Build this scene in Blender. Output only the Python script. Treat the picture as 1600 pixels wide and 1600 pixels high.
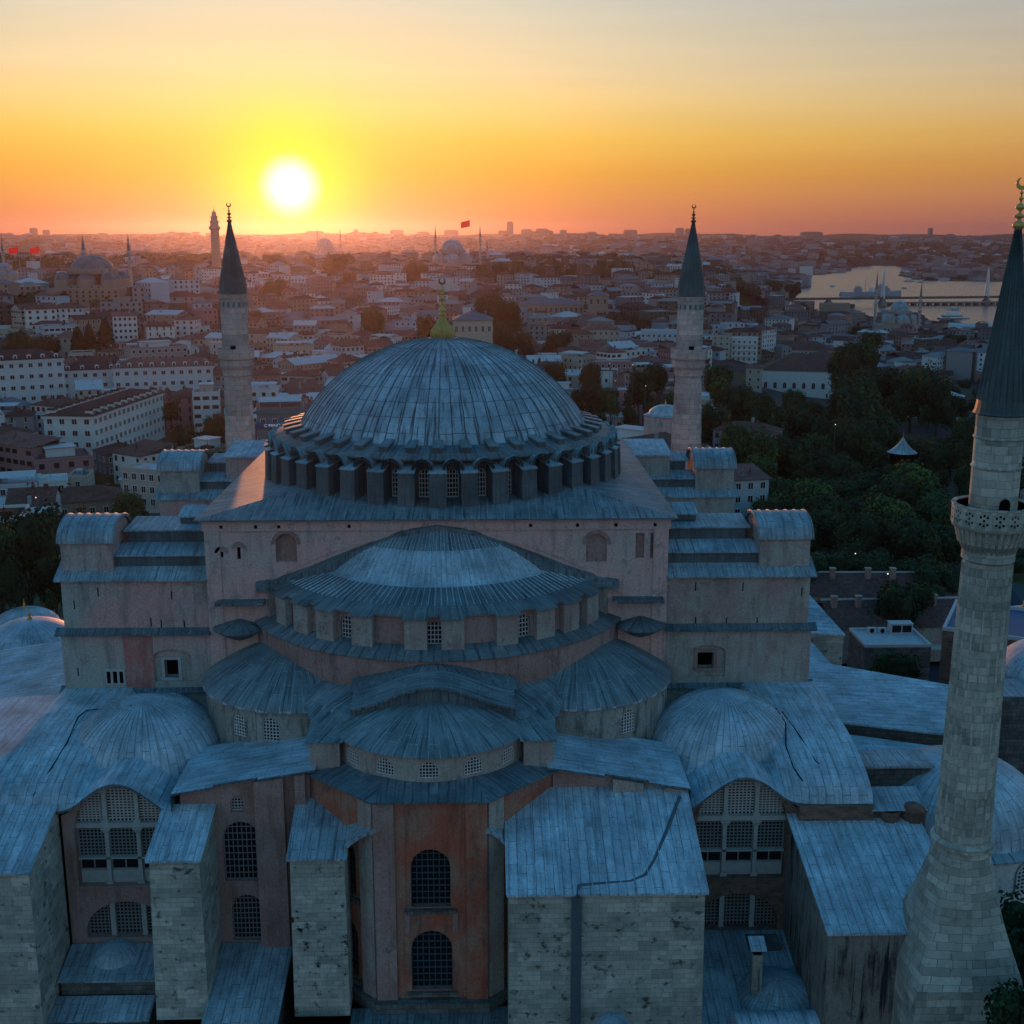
import bpy, math, random
from mathutils import Vector, Matrix
from mathutils.geometry import tessellate_polygon
PI = math.pi
R_ = math.radians
random.seed(11)
for o in list(bpy.data.objects): bpy.data.objects.remove(o)
scene = bpy.context.scene
COL = scene.collection

# ------------------------------------------------------------------ camera
CAM = Vector((4.2, -125.0, 66.7)); PITCH = 12.97; YAW = 1.37; FPX = 1867.0
cd = bpy.data.cameras.new('camera'); cam = bpy.data.objects.new('camera', cd); COL.objects.link(cam)
cam.location = CAM; cam.rotation_euler = (R_(90-PITCH), 0, R_(-YAW))
cd.lens = 42.0; cd.sensor_width = 36; cd.clip_start = 0.5; cd.clip_end = 40000
scene.camera = cam
# ------------------------------------------------------------------ world: dusk sky
_a, _b = R_(PITCH), R_(YAW)
_f0 = Vector((math.sin(_b)*math.cos(_a), math.cos(_b)*math.cos(_a), -math.sin(_a))); _r0 = Vector((math.cos(_b), -math.sin(_b), 0)); _u0 = _r0.cross(_f0)
sd = (_f0+_r0*((454-800)/FPX)+_u0*((800-292)/FPX)).normalized()
SUN_AZ = math.degrees(math.atan2(sd.x, sd.y)); SUN_EL = math.degrees(math.asin(sd.z))
def lin(c):
    return tuple(((v/255)/12.92 if v/255 <= .04045 else ((v/255+.055)/1.055)**2.4) for v in c) + (1,)
W = bpy.data.worlds.new('World'); scene.world = W; W.use_nodes = True
nt = W.node_tree; nt.nodes.clear()
def N(nt, t, **k):
    n = nt.nodes.new(t)
    for a, b in k.items():
        if a == 'inp':
            for i, v in b.items():
                if hasattr(v, 'is_output'): nt.links.new(v, n.inputs[i])
                else: n.inputs[i].default_value = v
        else: setattr(n, a, b)
    return n
def ramp(nt, fac, stops, interp='EASE'):
    n = nt.nodes.new('ShaderNodeValToRGB'); cr = n.color_ramp; cr.interpolation = interp
    while len(cr.elements) > 1: cr.elements.remove(cr.elements[-1])
    cr.elements[0].position = stops[0][0]; cr.elements[0].color = stops[0][1]
    for p, c in stops[1:]:
        e = cr.elements.new(p); e.color = c
    nt.links.new(fac, n.inputs[0]); return n
def M(nt, op, a, b=None, c=None, clamp=False):
    n = nt.nodes.new('ShaderNodeMath'); n.operation = op; n.use_clamp = clamp
    for i, v in enumerate((a, b, c)):
        if v is None: continue
        if hasattr(v, 'is_output'): nt.links.new(v, n.inputs[i])
        else: n.inputs[i].default_value = v
    return n.outputs[0]
def MIX(nt, fac, a, b, mode='MIX'):
    n = nt.nodes.new('ShaderNodeMix'); n.data_type = 'RGBA'; n.blend_type = mode
    for s, v in ((n.inputs[0], fac), (n.inputs[6], a), (n.inputs[7], b)):
        if hasattr(v, 'is_output'): nt.links.new(v, s)
        else: s.default_value = v
    return n.outputs[2]
tc = N(nt, 'ShaderNodeTexCoord')
vec = N(nt, 'ShaderNodeVectorMath', operation='NORMALIZE', inp={0: tc.outputs['Generated']}).outputs[0]
sep = N(nt, 'ShaderNodeSeparateXYZ', inp={0: vec})
z = sep.outputs[2]
dot = N(nt, 'ShaderNodeVectorMath', operation='DOT_PRODUCT', inp={0: vec, 1: tuple(sd)}).outputs['Value']
ang = M(nt, 'MULTIPLY', M(nt, 'ARCCOSINE', M(nt, 'MINIMUM', dot, .999999)), 180/PI)
s_ = lambda e: math.sin(R_(e))
warm = ramp(nt, z, [(0, lin((214,112,84))), (s_(.5), lin((216,122,82))), (s_(1.5), lin((217,140,78))), (s_(2.9), lin((222,160,62))),
    (s_(4.4), lin((230,186,84))), (s_(5.8), lin((233,202,130))), (s_(7.2), lin((226,206,162))), (s_(8.8), lin((212,204,176))), (s_(10.4), lin((198,203,192))),
    (s_(16), lin((130,160,185))), (s_(30), lin((56,108,150))), (.8, lin((42,116,166))), (1, lin((38,110,160)))], 'LINEAR')
coolr = ramp(nt, z, [(0, lin((162,108,110))), (s_(.5), lin((172,108,98))), (s_(1.5), lin((182,120,90))), (s_(2.9), lin((196,136,76))),
    (s_(4.4), lin((206,160,92))), (s_(5.8), lin((203,172,128))), (s_(7.2), lin((190,174,148))), (s_(8.8), lin((176,170,160))), (s_(10.4), lin((164,168,170))),
    (s_(16), lin((110,136,160))), (s_(30), lin((50,98,142))), (.8, lin((42,116,166))), (1, lin((38,110,160)))], 'LINEAR')
east = ramp(nt, z, [(0, lin((170,148,156))), (.12, lin((162,166,180))), (.4, lin((98,160,186))), (.8, lin((42,116,166))), (1, lin((38,110,160)))], 'LINEAR')
f1 = M(nt, 'DIVIDE', M(nt, 'SUBTRACT', ang, 12.0), 24.0, clamp=True)
front = MIX(nt, f1, warm.outputs[0], coolr.outputs[0])
f2 = N(nt, 'ShaderNodeMapRange', interpolation_type='SMOOTHSTEP', inp={0: ang, 1: 38.0, 2: 95.0}).outputs[0]
sky = MIX(nt, f2, front, east.outputs[0])
# glow round the sun
g2 = M(nt, 'EXPONENT', M(nt, 'MULTIPLY', M(nt, 'POWER', M(nt, 'DIVIDE', ang, 3.0), 2.4), -1.0))
sky = MIX(nt, g2, sky, (1.0, .90, 0.0, 1))
g0 = M(nt, 'EXPONENT', M(nt, 'MULTIPLY', M(nt, 'DIVIDE', ang, 5.0), -1.0))
sky = MIX(nt, M(nt, 'MULTIPLY', g0, .24), sky, (1.0, .72, .03, 1))
g1 = N(nt, 'ShaderNodeMapRange', interpolation_type='SMOOTHSTEP', inp={0: ang, 1: 1.7, 2: .35}).outputs[0]
sky = MIX(nt, g1, sky, (1.35, 1.35, 1.3, 1))
nz = N(nt, 'ShaderNodeTexNoise', inp={'Vector': N(nt, 'ShaderNodeMapping', inp={0: vec, 3: (2, 2, 40)}).outputs[0], 'Scale': 1.6, 'Detail': 3.0}).outputs[0]
band = M(nt, 'MULTIPLY_ADD', nz, .12, .94)
sky = MIX(nt, 1.0, sky, N(nt, 'ShaderNodeCombineXYZ', inp={0: band, 1: band, 2: band}).outputs[0], 'MULTIPLY')
bgA = N(nt, 'ShaderNodeBackground', inp={0: sky, 1: 1.0})
nish = N(nt, 'ShaderNodeTexSky', sky_type='NISHITA'); nish.sun_disc = False
nish.sun_elevation = R_(SUN_EL); nish.sun_rotation = R_(SUN_AZ); nish.dust_density = 3.0
bgB = N(nt, 'ShaderNodeBackground', inp={0: nish.outputs[0], 1: .015})
add = N(nt, 'ShaderNodeAddShader', inp={0: bgA.outputs[0], 1: bgB.outputs[0]})
N(nt, 'ShaderNodeOutputWorld', inp={0: add.outputs[0]})
# ------------------------------------------------------------------ sun
sl = bpy.data.lights.new('sun', 'SUN'); sl.energy = 2.0; sl.angle = R_(.8); sl.color = (1, .36, .12)
so = bpy.data.objects.new('sun', sl); COL.objects.link(so); so.rotation_euler = (-sd).to_track_quat('-Z', 'Y').to_euler()
scene.view_settings.view_transform = 'Standard'; scene.view_settings.look = 'None'
scene.view_settings.exposure = 0.0; scene.view_settings.gamma = 1.0

# ------------------------------------------------------------------ helpers
_f = Vector((math.sin(R_(YAW))*math.cos(R_(PITCH)), math.cos(R_(YAW))*math.cos(R_(PITCH)), -math.sin(R_(PITCH))))
_r = Vector((math.cos(R_(YAW)), -math.sin(R_(YAW)), 0)); _u = _r.cross(_f)
def ray(px, py): return _f + _r*((px-800)/FPX) + _u*((800-py)/FPX)
def P(px, py, Y=None, Z=None, D=None):
    d = ray(px, py)
    if Y is not None: t = (Y-CAM.y)/d.y
    elif Z is not None: t = (Z-CAM.z)/d.z
    else: t = D/math.hypot(d.x, d.y)
    return CAM + d*t
def pix(p):
    d = Vector(p)-CAM; w = d.dot(_f)
    return (800+FPX*d.dot(_r)/w, 800-FPX*d.dot(_u)/w) if w > 1 else (-9999, 9999)
def tag(o, label=None, cat=None, group=None, kind=None):
    if label: o['label'] = label
    if cat: o['category'] = cat
    if group: o['group'] = group
    if kind: o['kind'] = kind
    return o
def empty(name, loc=(0,0,0), rz=0, parent=None):
    o = bpy.data.objects.new(name, None); COL.objects.link(o); o.location = loc; o.rotation_euler = (0,0,rz)
    o.empty_display_size = .5
    if parent: o.parent = parent
    return o
class MB:
    def __init__(s): s.v = []; s.f = []; s.uv = []; s.mi = []; s.sm = []
    def face(s, pts, uv=None, mi=0, sm=False):
        n = len(s.v); s.v += [tuple(p) for p in pts]; s.f.append(tuple(range(n, n+len(pts)))); s.uv.append(uv); s.mi.append(mi); s.sm.append(sm)
    def grid(s, fn, us, vs, uvf=None, mi=0, sm=True):
        n = len(s.v); k = len(vs)
        for u in us:
            for w in vs: s.v.append(tuple(fn(u, w)))
        for i in range(len(us)-1):
            for j in range(k-1):
                s.f.append((n+i*k+j, n+(i+1)*k+j, n+(i+1)*k+j+1, n+i*k+j+1))
                s.uv.append([uvf(us[i],vs[j]), uvf(us[i+1],vs[j]), uvf(us[i+1],vs[j+1]), uvf(us[i],vs[j+1])] if uvf else None)
                s.mi.append(mi); s.sm.append(sm)
    def hexa(s, b, t, mi=0, top=None, bottom=True):
        # b, t : 4 points each, counterclockwise
        if bottom: s.face(b[::-1], mi=mi)
        s.face(t, mi=mi if top is None else top)
        for i in range(4):
            j = (i+1) % 4; s.face([b[i], b[j], t[j], t[i]], mi=mi)
    def box(s, x0, x1, y0, y1, z0, z1, mi=0, top=None, bottom=True):
        s.hexa([(x0,y0,z0),(x1,y0,z0),(x1,y1,z0),(x0,y1,z0)], [(x0,y0,z1),(x1,y0,z1),(x1,y1,z1),(x0,y1,z1)], mi, top, bottom)
    def rbox(s, c, ang, w, d, z0, z1, mi=0, top=None, z1b=None):
        # box centred c(x,y), local x width w, local y depth d, rotated ang; z1b top height at local +y
        ca, sa = math.cos(ang), math.sin(ang)
        def q(x, y, zz): return (c[0]+x*ca-y*sa, c[1]+x*sa+y*ca, zz)
        zb = z1 if z1b is None else z1b
        s.hexa([q(-w/2,-d/2,z0),q(w/2,-d/2,z0),q(w/2,d/2,z0),q(-w/2,d/2,z0)], [q(-w/2,-d/2,z1),q(w/2,-d/2,z1),q(w/2,d/2,zb),q(-w/2,d/2,zb)], mi, top)
    def prism(s, poly, z0, z1, mi=0, top=None, bottom=True):
        n = len(poly)
        z1s = z1 if isinstance(z1, (list, tuple)) else [z1]*n
        for i in range(n):
            j = (i+1) % n; s.face([(*poly[i],z0),(*poly[j],z0),(*poly[j],z1s[j]),(*poly[i],z1s[i])], mi=mi)
        s.face([(*p, zz) for p, zz in zip(poly, z1s)], mi=mi if top is None else top)
        if bottom: s.face([(*p, z0) for p in poly[::-1]], mi=mi)
    def rev(s, c, prof, a0=-PI, a1=PI, n=48, count=40, mi=0, sm=True, vl=None, row=.65):
        L = [0]
        for i in range(1, len(prof)): L.append(L[-1]+math.hypot(prof[i][0]-prof[i-1][0], prof[i][1]-prof[i-1][1]))
        idx = {k: i for i, k in enumerate(range(len(prof)))}
        us = [a0+(a1-a0)*i/n for i in range(n+1)]
        def fn(a, k): return (c[0]+prof[k][0]*math.sin(a), c[1]-prof[k][0]*math.cos(a), prof[k][1])
        s.grid(fn, us, list(range(len(prof))), lambda a, k: (a/(2*PI)*count*row, L[k]), mi, sm)
    def tube(s, a, b, r0, r1=None, n=8, mi=0, sm=True):
        a = Vector(a); b = Vector(b); r1 = r0 if r1 is None else r1
        d = (b-a).normalized(); x = d.orthogonal().normalized(); y = d.cross(x)
        s.grid(lambda t, k: tuple((a if k == 0 else b) + (x*math.cos(t)+y*math.sin(t))*(r0 if k == 0 else r1)), [2*PI*i/n for i in range(n+1)], [0, 1], None, mi, sm)
        for p, r, q in ((a, r0, -1), (b, r1, 1)):
            if r > 1e-4: s.face([tuple(p+(x*math.cos(2*PI*i/n)+y*math.sin(2*PI*i/n)*q)*r) for i in range(n)], mi=mi)
    def build(s, name, mats, parent=None, label=None):
        me = bpy.data.meshes.new(name); me.from_pydata(s.v, [], s.f)
        if not isinstance(mats, (list, tuple)): mats = [mats]
        for m in mats: me.materials.append(m)
        ul = me.uv_layers.new(name='uv')
        data = [0.0]*(2*len(me.loops))
        V = s.v; li = 0
        for fi, f in enumerate(s.f):
            uv = s.uv[fi]
            if uv is None:
                n = len(f); nx = ny = nz = 0
                for i in range(n):
                    p = V[f[i]]; q = V[f[(i+1) % n]]
                    nx += (p[1]-q[1])*(p[2]+q[2]); ny += (p[2]-q[2])*(p[0]+q[0]); nz += (p[0]-q[0])*(p[1]+q[1])
                l = math.sqrt(nx*nx+ny*ny+nz*nz) or 1; nx, ny, nz = nx/l, ny/l, nz/l
                h = math.hypot(nx, ny)
                if h < .02: t = (1,0,0); b = (0,1,0)
                else:
                    t = (-ny/h, nx/h, 0); b = (ny*t[2]-nz*t[1], nz*t[0]-nx*t[2], nx*t[1]-ny*t[0])
                for i in f:
                    p = V[i]; data[li] = p[0]*t[0]+p[1]*t[1]; data[li+1] = p[0]*b[0]+p[1]*b[1]+p[2]*b[2]; li += 2
            else:
                for q in uv: data[li] = q[0]; data[li+1] = q[1]; li += 2
        ul.data.foreach_set('uv', data)
        me.polygons.foreach_set('material_index', s.mi); me.polygons.foreach_set('use_smooth', s.sm)
        me.update()
        o = bpy.data.objects.new(name, me); COL.objects.link(o)
        if parent: o.parent = parent
        if label: o['label'] = label
        return o
def pos(o, loc, rz=0): o.location = loc; o.rotation_euler = (0,0,rz); return o
# wall with arched / rectangular openings on any mapped surface
class Hole:
    def __init__(s, u, w, z0, zs, rise=None): s.u=u; s.w=w; s.z0=z0; s.zs=zs; s.rise = w/2 if rise is None else rise
    def top(s, u):
        t = max(0, 1-((u-s.u)/(s.w/2))**2); return s.zs + s.rise*math.sqrt(t)
    def half(s, zz):
        if zz <= s.zs or s.rise == 0: return s.w/2
        t = 1-((zz-s.zs)/s.rise)**2; return s.w/2*math.sqrt(max(0, t))
def planemap(o, t, n):   # n points INTO the wall
    o = Vector(o); t = Vector(t).normalized(); n = Vector(n).normalized()
    return lambda u, zz, d=0: tuple(Vector((o.x, o.y, 0)) + t*u + n*d + Vector((0,0,zz)))
def cylmap(c, R):
    return lambda u, zz, d=0: (c[0]+(R-d)*math.sin(u/R), c[1]-(R-d)*math.cos(u/R), zz)
def pwall(mb, mp, u0, u1, z0, z1, holes=(), depth=.4, du=1.0, mi=0, mr=None, sm=False):
    if mr is None: mr = mi
    zt = z1 if callable(z1) else (lambda u: z1)
    zb = z0 if callable(z0) else (lambda u: z0)
    us = {round(u0,4), round(u1,4)}
    n = max(1, int((u1-u0)/du))
    for i in range(n+1): us.add(round(u0+(u1-u0)*i/n, 4))
    for h in holes:
        k = 10 if h.rise else 1
        for i in range(k+1): us.add(round(h.u - h.w/2*math.cos(PI*i/k), 4))
    us = sorted(us)
    for a, b in zip(us[:-1], us[1:]):
        if b-a < 1e-4: continue
        m = (a+b)/2; hs = sorted([h for h in holes if abs(m-h.u) < h.w/2], key=lambda h: h.z0)
        lo = (zb(a), zb(b))
        for h in hs:
            mb.face([mp(a,lo[0]), mp(b,lo[1]), mp(b,h.z0), mp(a,h.z0)], uv=[(a,lo[0]),(b,lo[1]),(b,h.z0),(a,h.z0)], mi=mi, sm=sm)
            ta, tb = h.top(a), h.top(b)
            mb.face([mp(a,h.z0), mp(b,h.z0), mp(b,h.z0,depth), mp(a,h.z0,depth)], mi=mr)
            mb.face([mp(a,ta), mp(a,ta,depth), mp(b,tb,depth), mp(b,tb)], mi=mr)
            lo = (ta, tb)
        mb.face([mp(a,lo[0]), mp(b,lo[1]), mp(b,zt(b)), mp(a,zt(a))], uv=[(a,lo[0]),(b,lo[1]),(b,zt(b)),(a,zt(a))], mi=mi, sm=sm)
    for h in holes:
        for sg in (-1, 1):
            u = h.u+sg*h.w/2; mb.face([mp(u,h.z0), mp(u,h.z0,depth), mp(u,h.top(u),depth), mp(u,h.top(u))], mi=mr)
def window(parent, mp, h, d, nx, nz, bw=.06, name='window', mats=None, frame=.1, arch2=None, label=None):
    """one window: glass pane with its lattice, filling hole h at depth d; arch2 = clipping top function"""
    mb = MB(); top = h.top if arch2 is None else (lambda u: min(h.top(u), arch2(u)))
    k = 12; us = [h.u-h.w/2+h.w*i/k for i in range(k+1)]
    if h.rise and arch2 is None: us = [h.u-h.w/2*math.cos(PI*i/k) for i in range(k+1)]
    for a, b in zip(us[:-1], us[1:]):
        mb.face([mp(a,h.z0,d), mp(b,h.z0,d), mp(b,max(h.z0,top(b)),d), mp(a,max(h.z0,top(a)),d)], mi=0)
    def bar(u0, za, u1, zc, w):
        L = math.hypot(u1-u0, zc-za)
        if L < 1e-3: return
        ox, oz = -(zc-za)/L*w/2, (u1-u0)/L*w/2
        q = [(u0+ox,za+oz),(u1+ox,zc+oz),(u1-ox,zc-oz),(u0-ox,za-oz)]
        mb.hexa([mp(a,b,d-.01) for a,b in q], [mp(a,b,d-.09) for a,b in q], mi=1, bottom=False)
    for i in range(1, nx):
        u = h.u-h.w/2+h.w*i/nx
        if top(u) > h.z0: bar(u, h.z0, u, top(u), bw)
    zmax = max(top(u) for u in us)
    for j in range(1, nz):
        zz = h.z0+(zmax-h.z0)*j/nz; ok = [u for u in [h.u-h.w/2+h.w*i/40 for i in range(41)] if top(u) >= zz]
        if len(ok) > 2:
            n = max(1, int((ok[-1]-ok[0])/1.0))
            for q in range(n): bar(ok[0]+(ok[-1]-ok[0])*q/n, zz, ok[0]+(ok[-1]-ok[0])*(q+1)/n, zz, bw)
    if frame:
        for a, b in zip(us[:-1], us[1:]): bar(a, top(a), b, top(b), frame)
        bar(h.u-h.w/2, h.z0, h.u-h.w/2, top(h.u-h.w/2), frame); bar(h.u+h.w/2, h.z0, h.u+h.w/2, top(h.u+h.w/2), frame)
        bar(h.u-h.w/2, h.z0, h.u+h.w/2, h.z0, frame*1.5)
    return mb.build(name, mats or [MAT['glass'], MAT['lattice']], parent, label)

# ------------------------------------------------------------------ materials
MAT = {}
def mat(name, rough=.8, spec=.3, metal=0):
    m = bpy.data.materials.new(name); m.use_nodes = True; MAT[name] = m
    nt = m.node_tree; b = nt.nodes['Principled BSDF']
    b.inputs['Roughness'].default_value = rough; b.inputs['Specular IOR Level'].default_value = spec; b.inputs['Metallic'].default_value = metal
    return m, nt, b
def c4(r, g, b): return (r, g, b, 1)
def lead(name, c1, c2, cm, bright=1.0, row=.65, length=2.3, rough=.5, mort=.035, streak=.5, off=.37):
    m, nt, b = mat(name, rough, .45)
    uv = N(nt, 'ShaderNodeUVMap').outputs[0]; s = N(nt, 'ShaderNodeSeparateXYZ', inp={0: uv})
    v = N(nt, 'ShaderNodeCombineXYZ', inp={0: s.outputs[1], 1: s.outputs[0]}).outputs[0]
    geo = N(nt, 'ShaderNodeNewGeometry').outputs['Position']
    wob = N(nt, 'ShaderNodeTexNoise', inp={'Vector': geo, 'Scale': .9, 'Detail': 2.0}).outputs['Color']
    v = N(nt, 'ShaderNodeVectorMath', operation='ADD', inp={0: v, 1: N(nt, 'ShaderNodeVectorMath', operation='SCALE', inp={0: N(nt, 'ShaderNodeVectorMath', operation='SUBTRACT', inp={0: wob, 1: (.5,.5,.5)}).outputs[0], 3: .16}).outputs[0]}).outputs[0]
    br = N(nt, 'ShaderNodeTexBrick', offset=off, inp={'Vector': v, 'Color1': c1, 'Color2': c2, 'Mortar': c4(*[(p+q)/2 for p, q in zip(c1[:3], c2[:3])]), 'Scale': 1.0, 'Mortar Size': mort*.8, 'Mortar Smooth': .3, 'Bias': 0.0, 'Brick Width': length, 'Row Height': row})
    st = N(nt, 'ShaderNodeTexNoise', inp={'Vector': N(nt, 'ShaderNodeMapping', inp={0: uv, 3: (1.7, .4, 1)}).outputs[0], 'Scale': 1.0, 'Detail': 8.0, 'Roughness': .75}).outputs[0]
    big = N(nt, 'ShaderNodeTexNoise', inp={'Vector': geo, 'Scale': .3, 'Detail': 5.0, 'Roughness': .6}).outputs[0]
    fine = N(nt, 'ShaderNodeTexNoise', inp={'Vector': geo, 'Scale': 5.0, 'Detail': 6.0, 'Roughness': .75}).outputs[0]
    k = M(nt, 'MULTIPLY', M(nt, 'MULTIPLY_ADD', st, 1.7, .15), M(nt, 'MULTIPLY_ADD', big, 1.9, .08))
    k = M(nt, 'MULTIPLY', k, M(nt, 'MULTIPLY_ADD', fine, 1.0, .5))
    k = M(nt, 'MULTIPLY', k, bright)
    col = MIX(nt, 1.0, br.outputs[0], N(nt, 'ShaderNodeCombineXYZ', inp={0: k, 1: k, 2: k}).outputs[0], 'MULTIPLY')
    sm = M(nt, 'MULTIPLY', br.outputs['Fac'], N(nt, 'ShaderNodeMapRange', inp={0: N(nt, 'ShaderNodeTexNoise', inp={'Vector': geo, 'Scale': 1.3, 'Detail': 3.0}).outputs[0], 1: .28, 2: .55}).outputs[0])
    col = MIX(nt, sm, col, cm)
    dk = N(nt, 'ShaderNodeMapRange', inp={0: N(nt, 'ShaderNodeTexNoise', inp={'Vector': N(nt, 'ShaderNodeMapping', inp={0: uv, 3: (4.5, .16, 1)}).outputs[0], 'Scale': 1.0, 'Detail': 3.0}).outputs[0], 1: .55, 2: .64}).outputs[0]
    col = MIX(nt, M(nt, 'MULTIPLY', dk, streak), col, c4(.035,.05,.06))
    nt.links.new(col, b.inputs[0])
    bp = N(nt, 'ShaderNodeBump', inp={'Strength': .6, 'Distance': .05, 'Height': M(nt, 'ADD', br.outputs['Fac'], M(nt, 'MULTIPLY', fine, .9))})
    nt.links.new(bp.outputs[0], b.inputs['Normal'])
    nt.links.new(M(nt, 'MULTIPLY_ADD', st, .35, rough-.12), b.inputs['Roughness'])
    return m
lead('lead', c4(.25,.32,.36), c4(.30,.37,.41), c4(.05,.07,.085), mort=.028)
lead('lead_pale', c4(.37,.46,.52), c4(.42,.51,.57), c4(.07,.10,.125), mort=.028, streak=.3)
lead('lead_dark', c4(.10,.14,.16), c4(.14,.185,.205), c4(.035,.045,.055), streak=.7)
lead('lead_ridge', c4(.24,.32,.37), c4(.30,.38,.43), c4(.60,.64,.66), mort=.05, row=.75, streak=.6)
lead('lead_dome', c4(.25,.335,.39), c4(.36,.45,.51), c4(.06,.08,.095), mort=.05, row=.65, length=1.7, streak=.85, off=.04)
def plaster(name, ca, cb, cs, stain=.5, scale=.25, bump=.25):
    m, nt, b = mat(name, .9, .2)
    geo = N(nt, 'ShaderNodeNewGeometry').outputs['Position']
    n1 = N(nt, 'ShaderNodeTexNoise', inp={'Vector': geo, 'Scale': scale, 'Detail': 6.0, 'Roughness': .6}).outputs[0]
    n2 = N(nt, 'ShaderNodeTexNoise', inp={'Vector': N(nt, 'ShaderNodeMapping', inp={0: geo, 3: (1.1, 1.1, .22)}).outputs[0], 'Scale': 1.0, 'Detail': 5.0, 'Roughness': .65}).outputs[0]
    n3 = N(nt, 'ShaderNodeTexNoise', inp={'Vector': geo, 'Scale': 5.0, 'Detail': 5.0}).outputs[0]
    f = N(nt, 'ShaderNodeMapRange', inp={0: n1, 1: .42, 2: .60}).outputs[0]
    col = MIX(nt, f, ca, cb)
    st = N(nt, 'ShaderNodeMapRange', inp={0: n2, 1: .50, 2: .70}).outputs[0]
    col = MIX(nt, M(nt, 'MULTIPLY', st, stain), col, cs)
    pe = N(nt, 'ShaderNodeMapRange', inp={0: N(nt, 'ShaderNodeTexNoise', inp={'Vector': geo, 'Scale': .55, 'Detail': 8.0, 'Roughness': .72}).outputs[0], 1: .60, 2: .63}).outputs[0]
    col = MIX(nt, M(nt, 'MULTIPLY', pe, .8), col, MIX(nt, .5, cs, cb))
    dr_ = N(nt, 'ShaderNodeMapRange', inp={0: N(nt, 'ShaderNodeTexNoise', inp={'Vector': N(nt, 'ShaderNodeMapping', inp={0: geo, 3: (3.5, 3.5, .10)}).outputs[0], 'Scale': 1.0, 'Detail': 3.0}).outputs[0], 1: .60, 2: .68}).outputs[0]
    col = MIX(nt, M(nt, 'MULTIPLY', dr_, max(0, stain-.35)*1.2), col, cs)
    g = M(nt, 'MULTIPLY_ADD', n3, .9, .55)
    col = MIX(nt, 1.0, col, N(nt, 'ShaderNodeCombineXYZ', inp={0: g, 1: g, 2: g}).outputs[0], 'MULTIPLY')
    nt.links.new(col, b.inputs[0])
    nt.links.new(N(nt, 'ShaderNodeBump', inp={'Strength': bump, 'Distance': .08, 'Height': n3}).outputs[0], b.inputs['Normal'])
    return m
plaster('plaster_pink', c4(.70,.42,.38), c4(.58,.44,.40), c4(.18,.16,.15), .5)
plaster('plaster_grey', c4(.43,.39,.34), c4(.40,.28,.25), c4(.13,.13,.12), .55)
plaster('plaster_streaked', c4(.38,.37,.33), c4(.32,.30,.26), c4(.06,.065,.06), .9)
plaster('plaster_red', c4(.44,.13,.08), c4(.40,.22,.16), c4(.10,.05,.045), .6, .3)
plaster('plaster_rose', c4(.42,.28,.25), c4(.36,.21,.18), c4(.11,.09,.085), .6, .22)
plaster('plaster_tower', c4(.40,.40,.36), c4(.60,.34,.31), c4(.16,.15,.14), .65, .10)
plaster('plaster_red_stain', c4(.50,.19,.17), c4(.44,.25,.22), c4(.36,.10,.09), .7, .5)
plaster('annex_wall', c4(.27,.24,.21), c4(.22,.19,.17), c4(.02,.022,.022), 1.1, .3)
plaster('render_white', c4(.74,.74,.72), c4(.66,.66,.64), c4(.45,.45,.44), .25, .1, .1)
plaster('ochre', c4(.50,.36,.16), c4(.40,.30,.18), c4(.2,.16,.1), .4)
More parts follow.
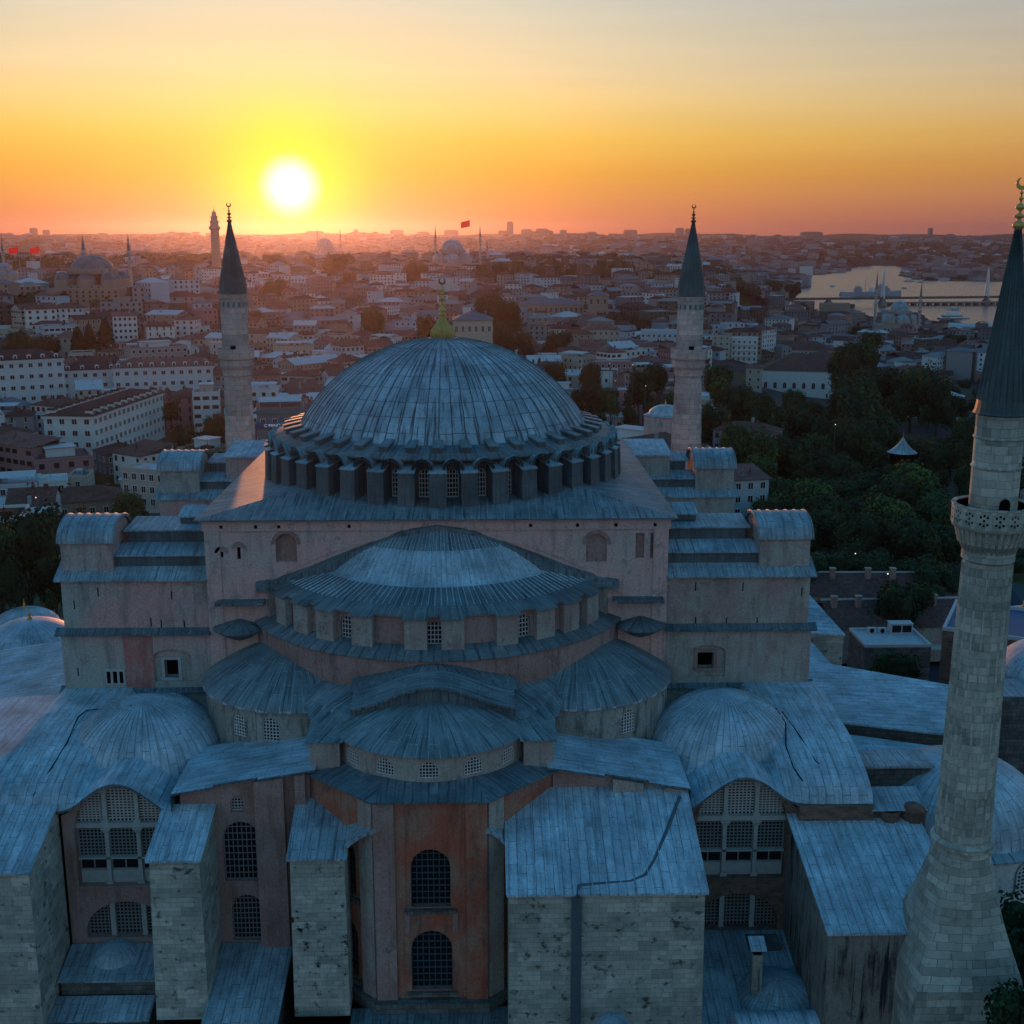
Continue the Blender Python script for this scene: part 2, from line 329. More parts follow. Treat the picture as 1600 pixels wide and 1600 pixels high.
def masonry(name, c1, c2, cm, bw, rh, stain=.5, mort=.02, cs=c4(.05,.06,.05)):
    m, nt, b = mat(name, .9, .2)
    uv = N(nt, 'ShaderNodeUVMap').outputs[0]; geo = N(nt, 'ShaderNodeNewGeometry').outputs['Position']
    wq = N(nt, 'ShaderNodeTexNoise', inp={'Vector': geo, 'Scale': 1.2, 'Detail': 3.0}).outputs['Color']
    uv = N(nt, 'ShaderNodeVectorMath', operation='ADD', inp={0: uv, 1: N(nt, 'ShaderNodeVectorMath', operation='SCALE', inp={0: N(nt, 'ShaderNodeVectorMath', operation='SUBTRACT', inp={0: wq, 1: (.5,.5,.5)}).outputs[0], 3: rh*.28}).outputs[0]}).outputs[0]
    br = N(nt, 'ShaderNodeTexBrick', offset=.43, squash=.55, squash_frequency=3, inp={'Vector': uv, 'Color1': c1, 'Color2': c2, 'Mortar': cm, 'Scale': 1.0, 'Mortar Size': mort, 'Mortar Smooth': .3, 'Brick Width': bw, 'Row Height': rh})
    vo = N(nt, 'ShaderNodeTexNoise', inp={'Vector': geo, 'Scale': 1.1, 'Detail': 5.0, 'Roughness': .7}).outputs[0]
    bl = N(nt, 'ShaderNodeTexNoise', inp={'Vector': geo, 'Scale': .22, 'Detail': 3.0}).outputs[0]
    g = M(nt, 'MULTIPLY', M(nt, 'MULTIPLY_ADD', vo, .8, .6), M(nt, 'MULTIPLY_ADD', bl, .7, .65))
    bb = N(nt, 'ShaderNodeTexBrick', offset=.3, squash=1.4, squash_frequency=2, inp={'Vector': uv, 'Color1': c4(.62,.64,.62), 'Color2': c4(1.25,1.22,1.18), 'Mortar': c4(.8,.8,.8), 'Scale': 1.0, 'Mortar Size': .0, 'Brick Width': bw*1.7, 'Row Height': rh*2})
    col = MIX(nt, .7, br.outputs[0], bb.outputs[0], 'MULTIPLY')
    col = MIX(nt, 1.0, col, N(nt, 'ShaderNodeCombineXYZ', inp={0: g, 1: g, 2: g}).outputs[0], 'MULTIPLY')
    sp = N(nt, 'ShaderNodeMapRange', inp={0: N(nt, 'ShaderNodeTexNoise', inp={'Vector': N(nt, 'ShaderNodeMapping', inp={0: geo, 3: (1.3, 1.3, 1.7)}).outputs[0], 'Scale': 1.0, 'Detail': 4.0, 'Roughness': .6}).outputs[0], 1: .58, 2: .68}).outputs[0]
    col = MIX(nt, M(nt, 'MULTIPLY', sp, stain), col, cs)
    nt.links.new(col, b.inputs[0])
    nt.links.new(N(nt, 'ShaderNodeBump', inp={'Strength': .5, 'Distance': .06, 'Height': M(nt, 'SUBTRACT', vo, br.outputs['Fac'])}).outputs[0], b.inputs['Normal'])
    return m
masonry('ashlar', c4(.52,.51,.45), c4(.40,.40,.36), c4(.24,.24,.22), .95, .38, .85, .012)
masonry('ashlar_pocked', c4(.52,.51,.45), c4(.40,.40,.36), c4(.22,.22,.20), .85, .36, 1.0, .012, c4(.02,.025,.02))
masonry('minaret_stone', c4(.58,.57,.50), c4(.36,.36,.32), c4(.22,.23,.21), 1.0, .55, .35, .015, c4(.10,.12,.09))
masonry('minaret_far', c4(.62,.50,.46), c4(.46,.38,.36), c4(.28,.24,.22), 1.4, .7, .3, .02, c4(.16,.13,.12))
masonry('brick', c4(.26,.15,.11), c4(.17,.11,.09), c4(.20,.17,.15), .34, .13, .4, .012)
masonry('dark_stone', c4(.17,.17,.16), c4(.11,.11,.11), c4(.06,.06,.06), .8, .42, .3)
masonry('brown_stone', c4(.17,.15,.13), c4(.12,.105,.095), c4(.06,.05,.05), .8, .35, .7)
masonry('roof_tile', c4(.22,.105,.09), c4(.15,.08,.07), c4(.07,.035,.03), .28, .34, .2, .03)
masonry('roof_tile_rose', c4(.34,.16,.14), c4(.22,.11,.10), c4(.10,.05,.05), .28, .34, .2, .03)
masonry('roof_tile_dark', c4(.13,.065,.06), c4(.09,.05,.05), c4(.04,.025,.025), .28, .34, .2, .03)
def plain(name, c, rough=.8, spec=.3, metal=0, var=.25, scale=2.0):
    m, nt, b = mat(name, rough, spec, metal)
    geo = N(nt, 'ShaderNodeNewGeometry').outputs['Position']
    n = N(nt, 'ShaderNodeTexNoise', inp={'Vector': geo, 'Scale': scale, 'Detail': 5.0}).outputs[0]
    g = M(nt, 'MULTIPLY_ADD', n, var*2, 1-var)
    nt.links.new(MIX(nt, 1.0, c, N(nt, 'ShaderNodeCombineXYZ', inp={0: g, 1: g, 2: g}).outputs[0], 'MULTIPLY'), b.inputs[0]); return m
lead('lead_aged', c4(.145,.19,.205), c4(.185,.235,.25), c4(.40,.45,.47), mort=.03, row=.75, streak=.8)
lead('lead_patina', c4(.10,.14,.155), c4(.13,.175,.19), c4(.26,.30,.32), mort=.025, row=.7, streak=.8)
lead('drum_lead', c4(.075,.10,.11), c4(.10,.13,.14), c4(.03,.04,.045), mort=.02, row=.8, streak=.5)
lead('cone_lead', c4(.05,.085,.09), c4(.075,.115,.12), c4(.02,.03,.035), mort=.02, streak=.4)
plain('moss_dark', c4(.035,.045,.04), .95, .1, 0, .6, 3.0)
plain('glass', c4(.008,.010,.013), .35, .3)
plain('lattice', c4(.66,.62,.60), .8); plain('lattice_grey', c4(.30,.30,.29), .8)
plain('void', c4(.006,.006,.006), 1.0, 0)
plain('marble', c4(.42,.43,.41), .6)
plain('iron', c4(.09,.12,.14), .6)
plain('gold', c4(.66,.42,.13), .42, .5, .3, .5, 3.0)
plain('gilt_dark', c4(.22,.12,.06), .5, .5, .6)
plain('white_trim', c4(.68,.67,.65), .7)
plain('cream', c4(.46,.41,.34), .85); plain('white', c4(.62,.63,.64), .85); plain('grey', c4(.28,.28,.29), .85)
plain('rose', c4(.36,.19,.19), .85); plain('tan', c4(.32,.25,.20), .85); plain('slate', c4(.16,.17,.19), .85)
plain('pale_blue', c4(.42,.50,.56), .85); plain('maroon', c4(.22,.06,.07), .85); plain('yellow', c4(.72,.50,.10), .8)
plain('roof_flat', c4(.24,.25,.26), .9); plain('roof_pale', c4(.50,.52,.54), .7); plain('roof_black', c4(.06,.065,.07), .8)
plain('metal', c4(.30,.32,.33), .5, .5, .3); plain('red_flag', c4(.70,.02,.02), .8); plain('teal', c4(.05,.18,.19), .6)
plain('sign_blue', c4(.05,.11,.22), .5); plain('bark', c4(.07,.05,.04), .95); plain('asphalt', c4(.05,.05,.055), .9)
plain('concrete', c4(.24,.24,.24), .9); plain('ship_grey', c4(.30,.33,.36), .6); plain('ship_white', c4(.7,.7,.7), .5)
_n = MAT['red_flag'].node_tree; _b = _n.nodes['Principled BSDF']; _o = _n.nodes['Material Output']
_t = N(_n, 'ShaderNodeBsdfTranslucent', inp={0: c4(.95,.03,.03)}); _m = N(_n, 'ShaderNodeMixShader', inp={0: .6, 1: _b.outputs[0], 2: _t.outputs[0]}); _n.links.new(_m.outputs[0], _o.inputs[0])
def leafmat(name, c1, c2):
    m, nt, b = mat(name, .85, .2)
    oi = N(nt, 'ShaderNodeNewGeometry').outputs['Position']
    n = N(nt, 'ShaderNodeTexNoise', inp={'Vector': oi, 'Scale': .5, 'Detail': 3.0}).outputs[0]
    f = N(nt, 'ShaderNodeMapRange', inp={0: n, 1: .38, 2: .62}).outputs[0]
    nt.links.new(MIX(nt, f, c1, c2), b.inputs[0]); return m
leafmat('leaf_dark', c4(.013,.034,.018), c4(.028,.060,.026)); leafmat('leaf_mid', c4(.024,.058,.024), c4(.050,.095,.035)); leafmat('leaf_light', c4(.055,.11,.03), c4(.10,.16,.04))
for nm, c in (('lamp_glow', c4(1,.85,.6)), ('sign_letters', c4(.75,.8,.9))):
    m, nt, b = mat(nm); b.inputs['Base Color'].default_value = c
    b.inputs['Emission Color'].default_value = c; b.inputs['Emission Strength'].default_value = 1.5 if nm == 'lamp_glow' else .25

# ================================================================== THE GREAT DOMED BASILICA
HS = empty('domed_basilica')
tag(HS, 'vast pink and grey domed basilica with stepped lead roofs filling the foreground', 'basilica')
m_ = MAT
# cables lying over the roofs
def cable(pts, name='lightning_cable', r=.05):
    mb = MB()
    for a, b in zip(pts[:-1], pts[1:]): mb.tube(a, b, r, n=6)
    mb.build(name, m_['void'], HS)
def onroof(px, py, fn, lo=-60, hi=-13):
    for k in range(400):
        y = lo+(hi-lo)*k/399; p = P(px, py, Y=y)
        if p.z <= fn(p.x, y)+.07: return p
    return p
# ---- square base under the drum
S = 20.8; ZC = 42.1
front = planemap((0,-S,0), (1,0,0), (0,1,0))
Fx = lambda px, py, Y=-S: P(px, py, Y=Y).x
Fz = lambda px, py, Y=-S: P(px, py, Y=Y).z
mb = MB()
hl = [Hole(Fx(447,858), 1.9, Fz(447,878), Fz(447,850)), Hole(Fx(932,858), 1.9, Fz(932,878), Fz(932,850))]
hr = [Hole(Fx(1000,853), .8, Fz(1000,872), Fz(1000,833), 0), Hole(Fx(1023,853), .8, Fz(1023,872), Fz(1023,833), 0)]
hs = [Hole(Fx(346,866), .32, Fz(346,871), Fz(346,862), 0), Hole(Fx(373,862), .32, Fz(373,874), Fz(373,855), 0)]
pwall(mb, front, -S, S, 22, ZC-1.0, hl+hr+hs, .3, 2)
for h in hl+hr: 
    us=[h.u-h.w/2+h.w*i/10 for i in range(11)]
    for a,b in zip(us[:-1],us[1:]): mb.face([front(a,h.z0,.3),front(b,h.z0,.3),front(b,h.top(b),.3),front(a,h.top(a),.3)], mi=1)
for h in hs: mb.face([front(h.u-.16,h.z0,.29),front(h.u+.16,h.z0,.29),front(h.u+.16,h.zs,.29),front(h.u-.16,h.zs,.29)], mi=2)
mb.face([(S,-S,22),(S,S,22),(S,S,ZC-1),(S,-S,ZC-1)]); mb.face([(-S,S,22),(-S,-S,22),(-S,-S,ZC-1),(-S,S,ZC-1)]); mb.face([(S,S,22),(-S,S,22),(-S,S,ZC-1),(S,S,ZC-1)])
walls = mb.build('tympanum_wall', [m_['plaster_pink'], m_['plaster_rose'], m_['void']], HS)
# cornice band, weep holes, corner pilasters
mb = MB()
for k, (a, z0, z1) in enumerate(((.18, ZC-1.0, ZC-.15), (.36, ZC-.15, ZC+.05))):
    b = S+a; i = S-.3
    mb.box(-b, b, -b, -i, z0, z1); mb.box(-b, b, i, b, z0, z1); mb.box(-b, -i, -i, i, z0, z1); mb.box(i, b, -i, i, z0, z1)
for px in (346, 400, 436, 546, 829, 902, 962, 1023): mb.box(Fx(px,826)-.14, Fx(px,826)+.14, -S-.2, -S-.19, ZC-.75, ZC-.45, mi=1)
mb.build('cornice', [m_['plaster_pink'], m_['void']], walls)
for x in (-S+.0, S-1.3):
    mb = MB(); mb.box(x-.02, x+1.32, -S-.12, -S+.2, 22, ZC-1.0); mb.build('pilaster', m_['plaster_pink'], walls)
mb = MB()   # great relieving arch line
pr = None
for i in range(33):
    x = -17+34*i/32; zz = 25.8+15.2*math.sqrt(max(0,1-(x/21.5)**2)) ; q = (x, -S-.05, zz)
    if pr: mb.hexa([(pr[0],-S-.10,pr[2]-.35),(q[0],-S-.10,q[2]-.35),(q[0],-S+.1,q[2]-.35),(pr[0],-S+.1,pr[2]-.35)],[(pr[0],-S-.10,pr[2]),(q[0],-S-.10,q[2]),(q[0],-S+.1,q[2]),(pr[0],-S+.1,pr[2])])
    pr = q
mb.build('relieving_arch', m_['plaster_pink'], walls)
for h in hl+hs:
    mb = MB(); r = h.w/2+.35 if h in hl else .6; pr = None; zc = h.zs if h in hl else h.zs-.1
    for i in range(13):
        a = PI*i/12; q = (h.u-r*math.cos(a), zc+r*math.sin(a)); q2 = (h.u-(r-.28)*math.cos(a), zc+(r-.28)*math.sin(a))
        if pr: mb.hexa([(pr[0][0],-S-.12,pr[0][1]),(q[0],-S-.12,q[1]),(q2[0],-S-.12,q2[1]),(pr[1][0],-S-.12,pr[1][1])],[(pr[0][0],-S+.02,pr[0][1]),(q[0],-S+.02,q[1]),(q2[0],-S+.02,q2[1]),(pr[1][0],-S+.02,pr[1][1])])
        pr = (q, q2)
    mb.build('blind_arch', m_['plaster_rose'], walls)
# roof of the square
mb = MB(); e = S+.75; ze = ZC+.02; i = 12.5; zi = ze+.14*(e-i)
C4 = [(-e,-e),(e,-e),(e,e),(-e,e)]; I4 = [(-i,-i),(i,-i),(i,i),(-i,i)]
for k in range(4):
    a, b, c, d = C4[k], C4[(k+1)%4], I4[(k+1)%4], I4[k]
    mb.face([(*a,ze+.12),(*b,ze+.12),(*c,zi+.12),(*d,zi+.12)]); mb.face([(*a,ze),(*b,ze),(*b,ze+.12),(*a,ze+.12)], mi=1)
mb.face([(*p,ze) for p in C4[::-1]], mi=1)
base_roof = mb.build('base_roof', [m_['lead_aged'], m_['lead_dark']], HS)
# ---- drum with forty windows and piers
mb = MB(); mp = cylmap((0,0), 16.6); holes = []
for k in range(40):
    a = (k+.5)*2*PI/40-PI; holes.append(Hole(a*16.6, 1.15, 43.1, 45.2))
pwall(mb, mp, -PI*16.6, PI*16.6, 42.3, 46.9, holes, .5, 1.0, sm=True)
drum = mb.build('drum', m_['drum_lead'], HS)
w0 = None
hd = Hole(0, 1.15, 43.1, 45.2)
for k in range(40):
    if w0 is None: w0 = window(drum, cylmap((0,0),16.6), hd, .35, 4, 6, .07, mats=[m_['glass'], m_['white_trim']], frame=.15); w = w0
    else: w = w0.copy(); COL.objects.link(w); w.parent = drum
    w.rotation_euler = (0,0,(k+.5)*2*PI/40)
p0 = None
for k in range(40):
    if p0 is None:
        mb = MB()
        mb.hexa([(-.80,-18.7,42.0),(.80,-18.7,42.0),(.70,-16.5,42.0),(-.70,-16.5,42.0)], [(-.76,-18.55,45.75),(.76,-18.55,45.75),(.68,-16.5,46.3),(-.68,-16.5,46.3)])
        mb.hexa([(-.84,-18.68,45.75),(.84,-18.68,45.75),(.72,-16.5,46.3),(-.72,-16.5,46.3)], [(-.84,-18.68,45.85),(.84,-18.68,45.85),(.72,-16.5,46.4),(-.72,-16.5,46.4)], mi=1)
        p0 = mb.build('pier', [m_['drum_lead'], m_['lead']], drum); w = p0
    else: w = p0.copy(); COL.objects.link(w); w.parent = drum
    w.rotation_euler = (0,0,k*2*PI/40)
mb = MB()    # cornice of the drum with an arched hood over every window
mb.rev((0,0), [(16.3,46.6),(17.55,46.7),(17.55,46.98),(14.9,47.8)], n=160, count=120)
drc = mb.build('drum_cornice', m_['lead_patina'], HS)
mb = MB()
for k in range(40):
    a = (k+.5)*2*PI/40; ca, sa = math.cos(a), math.sin(a)
    def T(x, y, zz): return (x*ca-y*sa, x*sa+y*ca, zz)
    pr = None
    for j in range(9):
        t = PI*j/8; q = (-1.0*math.cos(t), 46.0+1.05*math.sin(t), -.78*math.cos(t), 46.0+.80*math.sin(t))
        if pr: mb.hexa([T(pr[0],-18.25,pr[1]),T(q[0],-18.25,q[1]),T(q[0],-16.6,q[1]+.1),T(pr[0],-16.6,pr[1]+.1)][::-1],[T(pr[2],-18.25,pr[3]),T(q[2],-18.25,q[3]),T(q[2],-16.6,q[3]),T(pr[2],-16.6,pr[3])])
        pr = q
mb.build('arch_hoods', m_['lead_aged'], drc)
p0 = None
for k in range(40):
    if p0 is None:
        mb = MB(); mb.hexa([(-.42,-16.6,46.9),(.42,-16.6,46.9),(.38,-14.5,47.4),(-.38,-14.5,47.4)], [(-.42,-16.6,47.75),(.42,-16.6,47.75),(.38,-14.5,48.2),(-.38,-14.5,48.2)])
        mb.hexa([(-.50,-16.7,47.75),(.50,-16.7,47.75),(.44,-14.5,48.2),(-.44,-14.5,48.2)], [(-.50,-16.7,47.84),(.50,-16.7,47.84),(.44,-14.5,48.3),(-.44,-14.5,48.3)], mi=1)
        p0 = mb.build('stepped_block', [m_['drum_lead'], m_['lead_aged']], drc); w = p0
    else: w = p0.copy(); COL.objects.link(w); w.parent = drc
    w.rotation_euler = (0,0,k*2*PI/40)
# ---- the main dome: lead shell with standing ribs
mb = MB(); RD = 17.25; zc = 56.55-RD
prof = [(15.35, 47.35)] + [(RD*math.sin(t), zc+RD*math.cos(t)) for t in [1.07*(1-j/26) for j in range(27)]]
prof[-1] = (.02, 56.55)
mb.rev((0,0), prof, n=160, count=72)
dome = mb.build('main_dome', m_['lead_dome'], HS)
mb = MB()
for k in range(72):
    a = k*2*PI/72; t1 = .10 if k % 2 == 0 else .30
    pr = None
    for j in range(15):
        t = 1.06-(1.06-t1)*j/14; q = []
        for (da, dr) in ((-.045,.0),(.0,.075),(.045,.0)):
            r = (RD+dr)*math.sin(t); aa = a+da/max(r,.3); q.append((r*math.sin(aa), -r*math.cos(aa), zc+(RD+dr)*math.cos(t)))
        if pr: mb.face([pr[0],pr[1],q[1],q[0]]); mb.face([pr[1],pr[2],q[2],q[1]])
        pr = q
mb.build('rib', m_['lead_dark'], dome)
# gilded finial
mb = MB(); zb = 56.3
def gored(c, prof, n=160, g=24, amp=.06):
    def fn(a, k):
        r = prof[k][0]*(1-amp*abs(math.cos(a*g/2))**.6 if prof[k][0] > .35 else 1); return (c[0]+r*math.sin(a), c[1]-r*math.cos(a), prof[k][1])
    mb.grid(fn, [2*PI*i/n for i in range(n+1)], list(range(len(prof))))
gored((0,0), [(1.0,zb),(1.25,zb+.25),(1.33,zb+.6),(1.25,zb+1.0),(.95,zb+1.4),(.6,zb+1.75),(.4,zb+2.1),(.34,zb+2.4)], g=20, amp=.22)
mb.build('finial_bulb', m_['gold'], dome)
mb = MB(); pf = [(r_*1.0, h_*.92) for r_, h_ in [(.33,2.5),(.36,2.5),(.26,2.55),(.26,2.7),(.45,2.85),(.22,2.95),(.2,3.1),(.44,3.25),(.44,3.32),(.2,3.6),(.26,3.9),(.3,4.0),(.16,4.1),(.2,4.35),(.42,4.5),(.42,4.56),(.14,4.75),(.12,5.1),(.2,5.2),(.1,5.3),(.16,5.45),(.2,5.55),(.08,5.65),(.12,5.85),(.16,5.95),(.05,6.05),(.05,6.15)]]
mb.rev((0,0), [(r, zb+h) for r, h in pf], n=20); mb.build('finial_stem', m_['gold'], dome)
def crescent(mb, c, r, w=.1):
    for j in range(20):
        t0, t1 = R_(110+320*j/20), R_(110+320*(j+1)/20)
        k0, k1 = math.sin(PI*j/20)*.16*r/.5+.02, math.sin(PI*(j+1)/20)*.16*r/.5+.02
        P4 = lambda t, k, y: (c[0]+(r+k)*math.cos(t), c[1]+y, c[2]+(r+k)*math.sin(t))
        mb.hexa([P4(t0,-k0,-w/2),P4(t1,-k1,-w/2),P4(t1,k1,-w/2),P4(t0,k0,-w/2)], [P4(t0,-k0,w/2),P4(t1,-k1,w/2),P4(t1,k1,w/2),P4(t0,k0,w/2)])
mb = MB(); crescent(mb, (0,0,zb+6.0), .30); mb.build('crescent', m_['gilt_dark'], dome)
# ---- eastern semi-dome
SC = (0,-13.5); A1 = 66
mb = MB()
pf = [(16.9,35.95),(16.9,36.12)] + [(r, 36.12+(16.9-r)*.27) for r in (15.5,14,12.6)]
pf += [(16*math.sin(t), 27+16*math.cos(t)) for t in [math.asin(12.2/16)*(1-j/12) for j in range(13)]]
pf[-1] = (.05, 43)
K = 4
def scal(a, r, zz):
    # eave steps outward over the radial piers
    d = min(abs(math.degrees(a)-c) for c in PIERS)
    return 0.5 if d < 3.6 else 0.0
PIERS = [-66,-54,-43.5,-33.5,-21,-5.2,5.2,21,33.5,43.5,54,66]
us = [R_(x) for x in sorted(set([x for c in PIERS for x in (c-3.61,c-3.59,c+3.59,c+3.61)] + list(range(-68,69,2)))) if abs(x) <= 69.7]
Ls = [0]
for j in range(1,len(pf)): Ls.append(Ls[-1]+math.hypot(pf[j][0]-pf[j-1][0], pf[j][1]-pf[j-1][1]))
def sf(a, k):
    r, zz = pf[k]
    if k < 2: s = scal(a, r, zz); r += s; zz -= s*.3
    elif k == 2: pass
    return (SC[0]+r*math.sin(a), SC[1]-r*math.cos(a), zz)
mb.grid(sf, us, list(range(len(pf))), lambda a, k: (a/(2*PI)*150*.65, Ls[k]))
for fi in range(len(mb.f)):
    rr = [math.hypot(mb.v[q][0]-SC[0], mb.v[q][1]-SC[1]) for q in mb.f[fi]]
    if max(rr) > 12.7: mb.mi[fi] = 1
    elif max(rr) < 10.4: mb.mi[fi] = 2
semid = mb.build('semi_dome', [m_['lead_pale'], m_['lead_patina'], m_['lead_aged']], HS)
mb = MB()
for k in range(-32, 33):
    a = k*2*PI/150*.85 if False else R_(k*2.1); pr = None
    for j in range(2, len(pf)-3):
        q = []
        for (da, dr) in ((-.04,.0),(.0,.085),(.04,.0)):
            r, zz = pf[j]; aa = a+da/max(r,.3); q.append((SC[0]+r*math.sin(aa), SC[1]-r*math.cos(aa), zz+dr))
        if pr: mb.face([pr[0],pr[1],q[1],q[0]]); mb.face([pr[1],pr[2],q[2],q[1]])
        pr = q
mb.build('rib', m_['lead_pale'], semid)
mb = MB(); pr = None     # raised weathering lip where the semi-dome meets the wall
FT = [(0,41.75),(2.4,41.4),(4.8,40.5),(8.7,39.0),(11.6,37.8),(14.8,36.7),(16.4,36.45)]
for j in range(-40, 41):
    x = 16.4*j/40; r = math.hypot(x, 7.3); zr_ = (27+math.sqrt(256-r*r)) if r < 12.4 else 36.12+(16.9-min(r,16.9))*.27
    for (xa, za), (xb, zb_) in zip(FT[:-1], FT[1:]):
        if xa <= abs(x) <= xb+1e-6: zt = za+(zb_-za)*(abs(x)-xa)/(xb-xa)
    q = (x, zr_-.25, max(zt, zr_+.1))
    if pr: mb.hexa([(pr[0],-S-.55,pr[1]-.3),(q[0],-S-.55,q[1]-.3),(q[0],-S+.1,q[1]-.3),(pr[0],-S+.1,pr[1]-.3)],[(pr[0],-S-.45,pr[2]-.25),(q[0],-S-.45,q[2]-.25),(q[0],-S+.1,q[2]),(pr[0],-S+.1,pr[2])])
    pr = q
mb.build('wall_flashing', m_['lead_dark'], semid)
# semi-dome drum with windows and radial piers
RW = 16.5; mp = cylmap(SC, RW)
hs = [Hole(R_(a)*RW, 1.25, 33.45, 34.95, .5) for a in (0,-27,27,-48.5,48.5)]
mb = MB(); pwall(mb, mp, -R_(69)*RW, R_(69)*RW, 32.6, 36.0, hs, .35, 1, sm=True)
sdd = mb.build('semi_dome_drum', m_['plaster_rose'], HS)
for h in hs: window(sdd, mp, h, .3, 4, 5, .07)
p0 = None
for a in PIERS:
    if p0 is None:
        mb = MB(); mb.hexa([(-.95,-RW-.6,32.6),(.95,-RW-.6,32.6),(.9,-RW+.3,32.6),(-.9,-RW+.3,32.6)], [(-.95,-RW-.6,35.75),(.95,-RW-.6,35.75),(.9,-RW+.3,36.0),(-.9,-RW+.3,36.0)])
        p0 = mb.build('pier', m_['plaster_grey'], sdd); w = p0
    else: w = p0.copy(); COL.objects.link(w); w.parent = sdd
    w.location = (SC[0], SC[1], 0); w.rotation_euler = (0,0,R_(a))
# skirt roof and lower drum
mb = MB(); mb.rev(SC, [(18.25,32.55),(18.25,32.72),(16.4,33.5)], -R_(67), R_(67), 90, 90); skirt = mb.build('skirt_roof', m_['lead_dark'], HS)
mb = MB(); mb.rev(SC, [(18.0,24.0),(18.0,32.6)], -R_(67), R_(67), 90, 90); mb.build('lower_drum_wall', m_['plaster_rose'], HS)
# small oriel roofs beside the semi-dome on the wall
for sx in (-1, 1):
    mb = MB(); x0, x1 = (Fx(340,938), -15.6) if sx < 0 else (15.9, Fx(1035,938))
    mb.box(x0, x1, -S-1.3, -S+.05, 34.45, 34.75)
    hoods = mb.build('string_ledge', m_['lead_dark'], walls)
    mb = MB(); cx = (x0+x1)/2+.3*sx
    mb.rev((cx,-S), [(2.35,32.0),(2.35,32.25),(.1,32.9)], -PI/2, PI/2, 20, 10); mb.rev((cx,-S), [(2.3,32.0),(1.2,31.3),(.3,30.9)], -PI/2, PI/2, 20, 10)
    mb.build('oriel_roof', m_['lead_dark'], walls)
    for k in (-1, 0, 1):
        if sx < 0 and k: continue
        h = Hole(cx+k*1.25, .9, 32.9, 33.4)
        mb = MB(); window(walls, front, h, .3, 1, 1, .05, 'blind_window', [m_['plaster_red'], m_['plaster_pink']], .12)
# ---- exedrae
EZ = 28.5
for sx in (-1, 1):
    c = (11.8*sx, -23.3); R = 8.8; mp = cylmap(c, R)
    an = (-32,-12) if sx < 0 else (31,62)
    hs = [Hole(R_(a)*R, 1.45, 25.75, 27.1) for a in an]
    mb = MB(); pwall(mb, mp, -R_(110)*R, R_(110)*R, 23.0, EZ-.05, hs, .25, .7, sm=True)
    ex = mb.build('exedra_wall', m_['plaster_streaked'], HS)
    for h in hs: window(ex, mp, h, .2, 5, 7, .07)
    apx = (12.6*sx, -21.6); ks = [0,0,.08,.18,.3,.42,.55,.7,.85,1.0]
    def exf(aa, k):
        t = ks[k]; ex_, ey_ = c[0]+(R+.3)*math.sin(aa), c[1]-(R+.3)*math.cos(aa)
        return (ex_+(apx[0]-ex_)*t, ey_+(apx[1]-ey_)*t, (EZ-.14 if k == 0 else EZ+.05)+3.0*(1-(1-t)**1.8))
    mb = MB(); mb.grid(exf, [R_(115)*(-1+2*i/70) for i in range(71)], list(range(len(ks))), lambda aa, k: (aa/(2*PI)*56*.75, ks[k]*9))
    mb.build('exedra_roof', m_['lead_aged'], HS)
    mb = MB(); mb.box(*sorted((7.7*sx, 9.6*sx)), -33.2, -30, 24.5, 28.0); mb.face([(7.5*sx,-33.5,28.03),(9.8*sx,-33.5,28.03),(9.8*sx,-29.5,28.9),(7.5*sx,-29.5,28.9)], mi=1)
    mb.build('corner_block', [m_['plaster_grey'], m_['lead']], HS)
# ---- bay over the apse: bell-shaped vault, half-dome, drum
def bell(x, hw=6.5): return .5+.5*math.cos(PI*max(-1,min(1,x/hw)))
mb = MB(); xs = [-6.6+13.2*i/32 for i in range(33)]
vz = lambda x: 29.95+1.75*bell(x, 6.6)**.85
mb.grid(lambda x, y: (x, y, vz(x)+.12*(y+35.3)), xs, [-35.3,-34.2,-33.2,-32.2,-31,-29.5], lambda x, y: (y*1.2, x*1.0))
mb.grid(lambda x, k: (x, -35.3 if k != 2 else -35.0, [vz(x), vz(x)-.22, vz(x)-.3][k]), xs, [0,1,2], None)
v = mb.build('vault_roof', m_['lead_aged'], HS)
mb = MB(); mb.grid(lambda x, k: (x, -35.0, vz(x)-.25 if k else 28.2), xs, [0,1], None, sm=False)
for sx in (-1,1): mb.face([(6.6*sx,-35.0,28.0),(6.6*sx,-29.5,28.0),(6.6*sx,-29.5,30.1),(6.6*sx,-35.0,29.75)])
mb.build('vault_face', m_['lead_dark'], v)
mb = MB(); pr = None
for x in xs:
    zz = vz(x)+.55; q = (x*1.04, zz)
    if pr: mb.hexa([(pr[0],-32.3,pr[1]-.5),(q[0],-32.3,q[1]-.5),(q[0],-30.8,q[1]),(pr[0],-30.8,pr[1])],[(pr[0],-32.3,pr[1]-.2),(q[0],-32.3,q[1]-.2),(q[0],-30.8,q[1]+.35),(pr[0],-30.8,pr[1]+.35)])
    pr = q
mb.build('flashing', m_['lead_dark'], v)
AC = (-.1,-32.8); AR = 8.2
mb = MB(); az = lambda r: 28.5+ (math.sqrt(17**2-r*r)-math.sqrt(17**2-8.45**2))*.86
mb.rev(AC, [(8.5,28.33),(8.5,28.5)]+[(r, az(r)) for r in (8.45,7.5,6.5,5.5,4.5,3.5,2.5,1.5,.05)], -R_(78), R_(78), 60, 66)
aproof = mb.build('apse_roof', m_['lead_aged'], HS)
hs = [Hole(R_(a)*AR, 1.5, 26.62, 27.3, .68) for a in (0,-24.5,24.5,-48,48)]
mp = cylmap(AC, AR); mb = MB(); pwall(mb, mp, -R_(80)*AR, R_(80)*AR, 26.2, 28.4, hs, .18, .6, sm=True)
apd = mb.build('apse_drum', m_['plaster_grey'], HS)
